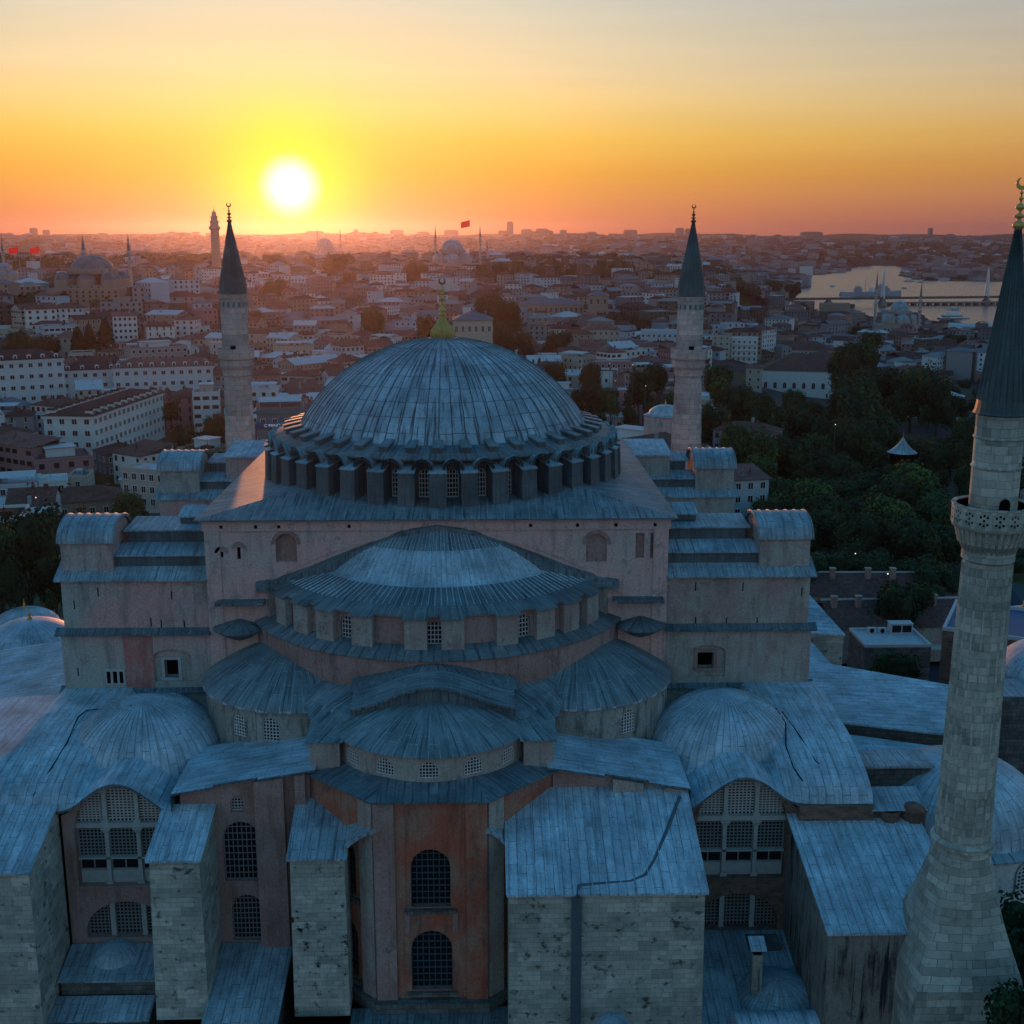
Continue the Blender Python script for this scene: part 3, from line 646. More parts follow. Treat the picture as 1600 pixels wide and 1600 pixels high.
for h in hs: window(apd, mp, h, .14, 6, 5, .06)
for sx in (-1,1):
    mb = MB(); mb.box(*sorted((7.2*sx,9.5*sx)), -38.0, -34, 25.5, 28.35)
    mb.face([(6.9*sx,-38.25,28.38),(9.8*sx,-38.25,28.38),(9.8*sx,-32,29.2),(6.4*sx,-32,29.6)], mi=1); mb.face([(6.9*sx,-38.25,28.30),(9.8*sx,-38.25,28.30),(9.8*sx,-38.25,28.38),(6.9*sx,-38.25,28.38)], mi=1)
    mb.build('corner_block', [m_['plaster_grey'], m_['lead_aged']], HS)
    mb = MB(); mb.face([(6.5*sx,-35.6,29.05),(10.2*sx,-33.6,28.45),(11.5*sx,-28,29.9),(6.5*sx,-30,30.0)]); mb.build('valley_roof', m_['lead_aged'], HS)
# ---- polygonal apse
AP = [(-9.6,-37.8),(-4.05,-43.0),(4.15,-43.0),(9.5,-37.8)]
mb = MB(); ov = [(-10.3,-37.9),(-4.35,-43.5),(4.45,-43.5),(10.2,-37.9)]
inn = [(AC[0]+8.1*math.sin(R_(a)), AC[1]-8.1*math.cos(R_(a)), 26.45) for a in (-62,-24,24,62)]
for k in range(3):
    mb.face([(*ov[k],25.9),(*ov[k+1],25.9),inn[k+1],inn[k]]); mb.face([(*ov[k],25.75),(*ov[k+1],25.75),(*ov[k+1],25.9),(*ov[k],25.9)]); mb.face([(*ov[k+1],25.75),(*ov[k],25.75),(*AP[k],25.75),(*AP[k+1],25.75)])
mb.build('apse_skirt', m_['lead_dark'], HS)
def seg(a, b):
    t = Vector((b[0]-a[0], b[1]-a[1], 0)); L = t.length; t.normalize(); n = Vector((-t.y, t.x, 0)); return planemap((a[0],a[1],0), t, n), L
aw = None
mb = MB(); wins = []
for k in range(3):
    mp, L = seg(AP[k], AP[k+1]); c = L/2+(0 if k != 1 else -.05)
    hs = [Hole(c, 3.0 if k == 1 else 2.7, 17.0, 20.3), Hole(c, 3.15 if k == 1 else 2.7, 9.9, 13.4)]
    pwall(mb, mp, 0, L, 8.6, 25.8, hs, .55, 3, mi=0 if k == 1 else 0, mr=1)
    wins += [(mp, h) for h in hs]
apw = mb.build('apse_wall', [m_['plaster_red'], m_['brick']], HS)
for mp, h in wins:
    window(apw, mp, h, .45, 7, 9, .055, mats=[m_['glass'], m_['iron']], frame=.1)
    mb = MB(); mb.hexa([mp(h.u-1.9,h.z0-.45,.0),mp(h.u+1.9,h.z0-.45,.0),mp(h.u+1.9,h.z0-.45,-.3),mp(h.u-1.9,h.z0-.45,-.3)][::-1],[mp(h.u-1.9,h.z0-.1,.0),mp(h.u+1.9,h.z0-.1,.0),mp(h.u+1.9,h.z0-.1,-.3),mp(h.u-1.9,h.z0-.1,-.3)][::-1]); mb.build('sill', m_['dark_stone'], apw)
mb = MB(); mp, L = seg(AP[1], AP[2]); u = L/2-.05   # pale rendered panels either side of the windows
for s in (-1,1): 
    a, b = sorted((u+s*1.62, u+s*2.05)); mb.hexa([mp(a,14.9,0),mp(b,14.9,0),mp(b,14.9,-.1),mp(a,14.9,-.1)][::-1],[mp(a,16.6,0),mp(b,16.6,0),mp(b,16.6,-.1),mp(a,16.6,-.1)][::-1])
mb.build('side_panel', m_['plaster_rose'], apw)
for (x, y, w, ang, mt) in ((-3.45,-43.03,1.55,0,'plaster_rose'),(3.5,-43.03,1.6,0,'ochre'),(-4.75,-42.4,1.5,-.753,'plaster_grey'),(4.85,-42.4,1.5,.753,'plaster_grey')):
    mb = MB(); mb.rbox((x,y), ang, w, .5, 8.6, 25.72 if ang else 25.7); mb.build('pilaster', m_[mt if mt != 'ochre' else 'plaster_red'], apw)
mb = MB(); mb.prism([(-10.1,-37.5),(-4.3,-43.9),(4.4,-43.9),(10,-37.5)], 8.2, 9.2); mb.build('plinth', m_['dark_stone'], apw)
# ---- east wall of the side bays, its lean-to roofs
EY = -38.0
for sx in (-1, 1):
    ztop = lambda u: 26.1-1.75*(abs(u)-9.6)/10.2
    mp = planemap((0,EY,0),(1,0,0),(0,1,0)); u0, u1 = (-19.8,-9.6) if sx < 0 else (9.5,19.8)
    hs = [Hole(-15.4,1.0,22.5,23.3), Hole(-15.2,2.9,16.5,20.2), Hole(-15.0,2.5,11.2,14.0)] if sx < 0 else [Hole(15.4,1.0,22.6,23.1)]
    mb = MB(); pwall(mb, mp, u0, u1, 8, ztop, hs, .5, 2); 
    ew = mb.build('east_wall', m_['plaster_rose'], HS)
    for h in hs: window(ew, mp, h, .4, 4 if h.w < 1.2 else 8, 5 if h.w < 1.2 else 9, .055, mats=[m_['glass'], m_['lattice' if h.w < 1.2 else 'lattice_grey']])
    for x in ((-13.9,-11.6),(-10.7,-9.9)) if sx < 0 else ((14.2,16.6),(18.3,19.9)):
        mb = MB(); a, b = x; mb.hexa([(a,EY-.65,10.5 if a<0 else 20),(b,EY-.65,10.5 if a<0 else 20),(b,EY+.1,10.5 if a<0 else 20),(a,EY+.1,10.5 if a<0 else 20)],[(a,EY-.65,ztop(a)-.1),(b,EY-.65,ztop(b)-.1),(b,EY+.1,ztop(b)-.1),(a,EY+.1,ztop(a)-.1)])
        mb.build('pilaster', m_['plaster_rose' if a<0 else 'plaster_grey'], ew)
    # stepped lean-to roof
    mb = MB()
    pts = [9.0, 13.5, 17.0, 20.3]
    for k, (a, b) in enumerate(zip(pts[:-1], pts[1:])):
        za, zb_ = 26.35-1.75*(a-9.6)/10.2, 26.35-1.75*(b-9.6)/10.2; y = -38.9 if k % 2 == 0 else -38.5
        q = [(a*sx,y,za),(b*sx,y,zb_),(b*sx,-30.5,zb_+.1),(a*sx,-30.5,za+.1)]
        uv = [(yy*1.0, xx*sx) for xx, yy, _ in q]
        mb.face(q, uv=uv); mb.face([(a*sx,y,za-.18),(b*sx,y,zb_-.18),(b*sx,y,zb_),(a*sx,y,za)], mi=1)
    mb.face([(20.3*sx,-38.9,22),(20.3*sx,-30.5,22),(20.3*sx,-30.5,24.6),(20.3*sx,-38.9,24.55)], mi=1)
    mb.build('lean_to_roof', [m_['lead_pale'], m_['lead_dark']], HS)
# ---- aisle bays with the great arched windows
for sx in (-1, 1):
    cx = 24.65*sx; mp = planemap((0,EY,0),(1,0,0),(0,1,0)); r = 3.6
    x0, x1 = sorted((20.3*sx, 34.6*sx if sx > 0 else -29.2))
    roofz = lambda u: max(22.9, 22.0+3.25*bell(u-cx, 6.2)) if abs(u-cx) < 6.2 or True else 0
    rz = lambda x: 22.0+3.3*bell(x-cx, 6.0) if abs(x-cx) < 6 else 22.0
    topf = lambda u: max(rz(u), 22.6 if (u-cx)*sx > 2 else 0)-.25
    big = Hole(cx, 2*r, 16.2, 21.1); low = Hole(cx, 2*r-.6, 11.6, 12.2, 2.6)
    mb = MB(); pwall(mb, mp, x0, x1, 6, topf, [low, big], .9, .6)
    if sx > 0: mb.face([(34.6,EY,6),(34.6,-20,6),(34.6,-20,24),(34.6,EY,22.8)])
    bay = mb.build('aisle_wall', m_['plaster_rose' if sx < 0 else 'brick'], HS)
    # tracery: columns, beam, grilles
    cols = [cx-1.25, cx+1.25]; seg3 = [(cx-r+.05, cols[0]-.18), (cols[0]+.18, cols[1]-.18), (cols[1]+.18, cx+r-.05)]
    mb = MB(); mb.box(cx-r, cx+r, EY+.3, EY+.9, 21.1, 21.5); mb.box(cx-r, cx+r, EY+.35, EY+.85, 18.35, 18.5); mb.build('transom', m_['marble'], bay)
    for c in cols:
        for (a, b) in ((16.2,21.1),(21.5, big.top(c)-.0)):
            mb = MB(); mb.hexa([(c-.16,EY+.35,a),(c+.16,EY+.35,a),(c+.16,EY+.7,a),(c-.16,EY+.7,a)],[(c-.16,EY+.35,b),(c+.16,EY+.35,b),(c+.16,EY+.7,b),(c-.16,EY+.7,b)])
            mb.hexa([(c-.17,EY+.34,b-.5),(c+.17,EY+.34,b-.5),(c+.17,EY+.71,b-.5),(c-.17,EY+.71,b-.5)],[(c-.36,EY+.2,b-.12),(c+.36,EY+.2,b-.12),(c+.36,EY+.75,b-.12),(c-.36,EY+.75,b-.12)]); mb.box(c-.38,c+.38,EY+.18,EY+.76,b-.12,b-.01); mb.box(c-.28,c+.28,EY+.25,EY+.75,a+.002,a+.25)
            mb.build('column', m_['marble'], bay)
    for (a, b) in seg3:
        w = b-a; h = Hole((a+b)/2, w, 21.52, 25.5, 0); window(bay, mp, h, .75, int(w/.27), 13, .085, frame=0, arch2=big.top)
        h = Hole((a+b)/2, w, 18.5, 21.1, 0); window(bay, mp, h, .75, int(w/.27), 9, .07, frame=.1, mats=[m_['glass'], m_['lattice_grey']])
        h = Hole((a+b)/2, w, 17.3, 18.35, 0); window(bay, mp, h, .8, 2, 1, .1, frame=.1, mats=[m_['glass'], m_['lattice_grey']])
        mb = MB(); mb.box(a, b, EY+.6, EY+.8, 16.2, 17.28); mb.build('panel', m_['marble'], bay)
        h = Hole((a+b)/2, w, 11.65, 15.2, 0); window(bay, mp, h, .75, int(w/.3), 10, .08, frame=0, arch2=low.top, mats=[m_['glass'], m_['lattice_grey']])
    for c in cols: mb = MB(); mb.box(c-.2, c+.2, EY+.3, EY+.75, 11.6, low.top(c)+.02); mb.build('column', m_['marble'], bay)
    # roof: arched vault melting into a domical vault
    dc = (25.0*sx, -28.4); dr = 6.4
    xa, xb = (19.0, 34.9) if sx > 0 else (-44.0, -19.0)
    def hz(x, y):
        t = (y+38.6)/17.0
        base = 22.95+3.4*math.sqrt(max(0, 1-(1-min(1,t*1.15))**2)) if abs(x) > 27 else 22.6+1.2*min(1,t*1.6)
        q = max(0,min(1,(abs(x)-26.3)/1.8)); base = base*q+(22.3+1.6*min(1,t*1.6))*(1-q)
        if abs(x) > 34.6 and sx < 0: base = 25.6-.05*(abs(x)-34.6)
        a = rz(x)+.1*(y+38.6)*.4 if abs(x-cx) < 6 else 0
        r2 = ((x-dc[0])**2+(y-dc[1])**2)/dr**2
        d = 0
        k = 3.0
        return math.log(sum(math.exp(k*(v-24)) for v in (base, a, d) if v > 0))/k+24
    nx = int((xb-xa)/.4); ny = 44
    mb = MB(); xs = [xa+(xb-xa)*i/nx for i in range(nx+1)]; ys = [-38.65+18.2*i/ny for i in range(ny+1)]
    def uvr(x, y):
        r = math.hypot(x-dc[0], y-dc[1])
        return (x, y*1.05+hz(x,y)*.6)
    mb.grid(lambda x, y: (x, y, hz(x,y)), xs, ys, uvr)
    mb.grid(lambda x, k: (x, -38.65, hz(x,-38.65)-(.22 if k else 0)), xs, [0,1], None, mi=1)
    if sx > 0: mb.grid(lambda y, k: (xb, y, hz(xb,y)-(.35 if k else 0)), ys, [0,1], None, mi=1)
    ar = mb.build('aisle_roof', [m_['lead_pale'], m_['lead_dark']], HS)
    mb = MB(); pd = [(7.4,22.6),(6.9,23.3)]+[(6.5*math.sin(q), 23.1+5.1*math.cos(q)) for q in [1.42*(1-i/14) for i in range(15)]]; pd[-1] = (.03, 28.2)
    mb.rev(dc, pd, n=80, count=56); vd = mb.build('domical_vault', m_['lead_pale'], HS)
    mb = MB()
    for k in range(56):
        a = k*2*PI/56; pr = None
        for (r, zz) in pd[1:-3]:
            q = []
            for (da, dz_) in ((-.03,.0),(.0,.05),(.03,.0)):
                aa = a+da/max(r,.3); q.append((dc[0]+r*math.sin(aa), dc[1]-r*math.cos(aa), zz+dz_+.01))
            if pr: mb.face([pr[0],pr[1],q[1],q[0]]); mb.face([pr[1],pr[2],q[2],q[1]])
            pr = q
    mb.build('rib', m_['lead'], vd)
    def hz2(x, y):
        r = math.hypot(x-dc[0], y-dc[1]); e = 23.1+5.1*math.sqrt(max(0,1-(r/6.5)**2)) if r < 6.4 else 0
        return max(hz(x, y), e)
    for path in ([[(1212,1106),(1228,1130),(1228,1165),(1240,1200),(1254,1220)],[(1222,1112),(1250,1150),(1275,1190),(1330,1228)]] if sx > 0 else [[(205,1103),(135,1110),(122,1120),(105,1160),(80,1200),(52,1243)]]):
        cable([onroof(px, py, hz2) for px, py in path])
# right end parapet of the aisle, brick, with little arcade
mb = MB(); mb.box(29.0, 34.9, -38.9, -38.0, 20.8, 22.85); mb.box(34.9, 38.8, -38.6, -37.6, 20.4, 22.3); mb.face([(34.7,-39.1,22.5),(39.2,-39.1,22.5),(39.2,-36,23.1),(34.7,-36,23.1)], mi=1)
mb.rev((38.2,-38.4), [(1.0,20.4),(1.0,22.4),(1.2,22.45),(.1,22.9)], n=14); mb.rev((36.3,-38.5), [(.8,20.4),(.8,22.4)], n=12)
mb.build('parapet', [m_['brick'], m_['lead']], HS)
mb = MB(); mb.box(34.8, 41.5, -33, -30, 20, 23.4, top=1); mb.box(34.6,41.8,-33.3,-30,23.4,23.6,mi=1); mb.build('aisle_annex', [m_['dark_stone'], m_['lead']], HS)
# ---- buttress towers, east and west pairs
def tower(sx, y0, y1, east):
    xi, xo = S-.05, 34.3; X = lambda a: a*sx
    t = empty('tower_mass', parent=HS) if False else None
    def bx(mb, a, b, ya, yb, za, zb, **k): mb.box(*sorted((X(a), X(b))), ya, yb, za, zb, **k)
    zlo = 18
    mb = MB(); o = Vector((0,y0,0)); mp = planemap((0,y0,0),(1,0,0),(0,1,0)); a, b = sorted((X(xi), X(xo)))
    dx = Fx(267,1047) if sx < 0 else Fx(1103,1040)
    door = Hole(dx, 1.25 if sx < 0 else 1.5, 27.2 if sx < 0 else 27.7, 28.9 if sx < 0 else 29.2, 0)
    recess = Hole(dx+(.2 if sx < 0 else .1), 3.4, 26.9, 29.3, .7)
    hs = [recess] if east else []
    pwall(mb, mp, a, b, zlo, 31.6, hs, .35, 3); 
    if east:
        h = recess; us = [h.u-h.w/2+h.w*i/10 for i in range(11)]
        m2 = planemap((0,y0+.35,0),(1,0,0),(0,1,0)); pwall(mb, m2, h.u-1.7, h.u+1.7, h.z0, h.top, [door], .8, .5, mi=0)
        mb.face([m2(door.u-.8,door.z0,.75),m2(door.u+.8,door.z0,.75),m2(door.u+.8,door.zs,.75),m2(door.u-.8,door.zs,.75)], mi=2)
    pwall(mb, mp if not east else planemap((0,y0+.25,0),(1,0,0),(0,1,0)), a+(.3 if sx<0 else 0), b-(.3 if sx>0 else 0), 31.6, 36.6, [], .3, 3)
    for x, s in ((xo, 0), (xi, 0)):
        mb.face([(X(x),y0,zlo),(X(x),y1,zlo),(X(x),y1,31.6),(X(x),y0,31.6)]); q = x-.3 if x == xo else x
        mb.face([(X(q),y0+.25,31.6),(X(q),y1,31.6),(X(q),y1,36.6),(X(q),y0+.25,36.6)])
    mb.face([(a,y1,zlo),(b,y1,zlo),(b,y1,36.6),(a,y1,36.6)])
    if east and sx < 0:
        mb.box(-24.5+0, -24.5+0.01, y0-.01, y0, 27, 27.01)
    ow = mb.build('buttress_tower', [m_['plaster_tower' if sx < 0 else 'plaster_grey'], m_['plaster_pink'], m_['void']], HS)
    if east:
        mb = MB(); z0, z1, u, w = door.z0, door.zs, door.u, door.w/2; yy = y0+.35
        mb.box(u-w-.3, u-w, yy-.12, yy+.1, z0, z1+.3); mb.box(u+w, u+w+.3, yy-.12, yy+.1, z0, z1+.3); mb.box(u-w, u+w, yy-.12, yy+.1, z1, z1+.3); mb.box(u-w-.35, u+w+.35, yy-.3, yy+.1, z0-.25, z0)
        mb.build('window_surround', m_['marble' if sx < 0 else 'plaster_rose'], ow)
        slots = [(153,925),(252,975),(268,930),(116,945),(236,972),(288,976),(122,1050)] if sx < 0 else [(1087,917),(1161,917),(1253,925),(1087,970),(1135,972),(1183,971)]
        for px, py in slots:
            mb = MB(); q = P(px, py, Y=y0+(.25 if py < 990 else 0)); mb.box(q.x-.05, q.x+.05, q.y-.02, q.y+.1, q.z-.4, q.z+.4); mb.build('slit', m_['void'], ow)
        if sx < 0:
            mb = MB(); x0, x1 = Fx(195,1030), Fx(240,1030); mb.box(x0, x1, y0-.03, y0+.1, 26.0, 31.25); mb.build('stained_panel', m_['plaster_red_stain'], ow)
            q = P(180,1056,Y=y0); mb = MB(); mb.box(q.x-.95,q.x+.95,y0-.12,y0+.1,q.z+.45,q.z+.7); mb.box(q.x-.95,q.x+.95,y0-.12,y0+.1,q.z-.85,q.z-.7)
            for k in (-.85,-.3,.3,.85): mb.box(q.x+k-.1,q.x+k+.1,y0-.1,y0+.1,q.z-.7,q.z+.45)
            for k in (-.57,0,.57): mb.box(q.x+k-.17,q.x+k+.17,y0-.02,y0+.1,q.z-.7,q.z+.45, mi=1)
            mb.build('small_arcade', [m_['marble'], m_['void']], ow)
    # ledges
    mb = MB(); 
    for zz, pr in ((31.55,.45),(26.0,.5)) if east else ((31.55,.3),):
        q = [(a-(.45 if sx<0 else 0),y0-pr,zz-.12),(b+(.45 if sx>0 else 0),y0-pr,zz-.12),(b+(.45 if sx>0 else 0),y0+.3,zz-.12),(a-(.45 if sx<0 else 0),y0+.3,zz-.12)]
        mb.hexa(q, [(x,y,zz+(.02 if y<y0 else .5)) for x,y,_ in q])
    mb.build('ledge', m_['lead_dark'], ow)
    # stepped roofs
    mb = MB()
    def slab(xa, xb_, ya, yb, za, zb_, th=.15):
        p, q = sorted((X(xa), X(xb_))); mb.hexa([(p,ya,za-th),(q,ya,za-th),(q,yb,zb_-th),(p,yb,zb_-th)], [(p,ya,za),(q,ya,za),(q,yb,zb_),(p,yb,zb_)], mi=1)
    slab(xi, xo+.2, y0-.25, y0+2.2, 36.65, 37.9)
    bx(mb, xi, 29.5, y0+1.4, y0+1.8, 37.4, 38.6, mi=2)
    slab(xi, 29.6, y0+1.2, y0+3.6, 38.6, 39.2)
    bx(mb, xi, 28.6, y0+3.6, y0+4.0, 38.8, 40.4, mi=2); slab(xi, 29, y0+3.4, y1, 40.4, 40.7)
    bx(mb, xi, 24.2, y0+5.2, y1-.4, 40.6, 41.3, mi=2); slab(xi, 24.4, y0+5.0, y1, 41.3, 41.8)
    
    mb.build('stepped_roof', [m_['plaster_grey'], m_['lead'], m_['drum_lead']], ow)
    # turret with barrel roof
    xa, xb_ = 29.4, 34.0
    ya, yb = y0+.9, y0+6.6
    mb = MB(); p, q = sorted((X(xa), X(xb_))); ym = (ya+yb)/2; hw = (yb-ya)/2; zt = 39.8
    mb.box(p, q, ya, yb, 36.4, zt)
    n = 14
    for xx in (p, q):
        mb.face([(xx, ym-hw*math.cos(PI*i/n), zt+1.75*math.sin(PI*i/n)) for i in range(n+1)])
    ins = X(xa); mb.box(ins-.03 if sx > 0 else ins-.3, ins+.3 if sx > 0 else ins+.03, ym-.45, ym+.45, 37.4, 39.2, mi=1)
    tu = mb.build('turret', [m_['plaster_tower' if sx < 0 else 'plaster_grey'], m_['void']], HS)
    mb = MB(); ov = .2
    us = [p-ov, (p+q)/2, q+ov]; ts = [PI*i/20 for i in range(21)]
    f = lambda x, t: (x, ym-(hw+.25)*math.cos(t), zt+.02+1.95*math.sin(t))
    mb.grid(f, [p-ov+(q-p+2*ov)*i/6 for i in range(7)], ts, lambda x, t: (x*.8, t*2.7))
    for xx in (p-ov, q+ov):
        mb.grid(lambda t, k: (xx, ym-(hw+.25-(.22 if k else 0))*math.cos(t), zt+.02+(1.95-(.22 if k else 0))*math.sin(t)), ts, [0,1])
    for i in range(7):
        x = p-ov+(q-p+2*ov)*i/6; mb.grid(lambda t, k: (x-.05+.1*k if k < 2 else x, *(lambda w: (w[1], w[2]))(f(x,t))), ts, [0,1])
    for i in range(7):
        x = p-ov+(q-p+2*ov)*i/6; mb.grid(lambda t, k: (x+(-.06,0,.06)[k], ym-(hw+.25+(0,.09,0)[k])*math.cos(t), zt+.02+(1.95+(0,.09,0)[k])*math.sin(t)), ts, [0,1,2])
    mb.build('barrel_roof', m_['lead'], tu)
for sx in (-1, 1):
    tower(sx, -20.8, -13.0, True); tower(sx, 13.2, 21.0, False)
# north and south tympana between the towers, aisle roofs behind (seen from the side)
for sx in (-1, 1):
    mb = MB(); mb.box(*sorted((20.7*sx, 33.8*sx)), -13.0, 13.2, 10, 25.0); mb.build('gallery_block', m_['plaster_grey'], HS)
    mb = MB(); q = [(20.7*sx,-13,27.5),(20.7*sx,13.2,27.5),(34.3*sx,13.2,25.0),(34.3*sx,-13,25.0)]; mb.hexa([(x,y,z-.2) for x,y,z in q], q); mb.build('gallery_roof', m_['lead'], HS)
mb = MB(); mb.box(-34, 34, 21, 38, 5, 24, top=1); mb.build('west_block', [m_['plaster_grey'], m_['lead']], HS)
mb = MB(); mb.rev((0,13.5), [(17,24),(17,35.5),(15,37),(10,40),(5,42),(.05,43)], PI/2, 3*PI/2, 60, 100); mb.build('west_semi_dome', m_['lead'], HS)
for sx in (-1,1):   # flying piers behind the drum beside the minarets
    mb = MB(); mb.box(*sorted((21.3*sx,26.4*sx)), 15, 22, 38, 41.2); mb.hexa([(min(21.0*sx,26.7*sx),14.7,41.2),(max(21.0*sx,26.7*sx),14.7,41.2),(max(21.0*sx,26.7*sx),22.2,41.9),(min(21.0*sx,26.7*sx),22.2,41.9)],[(min(21.0*sx,26.7*sx),14.7,41.4),(max(21.0*sx,26.7*sx),14.7,41.4),(max(21.0*sx,26.7*sx),22.2,42.1),(min(21.0*sx,26.7*sx),22.2,42.1)], mi=1)
    mb.build('upper_pier', [m_['plaster_tower'], m_['lead_pale']], HS)
mb = MB(); mb.box(-19.7, 19.7, -37.4, -21, 6, 23.4); mb.box(-44, -20.4, -37, -13, 5, 22.2); mb.box(20.4, 34.4, -37.0, -13, 5, 22.2); mb.build('nave_core', m_['void'], HS)

# ---- stone buttress piers against the east front
def pier(x0, x1, yf, zf, zb_, zlo, mt, label, pipe=None, batter=.5, roofm='lead_pale', y1=-38.0, name='stone_pier'):
    mb = MB()
    mb.hexa([(x0-batter*.3,yf-batter,zlo),(x1+batter*.3,yf-batter,zlo),(x1,y1,zlo),(x0,y1,zlo)], [(x0,yf,zf),(x1,yf,zf),(x1,y1,zb_),(x0,y1,zb_)])
    o = mb.build(name, m_[mt], HS)
    if label: o['label'] = label
    mb = MB(); q = [(x0-.2,yf-.3,zf+.02),(x1+.2,yf-.3,zf+.02),(x1+.2,y1,zb_+.05),(x0-.2,y1,zb_+.05)]
    mb.hexa(q, [(x,y,z+.18) for x,y,z in q]); 
    n = max(2, int((x1-x0)/.95))
    for i in range(n+1):
        x = x0-.2+(x1-x0+.4)*i/n; mb.hexa([(x-.04,yf-.3,zf+.2),(x+.04,yf-.3,zf+.2),(x+.04,y1,zb_+.23),(x-.04,y1,zb_+.23)],[(x-.03,yf-.3,zf+.27),(x+.03,yf-.3,zf+.27),(x+.03,y1,zb_+.30),(x-.03,y1,zb_+.30)])
    mb.build('pier_roof', m_[roofm], o); return o
pier(-20.9,-17.2,-43.5,21.35,23.0,8.3,'ashlar',None)
pier(-10.45,-6.4,-43.5,21.35,23.4,8.3,'ashlar_pocked','stone pier with dark pockmarked blocks left of the apse',batter=.35,roofm='lead')
pc = pier(5.85,19.9,-48.0,20.85,24.1,0,'ashlar','broad ashlar pier with a wide sloping lead roof and a dark downpipe')
pier(-42,-29.4,-44.6,21.1,23.4,0,'ashlar',None)
mb = MB()   # lead channel on the broad pier roof and its downpipe
def roofpt(px, py, zf=20.85, zb_=24.1, yf=-48.0, yb=-38.0, up=.32):
    for k in range(60):
        y = yf+(yb-yf)*k/59; p = P(px, py, Y=y)
        if p.z <= zf+(zb_-zf)*(y-yf)/(yb-yf)+up or k == 59: return p
pl = [roofpt(*q) for q in ((1062,1245),(1045,1290),(1022,1345),(1008,1368),(985,1378),(940,1381),(905,1384))]
for a, b in zip(pl[:-1], pl[1:]): mb.tube(a, b, .14, n=8)
mb.tube(pl[-1], (P(903,1392,Y=-48.4).x, -48.35, 20.9), .17)
x = P(901,1450,Y=-48.3).x; mb.hexa([(x-.36,-49.0,0),(x+.36,-49.0,0),(x+.36,-48.0,0),(x-.36,-48.0,0)],[(x-.36,-48.25,20.8),(x+.36,-48.25,20.8),(x+.36,-47.9,20.8),(x-.36,-47.9,20.8)])
mb.build('downpipe', m_['iron'], pc)
# flying arches from piers to the apse
for sx in (-1, 1):
    mb = MB(); c0 = (-6.4 if sx < 0 else 5.85); c1 = (-4.2 if sx < 0 else 4.2); pr = None
    for i in range(9):
        t = i/8; x = c0+(c1-c0)*t; zz = 22.2+1.3*math.sin(t*PI/2); q = (x, zz)
        if pr: 
            mb.hexa([(pr[0],-43.3,pr[1]-.3),(q[0],-43.3,q[1]-.3),(q[0],-39.5,q[1]+.2),(pr[0],-39.5,pr[1]+.2)],[(pr[0],-43.3,pr[1]),(q[0],-43.3,q[1]),(q[0],-39.5,q[1]+.8),(pr[0],-39.5,pr[1]+.8)])
        pr = q
    mb.build('flying_arch', m_['lead'], HS)
# right-hand chapel block with the long sloping roof and streaked front
cb = pier(28.4,38.4,-50.0,18.7,21.6,2.0,'plaster_streaked','projecting block with black water streaks down its front right of the arched window', batter=.2, roofm='lead_pale', name='east_annex')
cb.data.materials.clear(); cb.data.materials.append(m_['annex_wall'])
# low roofs at the foot
def lowroof(x0,x1,y0,y1,zf,zb_,zlo=0,mt='lead',wall='dark_stone'):
    mb = MB(); mb.hexa([(x0,y0,zlo),(x1,y0,zlo),(x1,y1,zlo),(x0,y1,zlo)],[(x0,y0,zf),(x1,y0,zf),(x1,y1,zb_),(x0,y1,zb_)])
    q = [(x0-.2,y0-.25,zf+.01),(x1+.2,y0-.25,zf+.01),(x1+.2,y1,zb_+.01),(x0-.2,y1,zb_+.01)]; mb.hexa(q,[(x,y,z+.14) for x,y,z in q], mi=1)
    return mb.build('low_roof', [m_[wall], m_[mt]], HS)
lowroof(-29.0,-21.3,-41.6,-38.1,10.1,11.0); lowroof(-29.3,-21.8,-44.0,-41.95,8.3,8.9); lowroof(-29.3,-22.4,-52.0,-44.5,5.9,7.0)
mb = MB(); q = P(182,1492,Z=10.6); mb.rev((q.x,q.y), [(1.95,10.2),(1.8,10.85),(1.35,11.3),(.7,11.55),(.03,11.62)], n=32, count=20); mb.build('low_dome', m_['lead_pale'], HS)
lowroof(-16.9,-11.6,-46,-38.1,9.4,10.9); lowroof(-17.0,-6.0,-58,-46.1,5.6,8.9); lowroof(-21.2,-17.2,-58,-44.5,4.5,6.6)
mb = MB(); mb.box(-15.6,-15.3,-57,-40,8.6,9.4) if False else None
lowroof(-6.0,5.7,-60,-43.2,7.0,8.3, mt='lead_dark')
lowroof(20.2,28.2,-47.5,-38.1,9.5,11.4)
q = P(1192,1478,Z=11.0); mb = MB(); mb.box(q.x-1.3,q.x+1.3,q.y-.9,q.y+.9,10.4,11.5); mb.build('hatch', m_['dark_stone'], HS)
mb = MB(); q = P(1215,1552,Z=10.2); mb.rev((q.x,q.y), [(3.3,9.6),(3.2,10.2),(2.6,10.8),(1.8,11.25),(.9,11.5),(.03,11.6)], n=36, count=30); mb.build('low_dome', m_['lead'], HS)
mb = MB(); a_ = P(1142,1590,Z=10.0); b_ = P(1300,1590,Z=10.0); ts = [PI*i/16 for i in range(17)]
mb.grid(lambda x, t: (x, a_.y-1.6-2.2*math.cos(t), 9.2+2.0*math.sin(t)), [a_.x+(b_.x-a_.x)*i/8 for i in range(9)], ts, lambda x, t: (x, t*2)); mb.box(a_.x, b_.x, a_.y-3.8, a_.y+.6, 0, 9.2)
for xx in (a_.x, b_.x): mb.face([(xx, a_.y-1.6-2.2*math.cos(t), 9.2+2.0*math.sin(t)) for t in ts])
mb.build('barrel_roof', m_['lead_pale'], HS)
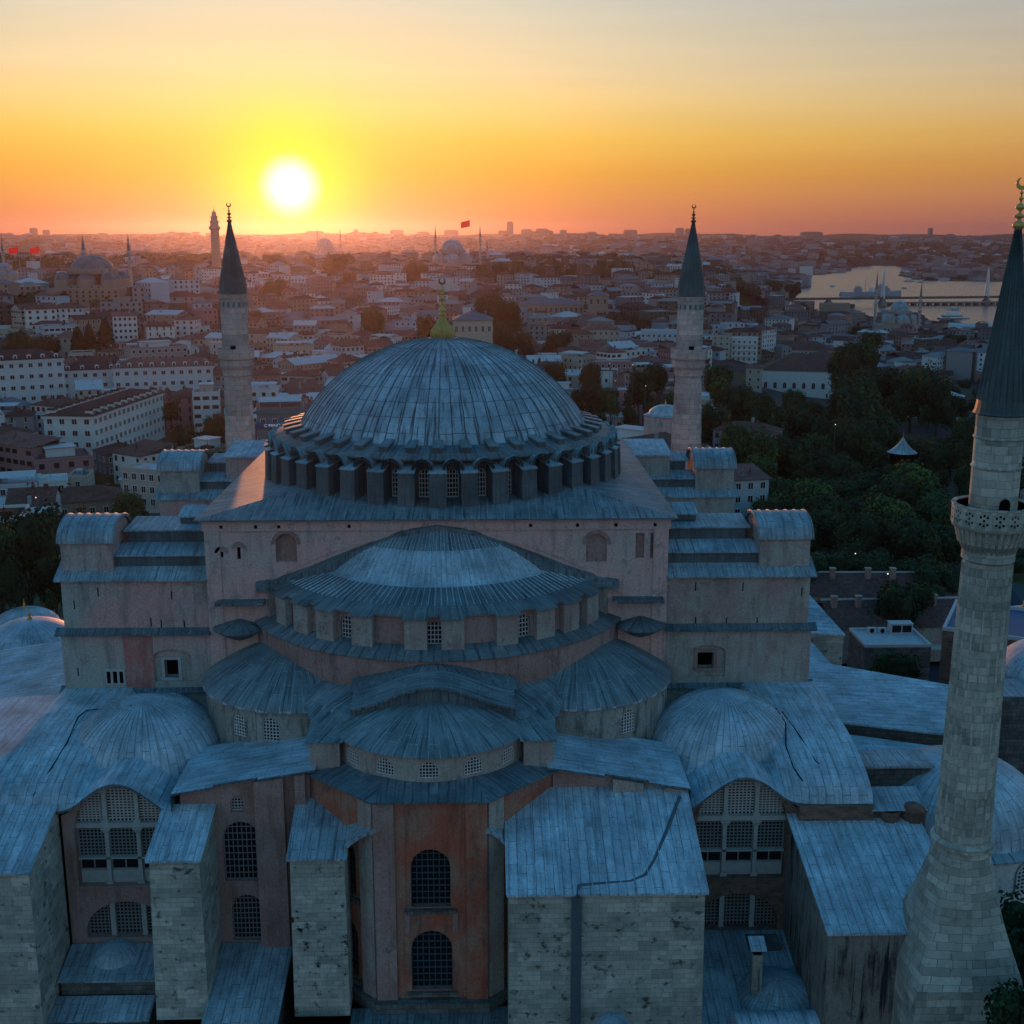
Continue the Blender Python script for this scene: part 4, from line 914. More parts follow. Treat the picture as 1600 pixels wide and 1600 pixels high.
q = P(1179,1562,Z=10.2); mb = MB(); mb.box(q.x-.38,q.x+.38,q.y-.38,q.y+.38,9,14.2); mb.box(q.x-.3,q.x+.3,q.y-.3,q.y+.3,14.2,14.7,mi=1); mb.hexa([(q.x-.6,q.y-.65,14.7),(q.x+.6,q.y-.65,14.7),(q.x+.6,q.y+.65,15.1),(q.x-.6,q.y+.65,15.1)],[(q.x-.6,q.y-.65,14.8),(q.x+.6,q.y-.65,14.8),(q.x+.6,q.y+.65,15.2),(q.x-.6,q.y+.65,15.2)],mi=2)
mb.build('chimney', [m_['plaster_streaked'], m_['void'], m_['lead_pale']], HS)
mb = MB(); q = P(958,1612,Z=13.4); mb.rev((q.x,q.y), [(1.35,0),(1.35,13.2),(1.2,13.9),(.85,14.4),(.4,14.65),(.03,14.7)], n=24, count=14); mb.build('low_dome', m_['lead'], HS)

# ================================================================== MINARETS
def minaret(name, x, y, zs, label, stone, cone, sides=16, r0=1.87, r1=1.6, rb=2.7, detail=True, gilt='gold', group=None, rc=None, flare=None):
    """zs: base, ring, balcony bottom, parapet top, cone base, cone tip, finial top"""
    z0, zr, zb, zp, zc, zt, zf = zs; rc = rc or r1+.12
    t = empty(name, (x, y, z0)); tag(t, label, 'minaret', group); o = lambda zz: zz-z0
    mb = MB(); 
    rr = [(r0*1.0, o(zr)), (r0*.99, o(zr)+1), (r1+.02, o(zb)-1.2)]
    mb.rev((0,0), rr, n=sides, count=int(2*PI*r0/.65), sm=False)
    sh = mb.build('shaft', stone, t)
    if detail:
        mb = MB()
        for k in range(sides):
            a = k*2*PI/sides; q = []
            for r, zz in ((r0, o(zr)+.3), (r1+.03, o(zb)-1.4)):
                q.append([((r+dr)*math.sin(a+da), -(r+dr)*math.cos(a+da), zz) for da, dr in ((-.055,-.03),(0,.07),(.055,-.03))])
            mb.face([q[0][0],q[0][1],q[1][1],q[1][0]]); mb.face([q[0][1],q[0][2],q[1][2],q[1][1]])
        mb.build('fluting', stone, sh)
    mb = MB(); mb.rev((0,0), [(r1,o(zb)-1.2),(r1,o(zc)-.1)], n=sides, count=int(2*PI*r1/.65), sm=False)
    up = mb.build('upper_shaft', stone, t)
    mb = MB()   # corbelled balcony
    h = zp-zb; n = sides*2 if detail else sides
    pr = [(r1+.02,o(zb)-1.3),(r1+.18,o(zb)-1.15),(r1+.16,o(zb)-.4),(r1+.45,o(zb)),(r1+.5,o(zb)+.25),(rb-.35,o(zb)+.25+.30*h),(rb-.08,o(zb)+.42*h),(rb,o(zb)+.5*h)]
    mb.rev((0,0), pr, n=n, count=20, sm=False); mb.rev((0,0), [(rb,o(zb)+.5*h),(r1,o(zb)+.5*h+.01)], n=n, count=20, sm=False)
    if detail:
        for k in range(sides*2):
            a = (k+.5)*2*PI/(sides*2); ca, sa = math.cos(a), math.sin(a); w = .10
            for (ra, za, rb_, zb2) in ((r1+.15,o(zb)-.25,r1+.62,o(zb)+.35),(r1+.5,o(zb)+.3,rb-.2,o(zb)+.25+.34*h)):
                T = lambda X, Y, Z: (X*ca-Y*sa, X*sa+Y*ca, Z)
                mb.hexa([T(-w,-ra,za-.35),T(w,-ra,za-.35),T(w,-ra+.3,za),T(-w,-ra+.3,za)][::1],[T(-w,-rb_,zb2),T(w,-rb_,zb2),T(w,-ra+.2,zb2),T(-w,-ra+.2,zb2)])
    bal = mb.build('balcony', stone, t)
    mb = MB(); za, zb3 = o(zb)+.5*h, o(zp)
    ang = [2*PI*i/sides for i in range(sides+1)]
    if detail:
        for i in range(sides):
            a0, a1 = ang[i], ang[i+1]; p = [Vector((rb*math.sin(a), -rb*math.cos(a), 0)) for a in (a0, a1)]; tt = (p[1]-p[0]); L = tt.length; tt.normalize(); nn = Vector((-tt.y, tt.x, 0))
            if nn.dot(p[0]) > 0: nn = -nn
            mp = lambda u, zz, d=0: tuple(p[0]+tt*u+nn*d+Vector((0,0,zz)))
            hs = []
            for cx_ in (.28, .5, .72):
                for cz in ((.28, .66) if cx_ != .5 else (.20,.47,.74)): hs.append(Hole(L*cx_, L*.15, za+(zb3-za)*(cz-.05), za+(zb3-za)*(cz+.03), .08))
            pwall(mb, mp, 0, L, za, zb3, hs, .14, 9); mb.face([mp(0,za,.14),mp(L,za,.14),mp(L,zb3-.0,.14),mp(0,zb3,.14)], mi=1)
            mb.hexa([mp(-.02,zb3,-.06),mp(L+.02,zb3,-.06),mp(L+.02,zb3,.2),mp(-.02,zb3,.2)],[mp(-.02,zb3+.1,-.06),mp(L+.02,zb3+.1,-.06),mp(L+.02,zb3+.1,.2),mp(-.02,zb3+.1,.2)])
    else: mb.rev((0,0), [(rb,za),(rb,zb3),(rb-.18,zb3),(rb-.18,za)], n=sides, count=12, sm=False)
    mb.build('parapet', [stone, m_['void']], bal)
    if detail:
        mb = MB(); a = R_(4); w = .36; rr_ = r1+.03
        T = lambda X, Y, Z: (X*math.cos(a)-Y*math.sin(a), X*math.sin(a)+Y*math.cos(a), Z)
        pts = [(-w,za),(w,za)]+[(w*math.cos(PI*j/8), za+1.55+w*math.sin(PI*j/8)) for j in range(9)]
        mb.face([T(X,-rr_,Z) for X, Z in pts]); d = mb.build('door', m_['void'], up)
        mb = MB()
        for zz in (o(zc)-1.7, o(zc)-3.6): mb.rev((0,0), [(r1,zz),(r1+.09,zz+.06),(r1+.09,zz+.16),(r1,zz+.22)], n=sides, sm=False)
        mb.build('moulding', stone, up)
    else:
        mb = MB()
        mb.rev((0,0), [(r1+.04,o(zc)-1.9),(r1+.04,o(zc)-.9)], n=sides, sm=False, mi=0)
        for k in range(sides):
            a = (k+.5)*2*PI/sides; T = lambda X, Y, Z: (X*math.cos(a)-Y*math.sin(a), X*math.sin(a)+Y*math.cos(a), Z)
            mb.face([T(-.16,-r1-.06,o(zc)-1.8),T(.16,-r1-.06,o(zc)-1.8),T(.16,-r1-.06,o(zc)-1.15),T(-.16,-r1-.06,o(zc)-1.15)], mi=1)
        mb.rev((0,0), [(r1,o(zc)-.7),(rc,o(zc)-.3),(rc,o(zc)-.1)], n=sides, sm=False)
        mb.build('tiled_frieze', [stone, m_['teal']], up)
        mb = MB(); mb.box(-.35, .35, -r1-.05, -r1+.3, za, za+1.7); mb.build('door', m_['void'], up)
    mb = MB(); cs = 24 if detail else 16
    mb.rev((0,0), [(rc,o(zc)-.12),(rc+.12,o(zc)-.05),(rc+.02,o(zc)+.12),(rc*.93,o(zc)+1.0),(.14,o(zt))], n=cs, count=cs, sm=False, row=.65)
    cn = mb.build('cone_roof', cone, t)
    mb = MB()
    for k in range(cs):
        a = k*2*PI/cs; q = []
        for r, zz in ((rc*.95, o(zc)+.8), (.16, o(zt)-.05)): q.append([((r+dr)*math.sin(a+da/r), -(r+dr)*math.cos(a+da/r), zz) for da, dr in ((-.03,-.01),(0,.06),(.03,-.01))])
        mb.face([q[0][0],q[0][1],q[1][1],q[1][0]]); mb.face([q[0][1],q[0][2],q[1][2],q[1][1]])
    mb.build('rib', cone, cn)
    mb = MB(); H = zf-zt; k = H/4.2
    pf = [(.2,-.1),(.34,.1),(.40,.3),(.3,.5),(.14,.62),(.12,.8),(.34,.95),(.34,1.05),(.12,1.2),(.1,1.45),(.24,1.6),(.3,1.75),(.2,1.95),(.08,2.05),(.08,2.3),(.2,2.42),(.06,2.55),(.06,2.8),(.14,2.9),(.04,3.0),(.03,3.3)]
    mb.rev((0,0), [(r, o(zt)+h*k) for r, h in pf], n=12); fi = mb.build('finial', m_[gilt], cn)
    mb = MB(); crescent(mb, (0,0,o(zt)+3.7*k), .42*k, .08); mb.build('crescent', m_[gilt], fi)
    mb = MB()
    if flare:
        zfb, rf = flare
        rings = []
        for j in range(9):
            q = j/8; zz = o(zr)-(o(zr)-o(zfb))*q; r = r0*1.02+(rf-r0)*q**1.15
            m = q; ring = []
            for i in range(33):
                a = 2*PI*i/32+PI/4*0; cx, sn = math.sin(a), -math.cos(a); s = 1/max(abs(math.cos(((a+PI/8) % (PI/4))-PI/8)), .01)
                oct_ = 1/math.cos(((a+PI/4) % (PI/2))-PI/4); ring.append((r*(1+(oct_-1)*m*.85)*cx, r*(1+(oct_-1)*m*.85)*sn, zz))
            rings.append(ring)
        mb.grid(lambda i, j: rings[j][i], list(range(33)), list(range(9)), lambda i, j: (i*.42, rings[j][i][2]), sm=False)
        mb.hexa([(-rf-.35,-rf-.35,0),(rf+.35,-rf-.35,0),(rf+.35,rf+.35,0),(-rf-.35,rf+.35,0)],[(-rf,-rf,o(zfb)),(rf,-rf,o(zfb)),(rf,rf,o(zfb)),(-rf,rf,o(zfb))])
        mb.rev((0,0), [(r0,o(zr)-.25),(r0+.28,o(zr)-.1),(r0+.30,o(zr)+.25),(r0,o(zr)+.45)], n=sides*2, sm=False)
    else:
        mb.rev((0,0), [(r0+.0,o(zr)),(r0*1.06,o(zr)-.1),(r0*1.1,0)], n=sides, sm=False); mb.box(-r0*1.25,r0*1.25,-r0*1.25,r0*1.25,0,o(zr)*.6)
    mb.build('base', stone, t)
    return t
minaret('minaret', 37.25, -50.0, (0,25.9,47.3,49.75,55.8,67.2,70.3), 'tall pale stone minaret with a pierced balcony at the right edge, nearest of the minarets', m_['minaret_stone'], m_['cone_lead'], r0=1.80, r1=1.5, rb=2.5, flare=(16.6,3.85), gilt='gold', rc=1.62)
pw = P(368,640,Y=40); minaret('minaret', -29.6, 40, (5,33,49.4,51.9,59.3,68.6,71.2), 'thick stone minaret with a dark pointed cap left of the main dome', m_['minaret_far'], m_['cone_lead'], r0=2.25, r1=1.82, rb=2.5, detail=False, gilt='gilt_dark', rc=1.95, group='thick minarets behind the main dome')
minaret('minaret', 32.6, 40, (5,33,49.2,51.7,58.9,68.6,71.0), 'thick stone minaret with a green-black pointed cap right of the main dome', m_['minaret_far'], m_['cone_lead'], r0=2.3, r1=1.82, rb=2.6, detail=False, gilt='gilt_dark', rc=1.95, group='thick minarets behind the main dome')

# ================================================================== NEIGHBOURS OF THE BASILICA
def domed_tomb(px, py, D, R, h, drumh, zg, label, wall='plaster_grey', roof='lead_pale', oct_=True, cat='tomb', rr=None, finial=True):
    p = P(px, py, D=D); t = empty('domed_tomb', (p.x, p.y, zg)); tag(t, label, cat)
    zt = p.z-zg; zr = zt-h
    prof = [(R+.25,zr-.15),(R+.25,zr)]+[(R*math.sin(a), zr+h*math.cos(a)) for a in [PI/2*(1-j/14) for j in range(15)]]; prof[-1] = (.02, zt)
    mb = MB(); mb.rev((0,0), prof, n=48, count=int(2*PI*R/.9)); d = mb.build('dome', m_[roof], t)
    mb = MB(); n = 8 if oct_ else 32; rw = rr or R+1.2
    mb.rev((0,0), [(rw+.35,zr-.35),(rw+.35,zr-.2),(R*.98,zr+.15)], n=n, count=30, sm=False); mb.build('eave', m_['lead'], t)
    mb = MB(); mb.rev((0,0), [(rw,0),(rw,zr-.3)], n=n, count=30, sm=False); w = mb.build('wall', m_[wall], t)
    for k in range(n if oct_ else 8):
        a = (k+.5)*2*PI/(n if oct_ else 8); mp0 = planemap((0,-rw*math.cos(PI/8)*(1 if oct_ else 1.08)-.04,0),(1,0,0),(0,1,0))
        o = window(w, mp0, Hole(0, rw*.26, zr-drumh, zr-drumh*.5, rw*.13), .0, 5, 8, .09); o.rotation_euler = (0,0,a)
    if finial:
        mb = MB(); mb.rev((0,0), [(.25,zt-.05),(.3,zt+.2),(.1,zt+.4),(.22,zt+.6),(.08,zt+.8),(.05,zt+1.4)], n=10); mb.build('finial', m_['gold'], d)
    return t
domed_tomb(46,968,150,6.2,4.3,4.6,0,'blue lead domed tomb with lattice windows at the left edge beside the basilica tower', rr=7.0)
domed_tomb(38,950,185,5.0,3.2,3,0,'smaller lead dome with gilt finial rising behind the large one at the left edge')
domed_tomb(1500,1180,102,7.4,5.3,3.2,0,'large blue lead dome directly behind the foot of the nearest minaret', wall='render_white', oct_=False, rr=8.0, finial=False)
domed_tomb(1655,1000,140,6.6,4.6,3.0,0,'blue lead dome cut by the right edge beside the nearest minaret', wall='brick', oct_=False)
domed_tomb(1600,948,165,2.6,1.6,2.0,0,'small lead dome high at the right edge on a banded drum', wall='plaster_grey', oct_=False)
def block(name, label, cat, px, py, D, w, d, h, ang=0, wall='cream', roof='roof_flat', kind='flat', zg=None, parts=None, eave=.4, rh=None):
    """a building whose front-bottom-centre shows at pixel px,py"""
    p = P(px, py, D=D); t = empty(name, (p.x, p.y, p.z if zg is None else zg), R_(ang)); tag(t, label, cat)
    hh = h if zg is None else p.z-zg+h
    return t, hh
# long sloping gallery roofs north of the basilica
def wing(label, corners, zl, wallm='dark_stone', roofm='lead_pale', name='lead_roofed_wing', rotuv=False):
    t = empty(name, corners[0]); tag(t, label, 'outbuilding'); c0 = Vector(corners[0]); q = [tuple(Vector(c)-c0) for c in corners]
    mb = MB(); uv = [(c[1], c[0]) for c in q] if rotuv else None
    mb.face([(x,y,z+.25) for x,y,z in q], uv=uv)
    for i in range(4):
        a, b = q[i], q[(i+1)%4]; mb.face([(a[0],a[1],a[2]+.05),(b[0],b[1],b[2]+.05),(b[0],b[1],b[2]+.25),(a[0],a[1],a[2]+.25)])
    mb.build('roof', m_[roofm], t)
    mb = MB(); m = sum((Vector(c) for c in q), Vector())/4; s = [(m[0]+(c[0]-m[0])*.975, m[1]+(c[1]-m[1])*.965, c[2]) for c in q]
    zz = zl-c0.z
    for i in range(4):
        a, b = s[i], s[(i+1)%4]; mb.face([(a[0],a[1],zz),(b[0],b[1],zz),(b[0],b[1],b[2]+.06),(a[0],a[1],a[2]+.06)])
    mb.build('wall', m_[wallm], t); return t
wing('long pale striped lead roof descending rightwards behind the aisle to the nearest minaret', [(34.6,-15.5,20.4),(54,-18.0,18.8),(54,-8.5,20.6),(34.6,-2.5,22.4)], 0, 'brown_stone', rotuv=True)
wing('narrow lead ledge roof over the rough brick wall below the long striped roof', [(34.8,-19.5,18.9),(52,-21.4,17.3),(52,-18.6,17.8),(34.8,-16,19.5)], 0, 'dark_stone', rotuv=True)
wing('steep pale lead roof over a stone wall right of the basilica tower', [(34.4,2,23.5),(44.8,2,22.8),(41,14,27),(34.4,14,27)], 0, 'ashlar', rotuv=True)
wing('small triangular lead roof beyond the long striped roof', [(34.4,-8,21.5),(43,-8,20.0),(40.5,0,22.6),(34.4,1.5,23.4)], 0, 'dark_stone', rotuv=True)
wing('sloping lead roof south of the basilica tower with orange light on its panels', [(-52,-24,21.2),(-34.5,-20.0,25.0),(-34.5,-6,26.4),(-50,-6,24.0)], 0, 'dark_stone', rotuv=True)
# imaret: long tiled wings with chimneys
def tiled_wing(label, px0, px1, py, Z, depth, zg, chim, py2=None, group=None):
    a = P(px0, py, Z=Z); b = P(px1, py if py2 is None else py2, Z=Z); L = math.hypot(b.x-a.x, b.y-a.y); an = math.atan2(b.y-a.y, b.x-a.x)
    t = empty('tiled_wing', (a.x, a.y, zg), an); tag(t, label, 'building', group); H = Z-zg
    mb = MB(); mb.face([(-.3,-.4,H),(L+.3,-.4,H),(L+.3,depth/2,H+2.6),(-.3,depth/2,H+2.6)]); mb.face([(L+.3,depth+.4,H),(-.3,depth+.4,H),(-.3,depth/2,H+2.6),(L+.3,depth/2,H+2.6)]); mb.build('roof', m_['roof_tile'], t)
    mb = MB(); mb.box(-.3, L+.3, depth/2-.12, depth/2+.12, H+2.55, H+2.8); mb.build('ridge', m_['roof_pale'], t)
    mb = MB(); mb.box(0, L, 0, depth, 0, H-.02); mb.build('wall', m_['plaster_grey'], t)
    for k in chim:
        mb = MB(); x = L*k; mb.box(x-.45, x+.45, depth*.38-.4, depth*.38+.4, H+1.2, H+3.7); mb.box(x-.55,x+.55,depth*.38-.5,depth*.38+.5,H+3.7,H+3.85,mi=1); mb.build('chimney', [m_['plaster_rose'], m_['plaster_grey']], t)
    return t
tiled_wing('long dark red tiled wing with five chimneys beside the nearest minaret', 1305, 1520, 982, 5, 14, -1, (.06,.24,.44,.60,.80), 978)
tiled_wing('red tiled wing with three chimneys in front of the dark park trees', 1255, 1500, 930, 5, 11, -1, (.22,.45,.61), 930)
def simple_building(name, label, cat, px, py, D, w, d, h, ang, wall, roof, zg=0, parapet=True, group=None, wins=(0,0)):
    p = P(px, py, D=D); t = empty(name, (p.x, p.y, zg), R_(ang)); tag(t, label, cat, group)
    hz_ = max(2.5, p.z-zg)   # px,py marks the front top-left corner
    mb = MB(); mb.box(0, w, 0, d, 0, hz_); wl = mb.build('wall', m_[wall], t)
    mb = MB(); mb.box(.3, w-.3, .3, d-.3, hz_+.002, hz_+.05); mb.build('roof', m_[roof], t)
    if parapet:
        mb = MB()
        for a in ((-.05,w+.05,-.05,.3),(-.05,w+.05,d-.3,d+.05),(-.05,.3,.3,d-.3),(w-.3,w+.05,.3,d-.3)): mb.box(*a, hz_+.004, hz_+.45)
        mb.build('parapet', m_['roof_pale'], t)
    n, f = wins
    for i in range(n):
        for j in range(f):
            mb = MB(); x = w*(i+.5)/n; zz = hz_*(j+.35)/f; mb.box(x-.55,x+.55,-.12,.05,zz-.1,zz,mi=1); mb.box(x-.5,x+.5,-.05,.05,zz,zz+1.5); mb.build('window', [m_['glass'], m_['marble']], wl)
    return t, hz_
t, h = simple_building('flat_roofed_annex', 'low building with a pale worn flat roof and rooftop units beside the round tree', 'building', 1352, 1012, 178, 10, 8, 5, 0, 'dark_stone', 'roof_pale', 0)
mb = MB(); mb.box(0,1.7,0,1.0,0,1.0); mb.rev((.5,0),[(.3,0)],n=3) if False else None; u = mb.build('air_conditioner', m_['metal']); 
def ac_unit(p, label):
    t = empty('air_conditioner', p); tag(t, label, 'air conditioner', 'rooftop cooling units')
    mb = MB(); mb.box(-.6,.6,-.3,.3,0,.9); mb.build('casing', m_['roof_pale'], t)
    mb = MB(); mb.tube((0,-.34,.45),(0,-.29,.45),.34,n=16); mb.build('fan_grille', m_['void'], t)
bpy.data.objects.remove(u)
b0 = t.location; ac_unit((b0.x+3.0, b0.y+6.6, h+.06), 'left of the two small cooling units on the worn flat roof'); ac_unit((b0.x+4.6, b0.y+6.5, h+.06), 'right of the two small cooling units on the worn flat roof')
t2 = empty('rooftop_cabin', (b0.x+5.8, b0.y+5.9, h+.06)); tag(t2, 'small rooftop cabin with dark glass panels on the worn flat roof', 'rooftop cabin')
mb = MB(); mb.box(0,3.4,0,1.6,0,1.6); mb.box(-.1,3.5,-.1,1.7,1.6,1.7); mb.build('body', m_['roof_pale'], t2)
for k in range(2): mb = MB(); mb.box(.2+k*1.6,1.6+k*1.6,-.04,.02,.3,1.4); mb.build('window', m_['glass'], t2)
simple_building('stone_annex', 'brick building with a pale parapet left of the nearest minaret shaft', 'building', 1473, 985, 150, 14, 13, 9, -28, 'brick', 'sign_blue', 0, wins=(0,0))
p = P(1462,1015,Z=2); t = empty('yellow_canopy', (p.x,p.y,-1)); tag(t, 'small pale yellow canopy between the flat roofed annex and the brick building', 'canopy')
mb = MB(); mb.box(-1.3,1.3,-1,1,3.2,3.4); mb.box(-1.3,-1.2,-1,-.9,0,3.2); mb.box(1.2,1.3,-1,-.9,0,3.2); mb.build('cover', m_['cream'], t)
simple_building('terraced_stone_range', 'banded stone range with lead roof behind the nearest minaret at the right edge', 'building', 1560, 1090, 128, 30, 6, 8, -4, 'dark_stone', 'lead', 0, parapet=False)

# ================================================================== TREES
def crown_mesh(seed, n_cl=16, n_leaf=3600, flat=.8, mi_w=(5,3,1)):
    rnd = random.Random(seed); mb = MB(); cl = []
    for k in range(n_cl):
        a = rnd.uniform(0, 2*PI); r = rnd.uniform(0, .62)**.8; zz = rnd.uniform(-.4, .62)*flat
        cl.append((r*math.cos(a)*.85, r*math.sin(a)*.85, zz, rnd.uniform(.22, .42), rnd.choices((0,1,2), mi_w)[0]))
    for c in cl:    # dark green filler blobs added inside so the crown is not see-through
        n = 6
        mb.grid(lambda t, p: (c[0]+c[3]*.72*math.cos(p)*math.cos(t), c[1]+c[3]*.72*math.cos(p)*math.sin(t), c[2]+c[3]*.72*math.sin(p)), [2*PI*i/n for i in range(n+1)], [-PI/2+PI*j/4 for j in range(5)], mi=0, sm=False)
    for k in range(n_leaf):
        c = cl[rnd.randrange(n_cl)]; u = rnd.uniform(-1, 1); t = rnd.uniform(0, 2*PI); q = math.sqrt(1-u*u); r = c[3]*rnd.uniform(.75, 1.16)
        d = Vector((q*math.cos(t), q*math.sin(t), u)); p = Vector(c[:3])+d*r
        nrm = (d+Vector((rnd.uniform(-1,1), rnd.uniform(-1,1), rnd.uniform(-.4,1)))*.8).normalized(); x = nrm.orthogonal().normalized(); y = nrm.cross(x); s = rnd.uniform(.022, .05)
        ro = rnd.uniform(0, PI); x, y = x*math.cos(ro)+y*math.sin(ro), y*math.cos(ro)-x*math.sin(ro)
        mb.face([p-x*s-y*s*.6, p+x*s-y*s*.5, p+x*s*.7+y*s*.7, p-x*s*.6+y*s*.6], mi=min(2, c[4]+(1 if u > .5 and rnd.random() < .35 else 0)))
    return mb
CROWNS = []
LEAFS = [m_['leaf_dark'], m_['leaf_mid'], m_['leaf_light']]
for s_i, w in enumerate(((6,2,0),(6,2,0),(3,4,1),(1,4,3),(8,1,0))):
    o = crown_mesh(100+s_i, 20, 5200, .85, w).build('crown', LEAFS); CROWNS.append(o.data); bpy.data.objects.remove(o)
def cone_crown(seed):
    rnd = random.Random(seed); mb = MB()
    mb.rev((0,0), [(.02,1),(.16,.3),(.26,-.5),(.2,-.9)], n=8, sm=False)
    for k in range(3000):
        h = rnd.random()**1.3; r = (.30*(1-h)**.7+.02)*rnd.uniform(.8,1.15); a = rnd.uniform(0,2*PI); p = Vector((r*math.cos(a), r*math.sin(a), -1+2*h)); x = Vector((rnd.uniform(-1,1),rnd.uniform(-1,1),rnd.uniform(-1,1))).normalized(); y = x.orthogonal().normalized(); s = .035
        mb.face([p-x*s,p+y*s,p+x*s,p-y*s], mi=rnd.choice((0,0,1)))
    o = mb.build('crown', LEAFS); d = o.data; bpy.data.objects.remove(o); return d
CYP = cone_crown(5)
mb = MB(); pts = [(0,0,0),(.02,.01,.45),(.0,.03,1.0)]
mb.tube(pts[0], pts[1], .06, .045, 8); mb.tube(pts[1], pts[2], .045, .02, 8)
for a in range(5):
    mb.tube((.02,.01,.35+.08*a), (.3*math.cos(a*1.3), .3*math.sin(a*1.3), .75+.06*a), .025, .008, 6)
o = mb.build('trunk', m_['bark']); TRUNK = o.data; bpy.data.objects.remove(o)
KINDS = ['dark broad evergreen', 'dark rounded', 'mid green bushy', 'light green loose', 'very dark dense']
tree_labels = {}
def tree(x, y, zg, r, h, kind, where, group):
    t = empty('cypress_tree' if kind == 5 else 'broadleaf_tree', (x, y, zg), random.uniform(0, 6))
    nm = 'narrow dark pointed' if kind == 5 else KINDS[kind]
    lab = ('%s tree %s' % (nm, where)); tag(t, lab, 'tree', group); tree_labels.setdefault(lab, []).append(t)
    c = bpy.data.objects.new('crown', CYP if kind == 5 else CROWNS[kind]); COL.objects.link(c); c.parent = t
    cz = h*.5 if kind == 5 else min(h*.52, r*1.5)
    if kind == 5: c.scale = (r*3, r*3, cz); c.location = (0,0,h/2+.5)
    else: c.scale = (r, r, cz); c.location = (0,0,h-cz*.97)
    k = bpy.data.objects.new('trunk', TRUNK); COL.objects.link(k); k.parent = t; k.scale = (r*.8+1, r*.8+1, h*.8)
    return t

# ================================================================== TERRAIN AND WATER
def lerp_prof(pr, D):
    if D <= pr[0][0]: return pr[0][1]
    for (a, za), (b, zb_) in zip(pr[:-1], pr[1:]):
        if D <= b:
            t = (D-a)/(b-a); t = t*t*(3-2*t); return za+(zb_-za)*t
    return pr[-1][1]
PL = [(0,0),(230,-1),(500,-4),(700,-3),(1000,4),(1300,12),(1480,22),(1800,26),(2500,2),(3500,10),(5000,34),(7000,60),(8600,80),(9500,72),(13000,40)]
PR = [(0,0),(230,-2),(400,-7),(700,-18),(1000,-26),(1400,-35),(1560,-38),(3000,-38.6),(4200,-37),(5200,-12),(6600,30),(8000,64),(9000,79),(10000,70),(13000,40)]
WATER = [(1190,484),(1212,466),(1236,456),(1250,450),(1275,448),(1240,443),(1226,436),(1262,430),(1290,429),(1318,424),(1330,421),(1318,419),(1345,416),(1390,414),(1422,419),(1415,426),(1398,430),(1430,437),(1500,440),(1580,441),(1700,441),(1900,470),(1900,545),(1700,534),(1560,522),(1480,520),(1450,514),(1400,506),(1340,500),(1290,498),(1230,496)]
BUMPS = [(P(142,420,D=810).x, P(142,420,D=810).y, 29, 110), (P(338,440,D=1180).x, P(338,440,D=1180).y, 14, 150), (P(706,420,D=1500).x, P(706,420,D=1500).y, 6, 130)]
def inpoly(x, y, pl):
    c = False; j = len(pl)-1
    for i in range(len(pl)):
        xi, yi = pl[i]; xj, yj = pl[j]
        if (yi > y) != (yj > y) and x < (xj-xi)*(y-yi)/(yj-yi)+xi: c = not c
        j = i
    return c
def qof(x, y):
    th = math.atan2(x-CAM.x, y-CAM.y)-R_(YAW)
    if abs(th) > 1.3: return 99999 if th > 0 else -99999
    return 800+FPX*math.tan(th)/math.cos(R_(PITCH))
WPOLY = [(P(a, b, Z=-40).x, P(a, b, Z=-40).y) for a, b in WATER]
def ground(x, y):
    D = math.hypot(x-CAM.x, y-CAM.y); q = qof(x, y)
    w = min(1, max(0, (q-1050)/260)); w = w*w*(3-2*w)
    h = lerp_prof(PL, D)*(1-w)+lerp_prof(PR, D)*w
    if D > 1500:
        k = min(1, (D-1500)/3500); h += k*(7*math.sin(q*.021+D*.0012)+4*math.sin(q*.047+1.7-D*.002)+3*math.sin(D*.0041+q*.01))
        h += 4.0*max(0, math.sin(q*.013+.6))*max(0, 1-abs(D-8600)/1500)
    for bx_, by_, bh, brr in BUMPS:
        h += bh*math.exp(-((x-bx_)**2+(y-by_)**2)/brr**2)
    if D > 900 and w > .3 and q < 99990:
        if D < 1400: h = min(h, -24)
        elif D < 1560: h = min(h, -37)
        if inpoly(x, y, WPOLY): h = -46
        elif 1560 <= D < 4400: h = max(h, -38.4)
    return h
def G(px, py):
    d = ray(px, py); L = math.hypot(d.x, d.y); D = 60.0
    while D < 12000:
        p = CAM+d*(D/L)
        if p.z <= ground(p.x, p.y): return Vector((p.x, p.y, ground(p.x, p.y))), D
        D *= 1.008
    return p, D
mb = MB(); Ds = [0.5, 60, 90, 120, 150]
while Ds[-1] < 11800: Ds.append(Ds[-1]*(1.018 if 1300 < Ds[-1] < 4600 else 1.035))
th = [R_(a) for a in range(-180, -32, 8)]+[R_(-32+64*i/330) for i in range(331)]+[R_(a) for a in range(40, 181, 10)]
def gp(a, D):
    x, y = CAM.x+D*math.sin(a+R_(YAW)), CAM.y+D*math.cos(a+R_(YAW)); return (x, y, ground(x, y))
mb.grid(gp, th, Ds, lambda a, D: (a, D))
m, nt, b = mat('ground', .95, .1)
geo = N(nt, 'ShaderNodeNewGeometry').outputs['Position']
n1 = N(nt, 'ShaderNodeTexNoise', inp={'Vector': geo, 'Scale': .012, 'Detail': 8.0, 'Roughness': .7}).outputs[0]
n2 = N(nt, 'ShaderNodeTexVoronoi', inp={'Vector': geo, 'Scale': .035}).outputs['Color']
col = MIX(nt, N(nt, 'ShaderNodeMapRange', inp={0: n1, 1: .46, 2: .56}).outputs[0], c4(.075,.07,.068), c4(.028,.042,.022))
col = MIX(nt, .45, col, MIX(nt, 1.0, n2, c4(.16,.13,.12), 'MULTIPLY'))
nt.links.new(col, b.inputs[0])
tag(mb.build('ground', m), kind='structure')
m, nt, b = mat('water', .25, .5); b.inputs[0].default_value = c4(.05,.065,.07)
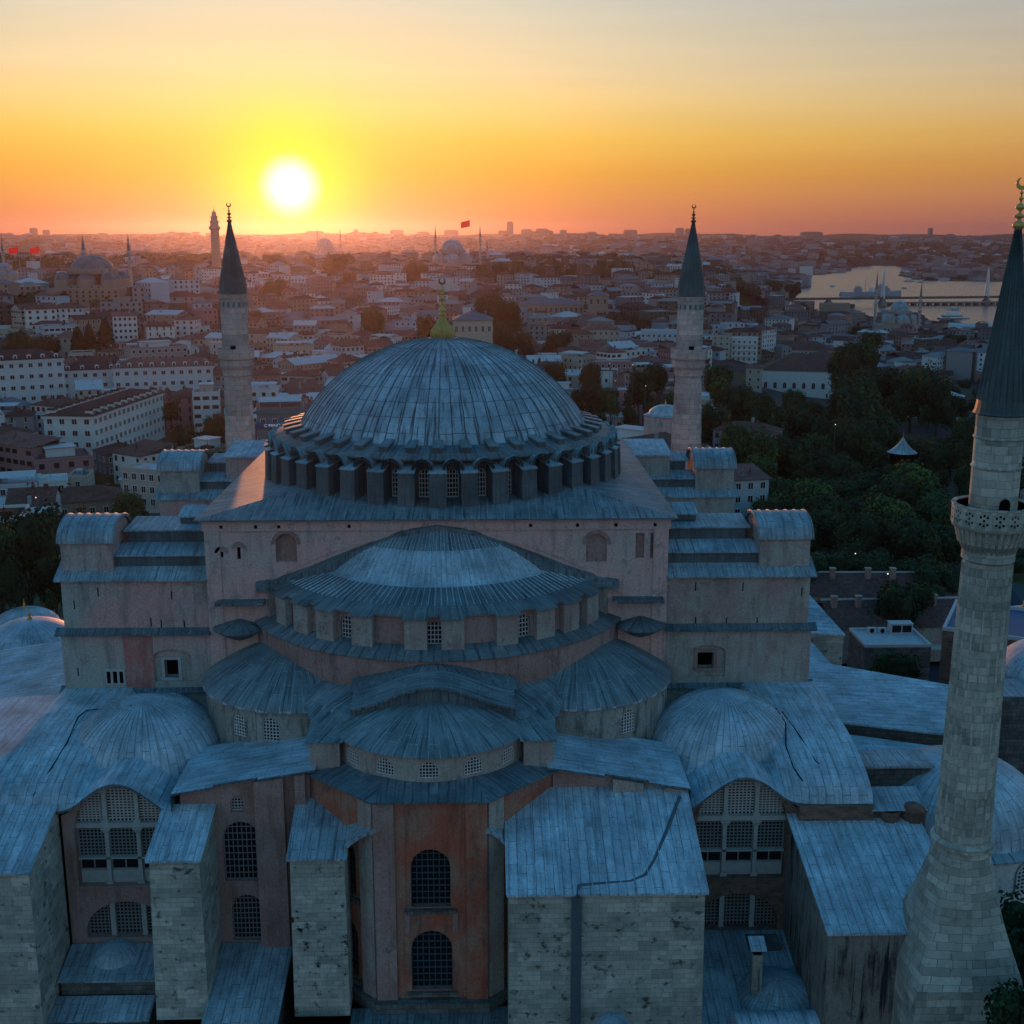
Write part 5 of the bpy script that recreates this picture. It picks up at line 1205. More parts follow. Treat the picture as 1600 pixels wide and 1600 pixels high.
geo = N(nt, 'ShaderNodeNewGeometry').outputs['Position']
wv = N(nt, 'ShaderNodeTexNoise', inp={'Vector': N(nt, 'ShaderNodeMapping', inp={0: geo, 3: (.05,.12,1)}).outputs[0], 'Scale': 1.0, 'Detail': 6.0}).outputs[0]
nt.links.new(N(nt, 'ShaderNodeBump', inp={'Strength': .8, 'Distance': 3.0, 'Height': wv}).outputs[0], b.inputs['Normal'])
mb = MB(); mb.face([(150,1000,-40),(3200,1000,-40),(3200,5600,-40),(150,5600,-40)]); tag(mb.build('water', m), kind='structure')

# ================================================================== SPECIAL BUILDINGS OF THE CITY
RES = [(0,0,62),(38,-50,14),(-50,25,12),(50,-25,16)]
def reserve(x, y, r): RES.append((x, y, r))
WINM = {}
def win_mesh(key, w, h, frame, arch=False):
    if key in WINM: return WINM[key]
    mb = MB(); z1 = h
    if arch:
        pts = [(-w/2,0),(w/2,0)]+[(w/2*math.cos(PI*j/6), h-w/2+w/2*math.sin(PI*j/6)) for j in range(7)]
        mb.face([(x,-.06,zz) for x, zz in pts]); 
    else: mb.face([(-w/2,-.06,0),(w/2,-.06,0),(w/2,-.06,h),(-w/2,-.06,h)])
    f = .12
    for a in ((-w/2-f,-w/2,0,h-(w/2 if arch else 0)),(w/2,w/2+f,0,h-(w/2 if arch else 0)),(-.04,.04,0,h)): mb.box(a[0],a[1],-.12,.02,a[2],a[3],mi=1)
    mb.box(-w/2-f,w/2+f,-.2,.02,-.14,0,mi=1)
    if not arch: mb.box(-w/2-f,w/2+f,-.14,.02,h,h+f,mi=1)
    o = mb.build('window', [m_['glass'], m_[frame]]); WINM[key] = o.data; bpy.data.objects.remove(o); return WINM[key]
def roof_mesh(mb, w, d, h, kind, ov=.5, pitch=.42, mi=0):
    x0, x1, y0, y1 = -w/2-ov, w/2+ov, -d/2-ov, d/2+ov
    if kind == 'hip':
        r = min(w, d)/2+ov; rh = r*pitch; 
        if w >= d: a, b = (x0+r, 0), (x1-r, 0)
        else: a, b = (0, y0+r), (0, y1-r)
        A, B = (a[0],a[1],h+rh), (b[0],b[1],h+rh); c = [(x0,y0,h),(x1,y0,h),(x1,y1,h),(x0,y1,h)]
        if w >= d: F = [[c[0],c[1],B,A],[c[1],c[2],B],[c[2],c[3],A,B],[c[3],c[0],A]]
        else: F = [[c[0],c[1],A],[c[1],c[2],B,A],[c[2],c[3],B],[c[3],c[0],A,B]]
        for f in F: mb.face(f, mi=mi)
        mb.face([(p[0],p[1],p[2]-.02) for p in c[::-1]], mi=mi); return rh
    if kind == 'gable':
        rh = (d/2+ov)*pitch
        mb.face([(x0,y0,h),(x1,y0,h),(x1,0,h+rh),(x0,0,h+rh)], mi=mi); mb.face([(x1,y1,h),(x0,y1,h),(x0,0,h+rh),(x1,0,h+rh)], mi=mi)
        return rh
    if kind == 'shed':
        rh = d*.2; mb.hexa([(x0,y0,h),(x1,y0,h),(x1,y1,h+rh-.15),(x0,y1,h+rh-.15)],[(x0,y0,h+.15),(x1,y0,h+.15),(x1,y1,h+rh),(x0,y1,h+rh)], mi=mi); return rh
    mb.box(x0+ov,x1-ov,y0+ov,y1-ov,h+.002,h+.08, mi=mi)
    return 0
def house(loc, rz, w, d, floors, fh, wall, roofk, roofm, label=None, group=None, detail=2, cat='house', name='house', ww=1.1, wh=1.5, arch=False, sp=3.0, frame='white_trim', dormers=0, extras=(), base=3.0, pitch=.42):
    t = empty(name, loc, rz); tag(t, label, cat, group); h = floors*fh
    mb = MB(); mb.box(-w/2,w/2,-d/2,d/2,-base,h)
    if roofk == 'gable':
        rh = (d/2+.5)*pitch*d/(d+1)
        for s in (-1,1): mb.face([(s*w/2,-d/2,h),(s*w/2,d/2,h),(s*w/2,0,h+rh)][::s])
    if roofk == 'shed': mb.box(-w/2,w/2,d/2-.25,d/2,h,h+d*.18)
    if roofk == 'flat':
        for a in ((-w/2,w/2,-d/2,-d/2+.25),(-w/2,w/2,d/2-.25,d/2),(-w/2,-w/2+.25,-d/2+.25,d/2-.25),(w/2-.25,w/2,-d/2+.25,d/2-.25)): mb.box(*a, h, h+.7)
    wins = []
    for (L, ang) in ((w,0),(d,PI/2),(d,-PI/2),(w,PI)):
        off = d/2 if L is w and ang in (0,PI) else w/2
        n = max(1, int(L/sp))
        for f in range(floors):
            for i in range(n):
                wins.append((-L/2+L*(i+.5)/n, off, ang, f*fh+fh*.3))
    if detail < 2:
        if random.random() < .22: ww = sp*.8; wh = 1.3
        elif random.random() < .2: ww = .8; wh = 2.0
        for (u, off, ang, zz) in wins:
            if random.random() < .08: continue
            ca, sa = math.cos(ang), math.sin(ang); T = lambda X, Y, Z: (X*ca-Y*sa, X*sa+Y*ca, Z); q = [(u-ww/2,zz),(u+ww/2,zz),(u+ww/2,zz+wh),(u-ww/2,zz+wh)]
            mb.face([T(a, -off-.04, b_) for a, b_ in q], mi=1)
            mb.face([T(a, -off-.02, b_) for a, b_ in ((u-ww/2-.15,zz-.2),(u+ww/2+.15,zz-.2),(u+ww/2+.15,zz+wh+.15),(u-ww/2-.15,zz+wh+.15))], mi=2)
    wl = mb.build('wall', [m_[wall], m_['glass'], m_[frame]], t)
    if detail >= 2:
        me = win_mesh((ww, wh, frame, arch), ww, wh, frame, arch)
        if len(wins) > 96: wins = [w_ for w_ in wins if w_[2] != PI][:100]
        for (u, off, ang, zz) in wins:
            o = bpy.data.objects.new('window', me); COL.objects.link(o); o.parent = wl; ca, sa = math.cos(ang), math.sin(ang)
            o.location = (u*ca+off*sa, u*sa-off*ca, zz); o.rotation_euler = (0,0,ang)
    mb = MB(); rh = roof_mesh(mb, w, d, h, roofk, pitch=pitch)
    if cat == 'house':
        for k in range(random.randrange(2, 6)):
            x, y = random.uniform(-w*.38,w*.38), random.uniform(-d*.3,d*.3); s = random.uniform(.25,.8); zt = h+(rh*max(0, 1-abs(y)/(d/2)) if roofk in ('hip','gable') else .1)
            if roofk == 'flat' and random.random() < .4: s *= 2.2
            mb.box(x-s,x+s,y-s*.6,y+s*.6,h,zt+random.uniform(.4,1.3))
            if random.random() < .4: mb.box(x-.04,x+.04,y-.04,y+.04,zt,zt+random.uniform(2,3.5)); mb.rev((x,y),[(.02,zt+1.2),(.45,zt+1.5)],n=8)
    ro = mb.build('roof', m_[roofm], t)
    if roofk == 'gable' and False: pass
    if roofk == 'hip' and cat == 'hotel':
        mb = MB(); mb.box(-w/2-.45,w/2+.45,-d/2-.45,d/2+.45,h-.9,h-.3); mb.build('cornice', m_['white_trim'], t)
    for k in range(dormers):
        for s in (-1, 1):
            x = -w/2+w*(k+.5)/dormers; y = -d/2+.6; mb = MB(); zt = h+.15
            mb.box(x-.75,x+.75,y,y+2.6,zt,zt+1.3); 
            pts = [(x-.95,zt+1.3),(x+.95,zt+1.3)]+[(x+.95*math.cos(PI*j/6), zt+1.3+.6*math.sin(PI*j/6)) for j in range(1,6)]
            mb.face([(a, y-.08, b_) for a, b_ in pts]); mb.grid(lambda j, q: (x+.95*math.cos(PI*j/6), y-.08+2.8*q, zt+1.3+.6*math.sin(PI*j/6)), list(range(7)), [0,1], mi=2)
            mb.box(x-.42,x+.42,y-.05,y+.02,zt+.25,zt+1.35,mi=1)
            if s < 0: o = mb.build('dormer', [m_['white_trim'], m_['glass'], m_[roofm]], ro)
            else: o2 = o.copy(); COL.objects.link(o2); o2.parent = ro; o2.rotation_euler = (0,0,PI)
    for e in extras:
        mb = MB()
        if e == 'chimney': x = random.uniform(-w/4,w/4); mb.box(x-.35,x+.35,-.4,.4,h,h+rh+1.2); mb.build('chimney', m_['grey'], ro)
        if e == 'tank': x = random.uniform(-w/4,w/4); mb.tube((x-.8,d/5,h+1.0),(x+.8,d/5,h+1.0),.45,n=10); mb.box(x-.7,x-.6,d/5-.3,d/5+.3,h,h+.9); mb.box(x+.6,x+.7,d/5-.3,d/5+.3,h,h+.9); mb.build('water_tank', m_['roof_pale'], ro)
        if e == 'penthouse': mb.box(-w*.25,w*.25,-d*.1,d*.35,h,h+2.6); mb.box(-w*.28,w*.28,-d*.14,d*.38,h+2.6,h+2.8,mi=1); mb.build('penthouse', [m_['white' if wall != 'white' else 'cream'], m_['roof_pale']], t)
        if e == 'awning': mb.hexa([(-w*.45,-d*.48,h+2.1),(w*.45,-d*.48,h+2.1),(w*.45,d*.1,h+2.5),(-w*.45,d*.1,h+2.5)],[(-w*.45,-d*.48,h+2.2),(w*.45,-d*.48,h+2.2),(w*.45,d*.1,h+2.6),(-w*.45,d*.1,h+2.6)]); [mb.tube((sx*w*.44,yy,h),(sx*w*.44,yy,h+2.2),.06,n=6) for sx in (-1,0,1) for yy in (-d*.46,d*.08)]; mb.build('terrace_awning', m_['roof_pale'], t)
        if e == 'balcony':
            for f in range(1, floors): mb = MB(); mb.box(-w*.4,w*.4,-d/2-1.0,-d/2,f*fh-.1,f*fh+.05); mb.box(-w*.4,w*.4,-d/2-1.0,-d/2-.9,f*fh+.05,f*fh+.9); mb.build('balcony', m_['white_trim'], t)
    reserve(loc[0], loc[1], math.hypot(w, d)/2+2)
    return t
def at(px, py): p, D = G(px, py); return p, D
def hs_px(pxl, pxr, py_eave, py_base, d, rot, floors, wall, roofk, roofm, label, D=None, **k):
    pxc = (pxl+pxr)/2; p, DD = at(pxc, py_base)
    if D:
        q = P(pxc, py_base, D=D); p = Vector((q.x, q.y, ground(q.x, q.y))); DD = D; top = P(pxc, py_eave, D=D).z; H = top-p.z
    else: H = (py_base-py_eave)*DD/FPX*1.03
    w = (pxr-pxl)*DD*.985/FPX; fw = Vector((p.x-CAM.x, p.y-CAM.y, 0)).normalized(); az = math.atan2(-fw.x, fw.y)
    cr = abs(math.cos(R_(rot))); w2 = max(5, (w-abs(math.sin(R_(rot)))*d)/max(cr,.3)) if rot else w
    loc = p+fw*(d/2*cr+ w2/2*abs(math.sin(R_(rot))))
    return house((loc.x, loc.y, p.z), az+R_(rot), w2, d, floors, H/floors, wall, roofk, roofm, label, **k)
hk = dict(cat='hotel', name='hotel', group=None, ww=1.5, wh=1.5, sp=3.6, frame='white_trim')
hs_px(-40,98,574,652,16,6,5,'white','hip','roof_tile_dark','white five-storey hotel with arched dormers cut by the left edge', dormers=7, **hk)
hs_px(104,186,583,640,14,0,4,'white','hip','roof_tile_dark','white hotel wing with four pairs of dormers between the two larger white hotels at left', dormers=4, **hk)
hs_px(186,332,578,640,15,0,4,'white','hip','roof_tile_rose','long white hotel with many dormers under a dull red roof beside the left minaret', dormers=9, **hk)
Nc = P(150,722,Z=-2); Fc = P(258,676,Z=-2); ax = (Fc-Nc); LL = ax.length; ax.normalize(); bk = Vector((-ax.y, ax.x, 0)); cc = (Nc+Fc)/2+bk*8
house((cc.x, cc.y, -2), math.atan2(ax.y, ax.x), LL, 16, 4, 3.6, 'render_white', 'hip', 'roof_tile_dark', 'long white hotel turned at an angle with arched dormers along its brown roof', dormers=11, detail=2, pitch=.3, **hk)
hs_px(100,168,690,718,10,0,2,'white','hip','roof_black','low white house with dark hipped roof in front of the angled hotel', cat='house')
hs_px(-10,52,640,672,12,14,2,'grey','hip','slate','grey two-storey house with a slate roof at the left edge below the dormered hotel')
hs_px(-20,66,765,800,13,-6,2,'white','flat','roof_pale','white house with wide glazed terrace and pale flat roof at the left edge', extras=('awning',))
hs_px(66,108,758,795,9,0,2,'render_white','flat','roof_pale','plain white blank-walled house right of the glazed terrace house')
hs_px(110,150,752,790,9,-12,2,'cream','flat','teal','small cream house with a teal rooftop terrace', extras=('tank',))
hs_px(75,195,785,812,12,0,1,'tan','hip','roof_tile','low house with a broad faded red hipped roof above the left tower turret')
hs_px(150,228,712,745,11,20,2,'slate','hip','roof_tile_dark','dark house with brown tiled roof just left of the far left barrel-roofed turret')
hs_px(430,492,545,585,12,0,3,'cream','flat','roof_tile_rose','pale house with crowded rooftop restaurant lit warm beside the left thick minaret', extras=('awning',))
t = hs_px(404,478,640,706,12,0,4,'slate','flat','roof_tile_dark','dark hotel with a blue lettered sign between the left minaret and the dome', D=330, extras=('awning',), cat='hotel', name='hotel')
w_ = 74*330/FPX
mb = MB(); sgn_z = P(430,664,D=330).z-t.location.z
dd = 6.0
mb.box(-w_/2-.6, w_/2, -dd-.5, -dd-.06, sgn_z-.75, sgn_z+.75); sb = mb.build('sign_band', m_['sign_blue'], t)
cu = bpy.data.curves.new('sign_text', 'FONT'); cu.body = 'C PANORAMA'; cu.size = 1.15; cu.extrude = .03; cu.align_x = 'LEFT'
to = bpy.data.objects.new('tmp', cu); COL.objects.link(to)
bpy.context.view_layer.update(); me = bpy.data.meshes.new_from_object(to.evaluated_get(bpy.context.evaluated_depsgraph_get())); bpy.data.objects.remove(to)
me.materials.clear(); me.materials.append(m_['sign_letters']); lt = bpy.data.objects.new('lettering', me); COL.objects.link(lt); lt.parent = sb; lt.location = (-w_/2+2.0, -dd-.54, sgn_z-.42); lt.rotation_euler = (PI/2,0,0)
mb = MB(); mb.box(-w_/2-.1, w_/2+.1, -dd-.25, -dd-.05, sgn_z+3.0, sgn_z+4.2); mb.build('green_fascia', m_['teal'], t)
hs_px(708,770,500,532,16,0,5,'cream','hip','slate','cream house with tall dark windows and a grey hipped roof right of the gilded finial', D=520, sp=2.8, arch=False, ww=1.1, wh=2.4)
hs_px(810,912,478,512,22,0,2,'tan','hip','slate','ornate stone school with arched windows and pale rooftop skylights', sp=3.6, ww=1.5, wh=3.6, arch=True, cat='school', name='school', pitch=.35, extras=('penthouse',))
hs_px(918,950,462,508,16,0,3,'tan','hip','slate','square stone tower pavilion with a low grey roof beside the ornate school', D=860, sp=4, ww=1.6, wh=3.4, arch=True, cat='tower', name='tower_pavilion')
hs_px(908,968,518,560,13,0,4,'cream','hip','roof_tile_rose','cream block with four rows of windows and a red roof right of the dome top', wh=1.7)
hs_px(872,908,552,582,10,0,2,'render_white','gable','roof_tile','blank white gabled house right of the dome top')
hs_px(905,945,540,572,10,0,2,'rose','gable','roof_tile_rose','dull pink gabled house beside the blank white one')
hs_px(1000,1058,522,566,13,0,4,'pale_blue','flat','roof_pale','pale blue-white apartment block left of the right thick minaret', extras=('tank',))
hs_px(968,1012,535,566,12,0,4,'slate','flat','roof_flat','dark balconied block between the cream block and the pale blue block', extras=('balcony',))
hs_px(1112,1140,528,560,12,0,4,'cream','flat','roof_tile','narrow cream apartment block right of the right thick minaret')
hs_px(1142,1182,532,566,12,0,4,'white','flat','roof_pale','white block with long ribbon balconies right of the right thick minaret', extras=('balcony',))
hs_px(905,965,585,625,13,0,2,'render_white','flat','roof_black','modern white building with a black flat roof and canopy right of the dome')
hs_px(965,1035,598,630,14,0,2,'cream','flat','roof_black','modern pale hall with a wide black roof left of the right thick minaret')
hs_px(900,943,622,655,10,0,2,'maroon','hip','roof_tile_rose','maroon timber house with white window frames right of the dome', ww=1.3, wh=1.9, sp=2.6)
hs_px(1165,1190,578,612,13,0,3,'cream','hip','roof_tile_rose','pale end pavilion of the long palace building with red roof')
hs_px(1190,1320,583,620,30,0,1,'white','hip','roof_tile','long palace building with white walls and a broad red roof above the park', sp=4.5, ww=1.7, wh=3.2, arch=True, cat='palace', name='palace', pitch=.5)
hs_px(1170,1300,548,562,26,0,2,'cream','hip','roof_tile','second red-roofed palace range behind the long white one', cat='palace', name='palace')
hs_px(1405,1500,625,655,14,-10,2,'render_white','hip','roof_pale','white house with a shallow pale roof among the park trees right', sp=7)
hs_px(1180,1230,775,800,10,0,2,'pale_blue','hip','roof_tile','pale blue house with red hipped roof behind the right tower turret', detail=2)
hs_px(1135,1172,695,715,9,0,1,'rose','hip','roof_tile_dark','pink house with brown hipped roof right of the right thick minaret')
hs_px(945,1010,690,722,11,-8,2,'white','gable','roof_tile','white house with a steep red-brown gable and one dark window right of the drum')
hs_px(1010,1050,705,728,10,0,2,'render_white','gable','roof_tile','white gabled house beside the foot of the right thick minaret')
hs_px(945,990,655,675,10,0,1,'cream','flat','roof_pale','cream arcade building with arched openings right of the drum', arch=True, ww=1.6, wh=2.2)
hs_px(395,440,590,640,10,10,3,'rose','gable','roof_tile','pink-walled gabled house beside the left thick minaret')
domed_tomb(1040,632,330,4.6,2.6,3.2,ground(60,200)-1,'small pink domed prayer house with arched windows beside the right thick minaret', wall='plaster_pink', roof='lead_pale')
# garden pavilion with a concave pointed roof
p = P(1410,705,D=330); g0 = ground(p.x, p.y); t = empty('garden_kiosk', (p.x, p.y, g0)); tag(t, 'pale concave tent-like roof of a garden kiosk poking out of the dark trees', 'kiosk'); hk_ = P(1408,682,D=330).z-g0
mb = MB(); mb.rev((0,0), [(3.9,hk_-4.2),(3.0,hk_-3.6),(2.0,hk_-2.8),(1.1,hk_-1.8),(.5,hk_-.9),(.05,hk_)], n=16, count=16, sm=False); mb.build('roof', m_['lead'], t)
mb = MB(); mb.rev((0,0), [(3.1,0),(3.1,hk_-3.8)], n=16, sm=False); mb.build('wall', m_['void'], t); mb = MB(); mb.tube((0,0,hk_),(0,0,hk_+2.2),.09,.03); mb.build('finial', m_['lead'], t)
reserve(p.x, p.y, 10)

# far mosques
def mosque(px, dpx, y_apex, y_dbase, y_base, wpx, D, mins, label, dome='lead', wall='plaster_grey', ground_z=None, ss=.82):
    k = D/FPX; a = P(px, y_apex, D=D); zb_ = P(px, y_dbase, D=D).z; z0 = P(px, y_base, D=D).z; gz = min(ground(a.x, a.y), z0)-2
    t = empty('mosque', (a.x, a.y, gz)); tag(t, label, 'mosque'); R = dpx*k/2; W = wpx*k/2
    za, zb2, z1 = a.z-gz, zb_-gz, z0-gz
    mb = MB(); h = za-zb2; pr = [(R*math.sin(q), zb2+h*math.cos(q)) for q in [PI/2*(1-j/10) for j in range(11)]]; pr[-1] = (.05, za); mb.rev((0,0), pr, n=32, count=40, row=.65); mb.tube((0,0,za-.3),(0,0,za+h*.35),.35,.08); mb.build('main_dome', m_[dome], t)
    mb = MB(); mb.rev((0,0), [(R*1.06,zb2-h*.35),(R*1.06,zb2+.2),(R*.98,zb2+.4)], n=32)
    for q in range(16): c, s = math.cos(q*PI/8), math.sin(q*PI/8); mb.rbox((R*1.1*s,-R*1.1*c), q*PI/8, R*.14, R*.2, zb2-h*.35, zb2)
    mb.build('drum', m_[wall], t)
    zs = zb2-h*.3; 
    for (dx, dy) in ((0,-1),(1,0),(-1,0),(0,1)):
        mb = MB(); r = R*ss; hh = h*.75*ss/.82; pr = [(r*math.sin(q), zs-hh+hh*math.cos(q)) for q in [PI/2*(1-j/7) for j in range(8)]]; pr[-1] = (.05, zs); mb.rev((dx*R*.95,dy*R*.95), pr, n=24, count=30); mb.rev((dx*R*.95,dy*R*.95), [(r,0),(r,zs-hh+.05)], n=20, mi=1); mb.build('semi_dome', [m_[dome], m_[wall]], t)
    for sx in (-1,1):
        for sy in (-1,1):
            mb = MB(); r = R*.36; zz = zs-h*.4; pr = [(r*math.sin(q), zz+r*math.cos(q)) for q in [PI/2*(1-j/5) for j in range(6)]]; pr[-1] = (.03, zz+r); mb.rev((sx*R*1.12,sy*R*1.12), pr, n=14, count=14); mb.rev((sx*R*1.12,sy*R*1.12), [(r,0),(r,zz+.05)], n=14, mi=1); mb.build('corner_dome', [m_[dome], m_[wall]], t)
    mb = MB(); zw = (zs-h*.8); mb.box(-W*.78,W*.78,-R*1.6,R*1.6,0,max(2,zw*.86)); mb.box(-R*1.3,R*1.3,-R*1.3,R*1.3,0,zw)
    for i in range(11):
        x = -W*.70+W*1.4*i/10
        for f0, f1 in ((.2,.32),(.42,.54),(.62,.74)): mb.box(x-W*.022,x+W*.022,-R*1.6-.1,-R*1.6,zw*f0,zw*f1, mi=1)
    for i in range(7):
        x = -R+2*R*i/6; mb.box(x-R*.04,x+R*.04,-R*1.3-.1,-R*1.3,zw*.88,zw*.95, mi=1)
    mb.box(-W,W,-R*1.3,R*1.9,0,max(1.5,zw*.45)); mb.build('prayer_hall', [m_[wall], m_['glass']], t)
    for (mx, ytop, ybot, dy) in mins:
        q = P(mx, ytop, D=D+dy); H = q.z-gz; x, y = q.x-a.x, q.y-a.y; r = max(1.2, 1.05*k); mb = MB(); hc = H*.26
        mb.rev((x,y), [(r*1.3,0),(r*1.25,H*.3),(r,H*.31),(r,H*.5),(r*1.6,H*.53),(r*1.6,H*.55),(r*.9,H*.55),(r*.9,H*.66),(r*1.5,H*.68),(r*1.5,H*.70),(r*.85,H*.70),(r*.85,H-hc)], n=12, sm=False); mb.rev((x,y), [(r*1.05,H-hc),(.1,H*.97),(.08,H*1.0)], n=12, mi=1, sm=False)
        mb.build('minaret', [m_['minaret_far'], m_['lead_dark']], t)
    reserve(a.x, a.y, W+8); return t
mosque(142,59,398,420,456,130,800,[(128,362,450,60),(199,363,460,20)],'grey mosque with one wide dome and two slim minarets on the left', wall='tan', dome='lead_dark', ss=.45)
mosque(706,34,374,390,432,100,1480,[(680,350,430,-5),(750,348,430,0),(761,372,430,90)],'large hazy mosque with stacked domes on the hill above the gilded finial')
mosque(507,24,372,386,398,60,2700,[(495,353,395,0),(531,353,395,0)],'faint twin-minaret mosque silhouetted in the glow under the sun')
mosque(1407,28,470,485,532,78,1170,[(1441,437,520,0),(1372,420,520,10)],'blue domed waterside mosque with two minarets in front of the bridge')
mosque(6,20,410,420,440,40,1150,[(1,362,430,0)],'mosque half cut by the left edge with a single minaret')
# fire tower
q = P(341,462,D=1180); g0 = ground(q.x, q.y); zt = P(338,322,D=1180).z; t = empty('fire_tower', (q.x, q.y, g0)); tag(t, 'tall slender watch tower with stepped lantern top beside the left minaret cap', 'tower'); H = zt-g0
mb = MB(); mb.rev((0,0), [(6,0),(5.4,H*.1),(4.4,H*.12),(3.9,H*.69),(5.2,H*.71)], n=16, sm=False); mb.build('shaft', m_['tan'], t)
mb = MB(); mb.rev((0,0), [(5.3,H*.71),(5.3,H*.745),(3.9,H*.746),(3.8,H*.795),(4.5,H*.80),(4.4,H*.812),(3.2,H*.813),(3.0,H*.855),(3.7,H*.86),(3.5,H*.872),(2.3,H*.873),(2.0,H*.91),(2.5,H*.915),(.6,H*.94),(.3,H*.95),(.1,H)], n=16, sm=False); mb.build('lantern', m_['grey'], t); reserve(q.x,q.y,12)
# flags
def flag(px, py, D, w, h, label):
    q = P(px, py, D=D); g0 = ground(q.x, q.y); t = empty('flag', (q.x, q.y, g0)); tag(t, label, 'flag', 'red flags on tall poles'); H = q.z-g0
    mb = MB(); mb.tube((0,0,0),(0,0,H+.6),.28,.16); mb.build('pole', m_['metal'], t)
    mb = MB(); fn = lambda u, v: (-w*u, math.sin(u*5)*w*.07*u, H-h*v*(1-.12*u)-w*.42*u*.8-.2*math.sin(u*6)); mb.grid(fn, [i/14 for i in range(15)], [j/5 for j in range(6)]); mb.build('cloth', m_['red_flag'], t)
flag(734,343,1500,11,8,'red flag on a pole standing clear of the skyline beside the hill mosque')
flag(28,384,900,6.5,4.2,'left of the two red flags above the trees at the left edge'); flag(61,384,900,6.5,4.2,'right of the two red flags above the trees at the left edge')

# bridges, pylons, ship, boats
Zb = -28; A = P(1175,468,Z=Zb); B = P(1640,463,Z=Zb); dr = (B-A); L = dr.length; an = math.atan2(dr.y, dr.x)
t = empty('rail_bridge', (A.x, A.y, -40), an); tag(t, 'long low cable-stayed rail bridge crossing the water with two pale pylons', 'bridge'); u_of = lambda px: (P(px,465,Z=Zb)-A).dot(dr.normalized())
mb = MB(); mb.box(0, L, -5, 5, 10.4, 13.0); mb.box(0, L, -5.2, -4.9, 13.0, 14.2); mb.build('deck', m_['dark_stone'], t)
for px in (1279,1371,1553):
    u = u_of(px); mb = MB(); mb.rbox((u,0),0,9,9,-4,8); mb.rbox((u,0),0,5,6,8,10.4); mb.build('pier', m_['concrete'], t)
for px in (1371,1553):
    u = u_of(px); mb = MB(); hp = 58
    for sy in (-1,1): mb.tube((u,sy*4.2,11),(u,sy*.6,hp-6),1.7,1.2,8)
    mb.tube((u,0,hp-8),(u,0,hp+1),1.5,.4,8); mb.build('pylon', m_['ship_white'], t)
    for k in range(1,10):
        for s in (-1,1): mb = MB(); mb.tube((u,0,hp-2-2.0*k),(u+s*(18+9*(10-k)),0,13.2),.12,n=4); mb.build('stay_cable', m_['roof_pale'], t)
A2 = P(1372,474,Z=-37); B2 = P(1640,472,Z=-37); dr2 = B2-A2; t = empty('road_bridge', (A2.x,A2.y,-40), math.atan2(dr2.y,dr2.x)); tag(t, 'low road bridge on many closely spaced supports in front of the rail bridge', 'bridge')
mb = MB(); mb.box(0,dr2.length,-9,9,3.0,4.4); mb.box(0,dr2.length,-9.1,-8.9,4.4,5.4); mb.build('deck', m_['concrete'], t)
for i in range(22): mb = MB(); x = dr2.length*(i+.5)/22; mb.rbox((x,0),0,4.5,14,-3,3.0); mb.build('support', m_['concrete'], t)
q = P(1360,462,Z=-40); t = empty('ship', (q.x,q.y,-40), R_(-4)); tag(t, 'long grey ship moored beyond the rail bridge', 'ship')
mb = MB(); Ls_ = 56
sec = [(-Ls_,0,7,7.5),(-Ls_*.8,5,7,6.2),(-Ls_*.3,8,8,5.6),(Ls_*.4,8,8,5.8),(Ls_*.8,4.5,6,8),(Ls_,.2,.5,10)]
mb.grid(lambda i, k: (sec[i][0]+(2.5 if i == 5 and k in (2,) else 0), (-1,-1,0,1,1)[k]*(sec[i][1] if k in (0,4) else sec[i][2]) if k != 2 else 0, sec[i][3] if k in (0,4) else -.5), list(range(6)), [0,1,2,3,4], sm=False)
mb.face([(s[0],-s[1],s[3]) for s in sec]+[(s[0],s[1],s[3]) for s in sec[::-1]]); mb.build('hull', m_['ship_grey'], t)
mb = MB(); mb.box(-30,-16,-5,5,6,13); mb.box(-28,-18,-4,4,13,17); mb.box(8,34,-5.5,5.5,6,14); mb.box(12,30,-4.5,4.5,14,18); mb.box(16,24,-3,3,18,22); mb.build('superstructure', m_['ship_grey'], t)
mb = MB(); mb.tube((-10,0,6),(-10,0,34),.5,.2); mb.tube((20,0,22),(20,0,32),.5,.2); mb.tube((-24,0,17),(-24,0,23),.4,.2); mb.build('mast', m_['metal'], t)
mb = MB(); mb.rbox((0,0),0,6,5,6,15); mb.build('funnel', m_['ship_white'], t)
def boat(px, py, Lb, label, rz=0, cabin=1):
    q = P(px, py, Z=-40); t = empty('ferry' if Lb > 20 else 'boat', (q.x,q.y,-40), R_(rz)); tag(t, label, 'ferry' if Lb > 20 else 'boat')
    mb = MB(); w = Lb*.14; sec = [(-Lb/2,w*.8,1.6),(-Lb*.3,w,1.4),(Lb*.25,w,1.6),(Lb/2,.1,2.6)]
    mb.grid(lambda i, k: (sec[i][0], (-1,-.7,.7,1)[k]*sec[i][1], sec[i][2] if k in (0,3) else -.3), list(range(4)), [0,1,2,3], sm=False); mb.face([(s[0],-s[1],s[2]) for s in sec]+[(s[0],s[1],s[2]) for s in sec[::-1]]); mb.build('hull', m_['ship_white'], t)
    mb = MB(); mb.box(-Lb*.35,Lb*.2,-w*.7,w*.7,1.5,1.5+Lb*.09); mb.box(-Lb*.2,Lb*.1,-w*.5,w*.5,1.5+Lb*.09,1.5+Lb*.15); mb.box(-Lb*.36,Lb*.21,-w*.71,w*.71,1.5+Lb*.035,1.5+Lb*.06,mi=1); mb.build('cabin', [m_['ship_white'], m_['glass']], t)
boat(1490,484,18,'small boat leaving a wake between the bridge and the near quay', 170); boat(1491,498,46,'white ferry by the near quay right of the waterside mosque', 10)
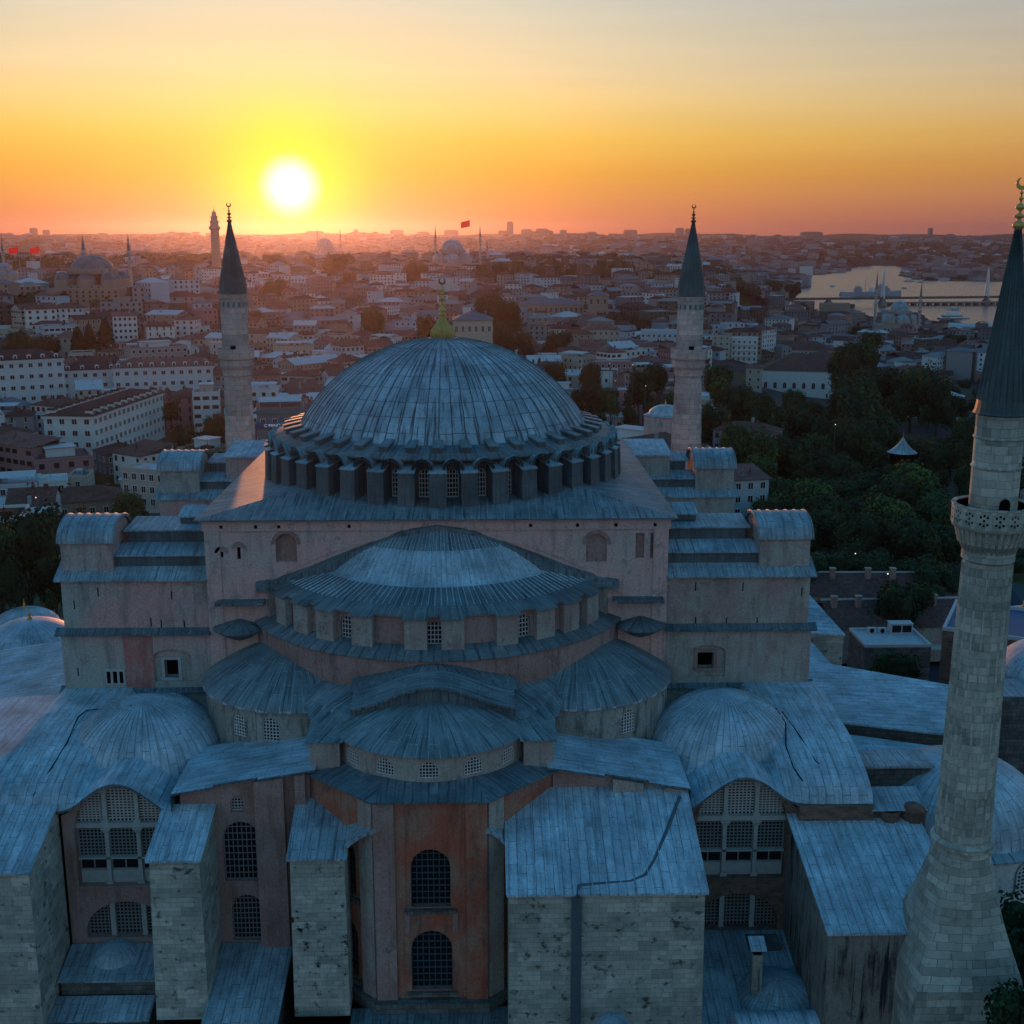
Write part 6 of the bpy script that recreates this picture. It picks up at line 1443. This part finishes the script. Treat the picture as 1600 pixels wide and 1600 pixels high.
boat(1561,494,16,'small boat at the right beside the tall minaret cap', 60); boat(1421,440,30,'distant boat near the far dark shore', 5); boat(1301,448,14,'tiny boat in the open water left of the ship', 20); boat(1440,441,24,'second distant boat near the far shore, right of the first', 0)
boat(1412,451,18,'small boat off the bow of the grey ship', 100)
# waterside terminal
hs_px(1280,1325,478,505,20,0,4,'tan','flat','roof_flat','large tan office block by the near shore left of the waterside mosque', sp=4)
hs_px(1460,1560,512,524,14,0,2,'cream','gable','roof_pale','long low waterside terminal with a pale roof right of the waterside mosque', sp=5)
# skyline tower blocks
for px, pt, w, lab in ((52,360,9,'faint tower block on the far left skyline, wider of the neighbouring pair'),(72,363,8,'faint smaller tower block on the far left skyline'),(232,371,24,'low broad block on the skyline left of the fire tower'),(797,350,10,'tallest tower on the skyline right of the flag'),(786,364,14,'low block at the foot of the tallest skyline tower'),(823,362,17,'square skyline block just right of the tallest tower'),(847,361,19,'broad stepped skyline block, second right of the tallest tower'),(880,363,10,'narrow skyline block, third right of the tallest tower'),(925,366,14,'flat skyline block midway between the tallest tower and the right minaret cap'),(985,363,20,'wide skyline block well left of the right minaret cap'),(1062,360,12,'skyline block just left of the right minaret cap'),(1078,361,15,'skyline block touching the left of the right minaret cap'),(620,363,20,'long block on the skyline left of the hill mosque'),(492,365,26,'broad block on the skyline in the sun glow'),(556,362,5,'thin tower on the skyline right of the sun glow'),(1454,360,5,'small tower on the far right skyline'),(1268,366,32,'long low mass on the far right skyline'),(662,366,18,'block on the skyline between the glow and the hill mosque'),(705,363,22,'block on the skyline directly above the hill mosque dome')):
    D = 7600; q = P(px, pt-4, D=D); g0 = ground(q.x,q.y)-5; wd = w*D/FPX; t = empty('tower_block', (q.x,q.y,g0)); tag(t, lab, 'tower block', 'tower blocks on the skyline')
    mb = MB(); H = q.z-g0; mb.box(-wd/2,wd/2,-15,15,0,H*.93); mb.box(-wd*.38,wd*.38,-12,12,H*.93,H); mb.build('tower', m_['slate'], t)

# ================================================================== TREES IN PLACE
NT = [0]
def T(px, pyt, D, rpx, kind, where, group='trees in the park right of the basilica'):
    q = P(px, pyt, D=D); g = ground(q.x, q.y); r = rpx*D/FPX; tree(q.x, q.y, g, r, max(5, q.z-g), kind, where, group); reserve(q.x, q.y, r*.8); NT[0] += 1
G2 = 'trees on the left beyond the basilica'; G3 = 'city trees near the horizon'
for a in ((30,768,205,75,0,'filling the left edge above the blue tomb domes'),(-15,800,190,60,4,'at the very left edge behind the tomb'),(78,850,200,42,4,'touching the left edge of the left barrel turret'),(140,782,240,48,0,'directly behind the left barrel turret'),(195,760,270,34,2,'between the two left barrel turrets'),(222,800,235,30,2,'squeezed below the far left turret'),(325,700,300,34,3,'just left of the left thick minaret foot'),
    (285,655,370,25,0,'in front of the long white hotel'),(330,640,390,26,4,'hugging the left thick minaret shaft'),(300,690,340,30,4,'dark clump between hotel and left minaret'),(188,690,380,16,4,'at the lower corner of the angled hotel'),(92,700,380,14,2,'beside the low white house with dark roof'),(265,620,430,16,0,'in the courtyard of the long white hotel'),
    (20,508,640,24,4,'at the far left above the dormered hotel'),(75,515,640,24,0,'second from the left above the hotels'),(120,512,650,16,5,'left one of the pointed row above the hotels'),(138,508,655,16,5,'middle one of the pointed row above the hotels'),(163,500,660,18,5,'right tallest one of the pointed row above the hotels'),(95,465,800,22,0,'by the long low arcade left of the grey mosque'),(45,520,640,20,2,'between the two left hotels trees'),(205,785,250,26,0,'low behind the left turrets')): T(*a, G2)
park = [(1125,560,400,34,2),(1160,590,380,36,0),(1120,620,360,36,0),(1200,620,390,44,0),(1250,625,400,44,0),(1300,640,390,46,0),(1345,640,380,40,0),(1180,660,330,50,2),(1240,670,340,48,0),(1300,700,340,44,0),(1350,520,560,42,4),(1320,525,600,34,0),(1375,560,520,52,0),(1430,560,500,44,4),(1470,575,480,36,4),(1345,575,470,48,0),(1340,590,430,50,4),(1350,605,400,50,0),(1340,650,360,46,0),(1440,676,360,44,0),(1480,670,350,46,0),(1510,640,380,34,4),(1520,700,330,40,0),(1180,700,300,44,2),(1220,740,290,52,2),(1270,745,280,52,3),(1320,740,300,48,0),(1240,790,250,50,0),(1300,790,260,48,4),(1425,718,310,60,3),(1395,716,318,26,4),(1385,770,270,62,3),(1460,760,290,50,2),(1340,790,250,52,0),(1430,800,250,60,0),(1480,810,255,50,0),(1350,850,225,64,0),(1290,850,225,52,4),(1420,860,225,66,0),(1250,850,215,42,4),(1470,870,220,48,4),(1410,890,200,60,0),(1395,1005,170,52,4),(1450,905,215,40,2),(1148,655,330,30,2),(1030,560,420,24,0),(1055,600,390,30,4),(1020,620,370,20,0),(985,630,360,16,0),(1000,568,430,30,4),(955,600,400,22,2),(930,590,430,26,0),(870,560,520,28,4),(850,585,480,24,0),(920,560,500,24,0),(940,640,350,14,4),(905,600,440,20,0),(1500,880,235,44,0),(1540,905,240,36,2),(1580,770,300,44,0),(1590,850,270,44,0),(1575,690,330,40,0),(1360,510,640,24,4),(1580,900,260,30,4),(1560,960,220,30,0),
    (1620,1400,88,95,4),(1640,1500,75,110,4)]
rows = ['topmost in the park','high in the park','in the middle of the park','low in the park','lowest in the park']
cols_ = [(900,'right of dome shoulder'),(1000,'left of right minaret'),(1110,'beside right minaret'),(1200,'above right barrel turret'),(1290,'below long palace'),(1370,'left of garden kiosk'),(1440,'behind garden kiosk'),(1530,'left of near minaret'),(1700,'right of near minaret')]
for px, pt, D, r, k in park:
    wh = next((n for x, n in cols_ if px < x), 'at the right edge')
    rw = 'farthest back' if D > 450 else 'far row' if D > 375 else 'fourth row' if D > 320 else 'third row' if D > 275 else 'second row' if D > 235 else 'front row' if D > 180 else 'lowest'
    T(px, pt, D, r, k, '%s, %s' % (wh, rw))
for a in ((430,392,1500,24,0,'dark against the glow, left of the two below the sun'),(480,396,1450,14,4,'small and round in the glow below the sun'),(530,390,1400,32,0,'broad in the glow right of the faint twin-minaret mosque'),(425,430,1000,26,4,'in front of the glow trees left'),(545,418,1150,16,0,'below the broad glow tree'),(655,405,1300,26,4,'left of the hill mosque'),(640,412,1280,16,0,'small beside the left of the hill mosque'),(695,422,1350,24,0,'at the foot of the hill mosque'),(752,410,1400,12,4,'right foot of the hill mosque'),(785,405,1350,20,4,'rightmost at the foot of the hill mosque'),(812,414,1300,18,0,'by the row of small domes right of the hill mosque'),(760,447,760,34,4,'large and dark behind the gilded finial'),(795,458,720,28,4,'second dark mass right of the gilded finial'),(790,500,600,28,0,'right of the cream house near the finial'),(668,484,700,22,0,'left of the gilded finial'),(583,474,760,24,2,'with warm light left of the finial'),(980,487,820,26,4,'right of the square tower pavilion'),(950,485,830,20,0,'under the square tower pavilion'),(1005,492,780,16,0,'between pavilion and right minaret cap'),(400,480,760,16,2,'small beside the left minaret balcony'),(345,400,1300,20,0,'behind the fire tower foot'),(870,510,650,30,0,'in front of the ornate school'),(820,512,640,20,4,'below the left corner of the ornate school'),(1240,437,2000,18,0,'on the shore point left of the water'),(1210,432,1950,22,4,'dark on the left shore of the water'),(1255,470,1500,14,2,'small by the near shore left'),(1345,505,1150,22,0,'left of the waterside mosque'),(1490,518,1050,24,0,'right of the waterside mosque'),(455,465,900,14,0,'among roofs left of the sunlit district')): T(*a, G3)
rnd = random.Random(77); n_try = 0; fill = 0
while fill < 62 and n_try < 4000:
    n_try += 1; D = rnd.uniform(235, 640)*1.0; px = rnd.uniform(1120, 1580)
    th_ = math.atan((px-800)/FPX*math.cos(R_(PITCH)))+R_(YAW); x, y = CAM.x+D*math.sin(th_), CAM.y+D*math.cos(th_); g = ground(x, y); qx, qy = pix((x, y, g))
    if not (1190 < qx < 1590 and 545 < qy < 900) or (qx < 1330 and qy < 655 and D > 380) or (D > 540 and qx > 1500) or (1385 < qx < 1515 and 300 < D < 515): continue
    if any((x-q[0])**2+(y-q[1])**2 < (q[2]*.85+4)**2 for q in RES): continue
    r = rnd.uniform(5.5, 8.5); k = rnd.choices((0,2,3,4),(5,2,1,3))[0]; qx, qy = pix((x, y, g)); wh = next((n for xx, n in cols_ if qx < xx), 'at right edge')
    rw = 'farthest back' if D > 450 else 'far row' if D > 375 else 'fourth row' if D > 320 else 'third row' if D > 275 else 'second row' if D > 235 else 'front row'
    tree(x, y, g, r, rnd.uniform(11, 16), k, '%s, %s' % (wh, rw), 'trees in the park right of the basilica'); reserve(x, y, r*.8); fill += 1
# make repeated tree labels distinct
for lab, lst in tree_labels.items():
    if len(lst) > 1:
        lst.sort(key=lambda o: pix(o.location)[0])
        n = len(lst)
        for i, o in enumerate(lst):
            o['label'] = lab+(', left one' if i == 0 else ', right one' if i == n-1 else ', middle one' if n == 3 else ', %s from left' % ('second','third','fourth','fifth','sixth','seventh','eighth','ninth','tenth','eleventh','twelfth')[i-1])
# far woodland masses
rnd = random.Random(4); mb = MB()
def clump(x, y, z0, r, h, n):
    mb.grid(lambda t, p: (x+r*.8*math.cos(p)*math.cos(t), y+r*.8*math.cos(p)*math.sin(t), z0+h*.5+h*.42*math.sin(p)), [2*PI*i/7 for i in range(8)], [-PI/2+PI*j/4 for j in range(5)], mi=0, sm=False)
    for k in range(n):
        u = rnd.uniform(-.3,1); t = rnd.uniform(0,2*PI); q = math.sqrt(1-u*u); p = Vector((x+r*q*math.cos(t)*rnd.uniform(.7,1.1), y+r*q*math.sin(t), z0+h*.5+h*.5*u)); a = Vector((rnd.uniform(-1,1),rnd.uniform(-1,1),rnd.uniform(-1,1))).normalized()*r*.2; b_ = a.orthogonal().normalized()*r*.2
        mb.face([p-a,p-b_,p+a,p+b_], mi=rnd.choice((0,0,0,1)))
for (x0,x1,y0,y1,n,sz) in ((-40,120,408,432,150,12),(150,340,400,424,230,12),(400,640,396,412,50,10),(560,660,408,425,20,10),(780,1000,410,440,110,11),(900,1100,400,420,30,12),(1000,1230,395,440,80,10),(1240,1600,382,412,120,16),(0,1200,376,396,130,16),(1430,1600,412,438,60,12),(1100,1250,430,470,40,9),(340,1060,425,500,260,7),(0,330,440,520,130,7),(950,1200,440,520,90,7),(1500,1600,520,640,16,6),(1060,1300,470,530,30,6)):
    for k in range(n):
        p, D = at(rnd.uniform(x0,x1), rnd.uniform(y0,y1))
        if inpoly(p.x,p.y,WPOLY): continue
        s = sz*rnd.uniform(.6,1.2)*(1 if D < 3000 else D/3200); clump(p.x, p.y, p.z-1, s, s*(1.35 if D < 2800 else .6), 40)
tag(mb.build('woodland', LEAFS), 'dark distant tree masses scattered through the city and far hills', 'woodland', kind='stuff')

# ================================================================== CITY FABRIC
PARK = [(1095,560),(1200,562),(1330,585),(1540,600),(1600,640),(1640,960),(1190,960),(1170,760),(1110,700),(1090,640)]
def sil(px):   # skyline of the big dome in the picture: what stands lower than this is hidden by it
    if 455 < px < 935: return 527+130*(abs(px-694)/225)**2.2
    if 320 < px <= 455 or 935 <= px < 1050: return 720
    return 900
cand = []; rnd = random.Random(23); D = 165.0
while D < 7600:
    step = 17 if D < 900 else 17*D/900 if D < 2500 else 30*D/1700
    arc = 15.5 if D < 900 else 15.5*(D/900)**.75
    half = math.atan(1.3*800/FPX); a = -half
    while a < half:
        dd = D+rnd.uniform(-.35,.35)*step; aa = a+R_(YAW); x, y = CAM.x+dd*math.sin(aa), CAM.y+dd*math.cos(aa)
        a += (arc*rnd.uniform(.85,1.45))/dd
        g = ground(x, y); px, py = pix((x,y,g))
        if inpoly(px, py, PARK) or g < -38.5 or (abs(x) < 56 and y < 60): continue
        if inpoly(x, y, WPOLY) or py > 905: continue
        if any((x-q[0])**2+(y-q[1])**2 < (q[2]+6)**2 for q in RES): continue
        hpx = 14*FPX/dd
        if py-hpx > sil(px)+4: continue
        if dd > 900 and rnd.random() < (.12 if dd < 3000 else .4): continue
        cand.append((dd, x, y, g, px, py))
    D += step*.92
cand.sort()
inv = [q for q in cand if -60 < q[4] < 1660]; near = inv[:300]; rest = inv[300:]+[q for q in cand if not -60 < q[4] < 1660]
print('candidates', len(cand))
PALS = [('white','white'),('cream','cream'),('grey','grey'),('rose','pink'),('tan','tan'),('pale_blue','pale blue'),('slate','dark grey'),('render_white','whitewashed')]
ROOFS = {'hip': ['roof_tile','roof_tile_rose','roof_tile_dark','roof_tile'], 'gable': ['roof_tile','roof_tile_dark','roof_pale'], 'flat': ['roof_flat','roof_pale','roof_black','roof_tile_dark'], 'shed': ['roof_tile','roof_pale','roof_tile_rose']}
RN = {'roof_tile':'red','roof_tile_rose':'faded pink-red','roof_tile_dark':'brown','roof_pale':'pale','roof_flat':'grey','roof_black':'black'}
def zone(px):
    for x, n in ((45,'at left edge'),(115,'under left flags'),(175,'under grey mosque'),(235,'right of grey mosque'),(300,'toward left minaret'),(342,'touching left minaret'),(395,'behind left minaret'),(450,'past left minaret'),(520,'under sun glow'),(590,'right of sun glow'),(650,'left of finial'),(735,'behind gilded finial'),(800,'right of finial'),(880,'near ornate school'),(960,'near tower pavilion'),(1050,'left of right minaret'),(1125,'behind right minaret'),(1200,'past right minaret'),(1290,'left of shore block'),(1370,'left of waterside mosque'),(1450,'below waterside mosque'),(1530,'right of waterside mosque'),(9999,'behind near minaret')):
        if px < x: return n
def depth(D): return 'nearest rows' if D < 300 else 'second rows' if D < 420 else 'middle rows' if D < 560 else 'back rows' if D < 700 else 'farthest rows'
labs = {}
for i, (dd, x, y, g, px, py) in enumerate(near):
    w, d = rnd.uniform(9,19), rnd.uniform(9,14); fl = rnd.choices((2,3,4,5),(3,4,3,1))[0]
    if rnd.random() < .08: w *= 1.6
    rk = rnd.choices(('hip','gable','flat','shed'),(5,3,5,1.5))[0]; rm = rnd.choice(ROOFS[rk]); wm, wn = rnd.choices(PALS,(5,5,4,2,4,2,2,3))[0]
    ex = []
    if rk == 'flat': ex = rnd.choice(([],['penthouse'],['awning'],['tank'],['tank','penthouse'],['balcony']))
    elif rnd.random() < .5: ex = ['chimney']
    random.seed(i)
    t = house((x,y,g), R_(rnd.choice((rnd.gauss(0,10), rnd.gauss(25,14), rnd.gauss(-25,14)))), w, d, fl, rnd.uniform(2.9,3.3), wm, rk, rm, group='houses of the old city', detail=2 if i < 26 else 1, extras=ex, sp=rnd.choice((2.4,2.8,3.3)), ww=rnd.choice((1.0,1.2,1.4)), wh=1.5, frame=rnd.choice(('white_trim','white_trim',wm)))
    RES.pop()
    size = 'long' if w > 19 else 'wide' if w > 15 else 'narrow' if w < 11 else ''
    lab = ' '.join(('%s %s-storey %s house, %s %s roof%s' % (size, ('','','two','three','four','five')[fl], wn, RN[rm].replace('faded pink-red','pink'), {'hip':'hipped','gable':'gabled','flat':'flat','shed':'lean-to'}[rk], {'penthouse':', penthouse','awning':', awning','tank':', tank','balcony':', balconies','chimney':', chimney'}.get(ex[-1], '') if ex else '')).split())
    lab += ', '+zone(px)+', '+depth(dd); labs.setdefault(lab, []).append((px, t))
for lab, lst in labs.items():
    lst.sort(key=lambda q: q[0]); n = len(lst)
    for k, (_, t) in enumerate(lst):
        l = lab if n == 1 else lab+(', left one' if k == 0 else ', right one' if k == n-1 else ', middle one')
        t['label'] = l
# everything further: one mass
mb = MB(); mats = ['grey','tan','grey','rose','brown_stone','slate','plaster_rose','roof_tile','roof_tile_rose','roof_tile_dark','roof_pale','roof_flat','glass','white','pale_blue']
for (dd, x, y, g, px, py) in rest:
    s = 1 if dd < 1200 else (dd/1200)**.5
    w, d, h = rnd.uniform(7,24)*s, rnd.uniform(8,16)*s, rnd.choice((4,6,7,9,9,10,12,12,15,18))*(1 if dd < 2500 else 1.15); an = R_(rnd.choice((rnd.gauss(0,12), rnd.gauss(40,15), rnd.gauss(-35,15)))); wm = rnd.choices(list(range(7))+[13,14],(1.4,3,5,2,3,4,2,4,4) if dd < 1500 else (3,2,6,1,3,6,.7,.6,1))[0]; rm = rnd.choices((7,8,9,10,11,5),(2,2,6,1,3,2) if dd < 2000 else (.7,.7,6,.2,3,5))[0]
    b0 = len(mb.v); mb.box(-w/2,w/2,-d/2,d/2,-6,h, mi=wm, bottom=False)
    k = rnd.random()
    if k < .6: roof_mesh(mb, w, d, h+.02, 'hip', mi=rm)
    elif k < .75: roof_mesh(mb, w, d, h+.02, 'gable', mi=rm)
    else: roof_mesh(mb, w, d, h, 'flat', mi=rm)
    if rnd.random() < .3: mb.box(-w*.2,w*.2,-d*.2,d*.2,h,h+2.5,mi=rnd.randrange(4), bottom=False)
    if dd < 2600:
        nf, nw = int(h/3), max(2, int(w/3.2)); ww = .6*(1 if dd < 1400 else 1.2)
        for f in range(nf):
            for j in range(nw):
                if rnd.random() < .12: continue
                u = -w/2+w*(j+.5)/nw; zz = f*3+.9; mb.face([(u-ww,-d/2-.06,zz),(u+ww,-d/2-.06,zz),(u+ww,-d/2-.06,zz+1.5),(u-ww,-d/2-.06,zz+1.5)], mi=12)
    ca, sa = math.cos(an), math.sin(an)
    for q in range(b0, len(mb.v)): a, b_, c = mb.v[q]; mb.v[q] = (x+a*ca-b_*sa, y+a*sa+b_*ca, g+c)
tag(mb.build('distant_city', [m_[k] for k in mats]), 'dense mass of small distant houses covering the far hills', 'distant city', kind='stuff')
# street lamps already lit
for px, py, D, lab in ((952,567,425,'lit lamp by the modern white building, left one'),(988,569,425,'lit lamp by the modern white building, right one'),(961,594,380,'lit lamp above the black flat roof'),(1008,602,370,'lit lamp over the pale hall'),(1111,590,400,'warm lit lamp just right of the right thick minaret'),(189,712,360,'warm lit lamp beside the angled hotel'),(60,775,262,'warm lit lamp under the glazed terrace at left'),(1333,862,235,'small lit lamp deep in the park trees'),(1303,662,345,'small lit lamp high among the park trees'),(1383,893,215,'small lit lamp behind the tiled wings')):
    q = P(px, py, D=D); g = min(ground(q.x,q.y), q.z-4); t = empty('street_lamp', (q.x,q.y-1.5,g)); tag(t, lab, 'street lamp', 'lit street lamps'); H = q.z-g
    mb = MB(); mb.tube((0,0,0),(0,0,H-.3),.09,.06); mb.build('pole', m_['iron'], t)
    mb = MB(); mb.rev((0,0), [(.02,H-.12),(.10,H-.08),(.13,H),(.08,H+.08),(.02,H+.12)], n=12); mb.build('lamp_globe', m_['lamp_glow'], t)
# bird
q = P(968,331,D=420); t = empty('bird', q); tag(t, 'tiny dark bird in the orange sky left of the right minaret cap', 'bird')
mb = MB(); mb.rev((0,0), [(.01,-.12),(.1,-.05),(.12,.05),(.01,.15)], n=8); mb.face([(0,0,0),(.75,.2,.22),(.5,-.1,.12)]); mb.face([(0,0,0),(-.75,.2,.22),(-.5,-.1,.12)]); mb.build('body', m_['void'], t)

# ================================================================== HAZE
mb = MB(); mb.box(-12500, 12500, -12500, 12500, -60, 185)
hm = bpy.data.materials.new('haze_air'); hm.use_nodes = True; nt = hm.node_tree; nt.nodes.clear()
pv = N(nt, 'ShaderNodeVolumePrincipled'); pv.inputs['Color'].default_value = c4(.40,.34,.50); pv.inputs['Density'].default_value = 6.5e-5; pv.inputs['Anisotropy'].default_value = .84
ou = N(nt, 'ShaderNodeOutputMaterial'); nt.links.new(pv.outputs[0], ou.inputs['Volume'])
hz_o = mb.build('haze', hm); tag(hz_o, kind='stuff', label='thin warm evening haze over the whole city', cat='haze')
print('objects', len(bpy.data.objects))
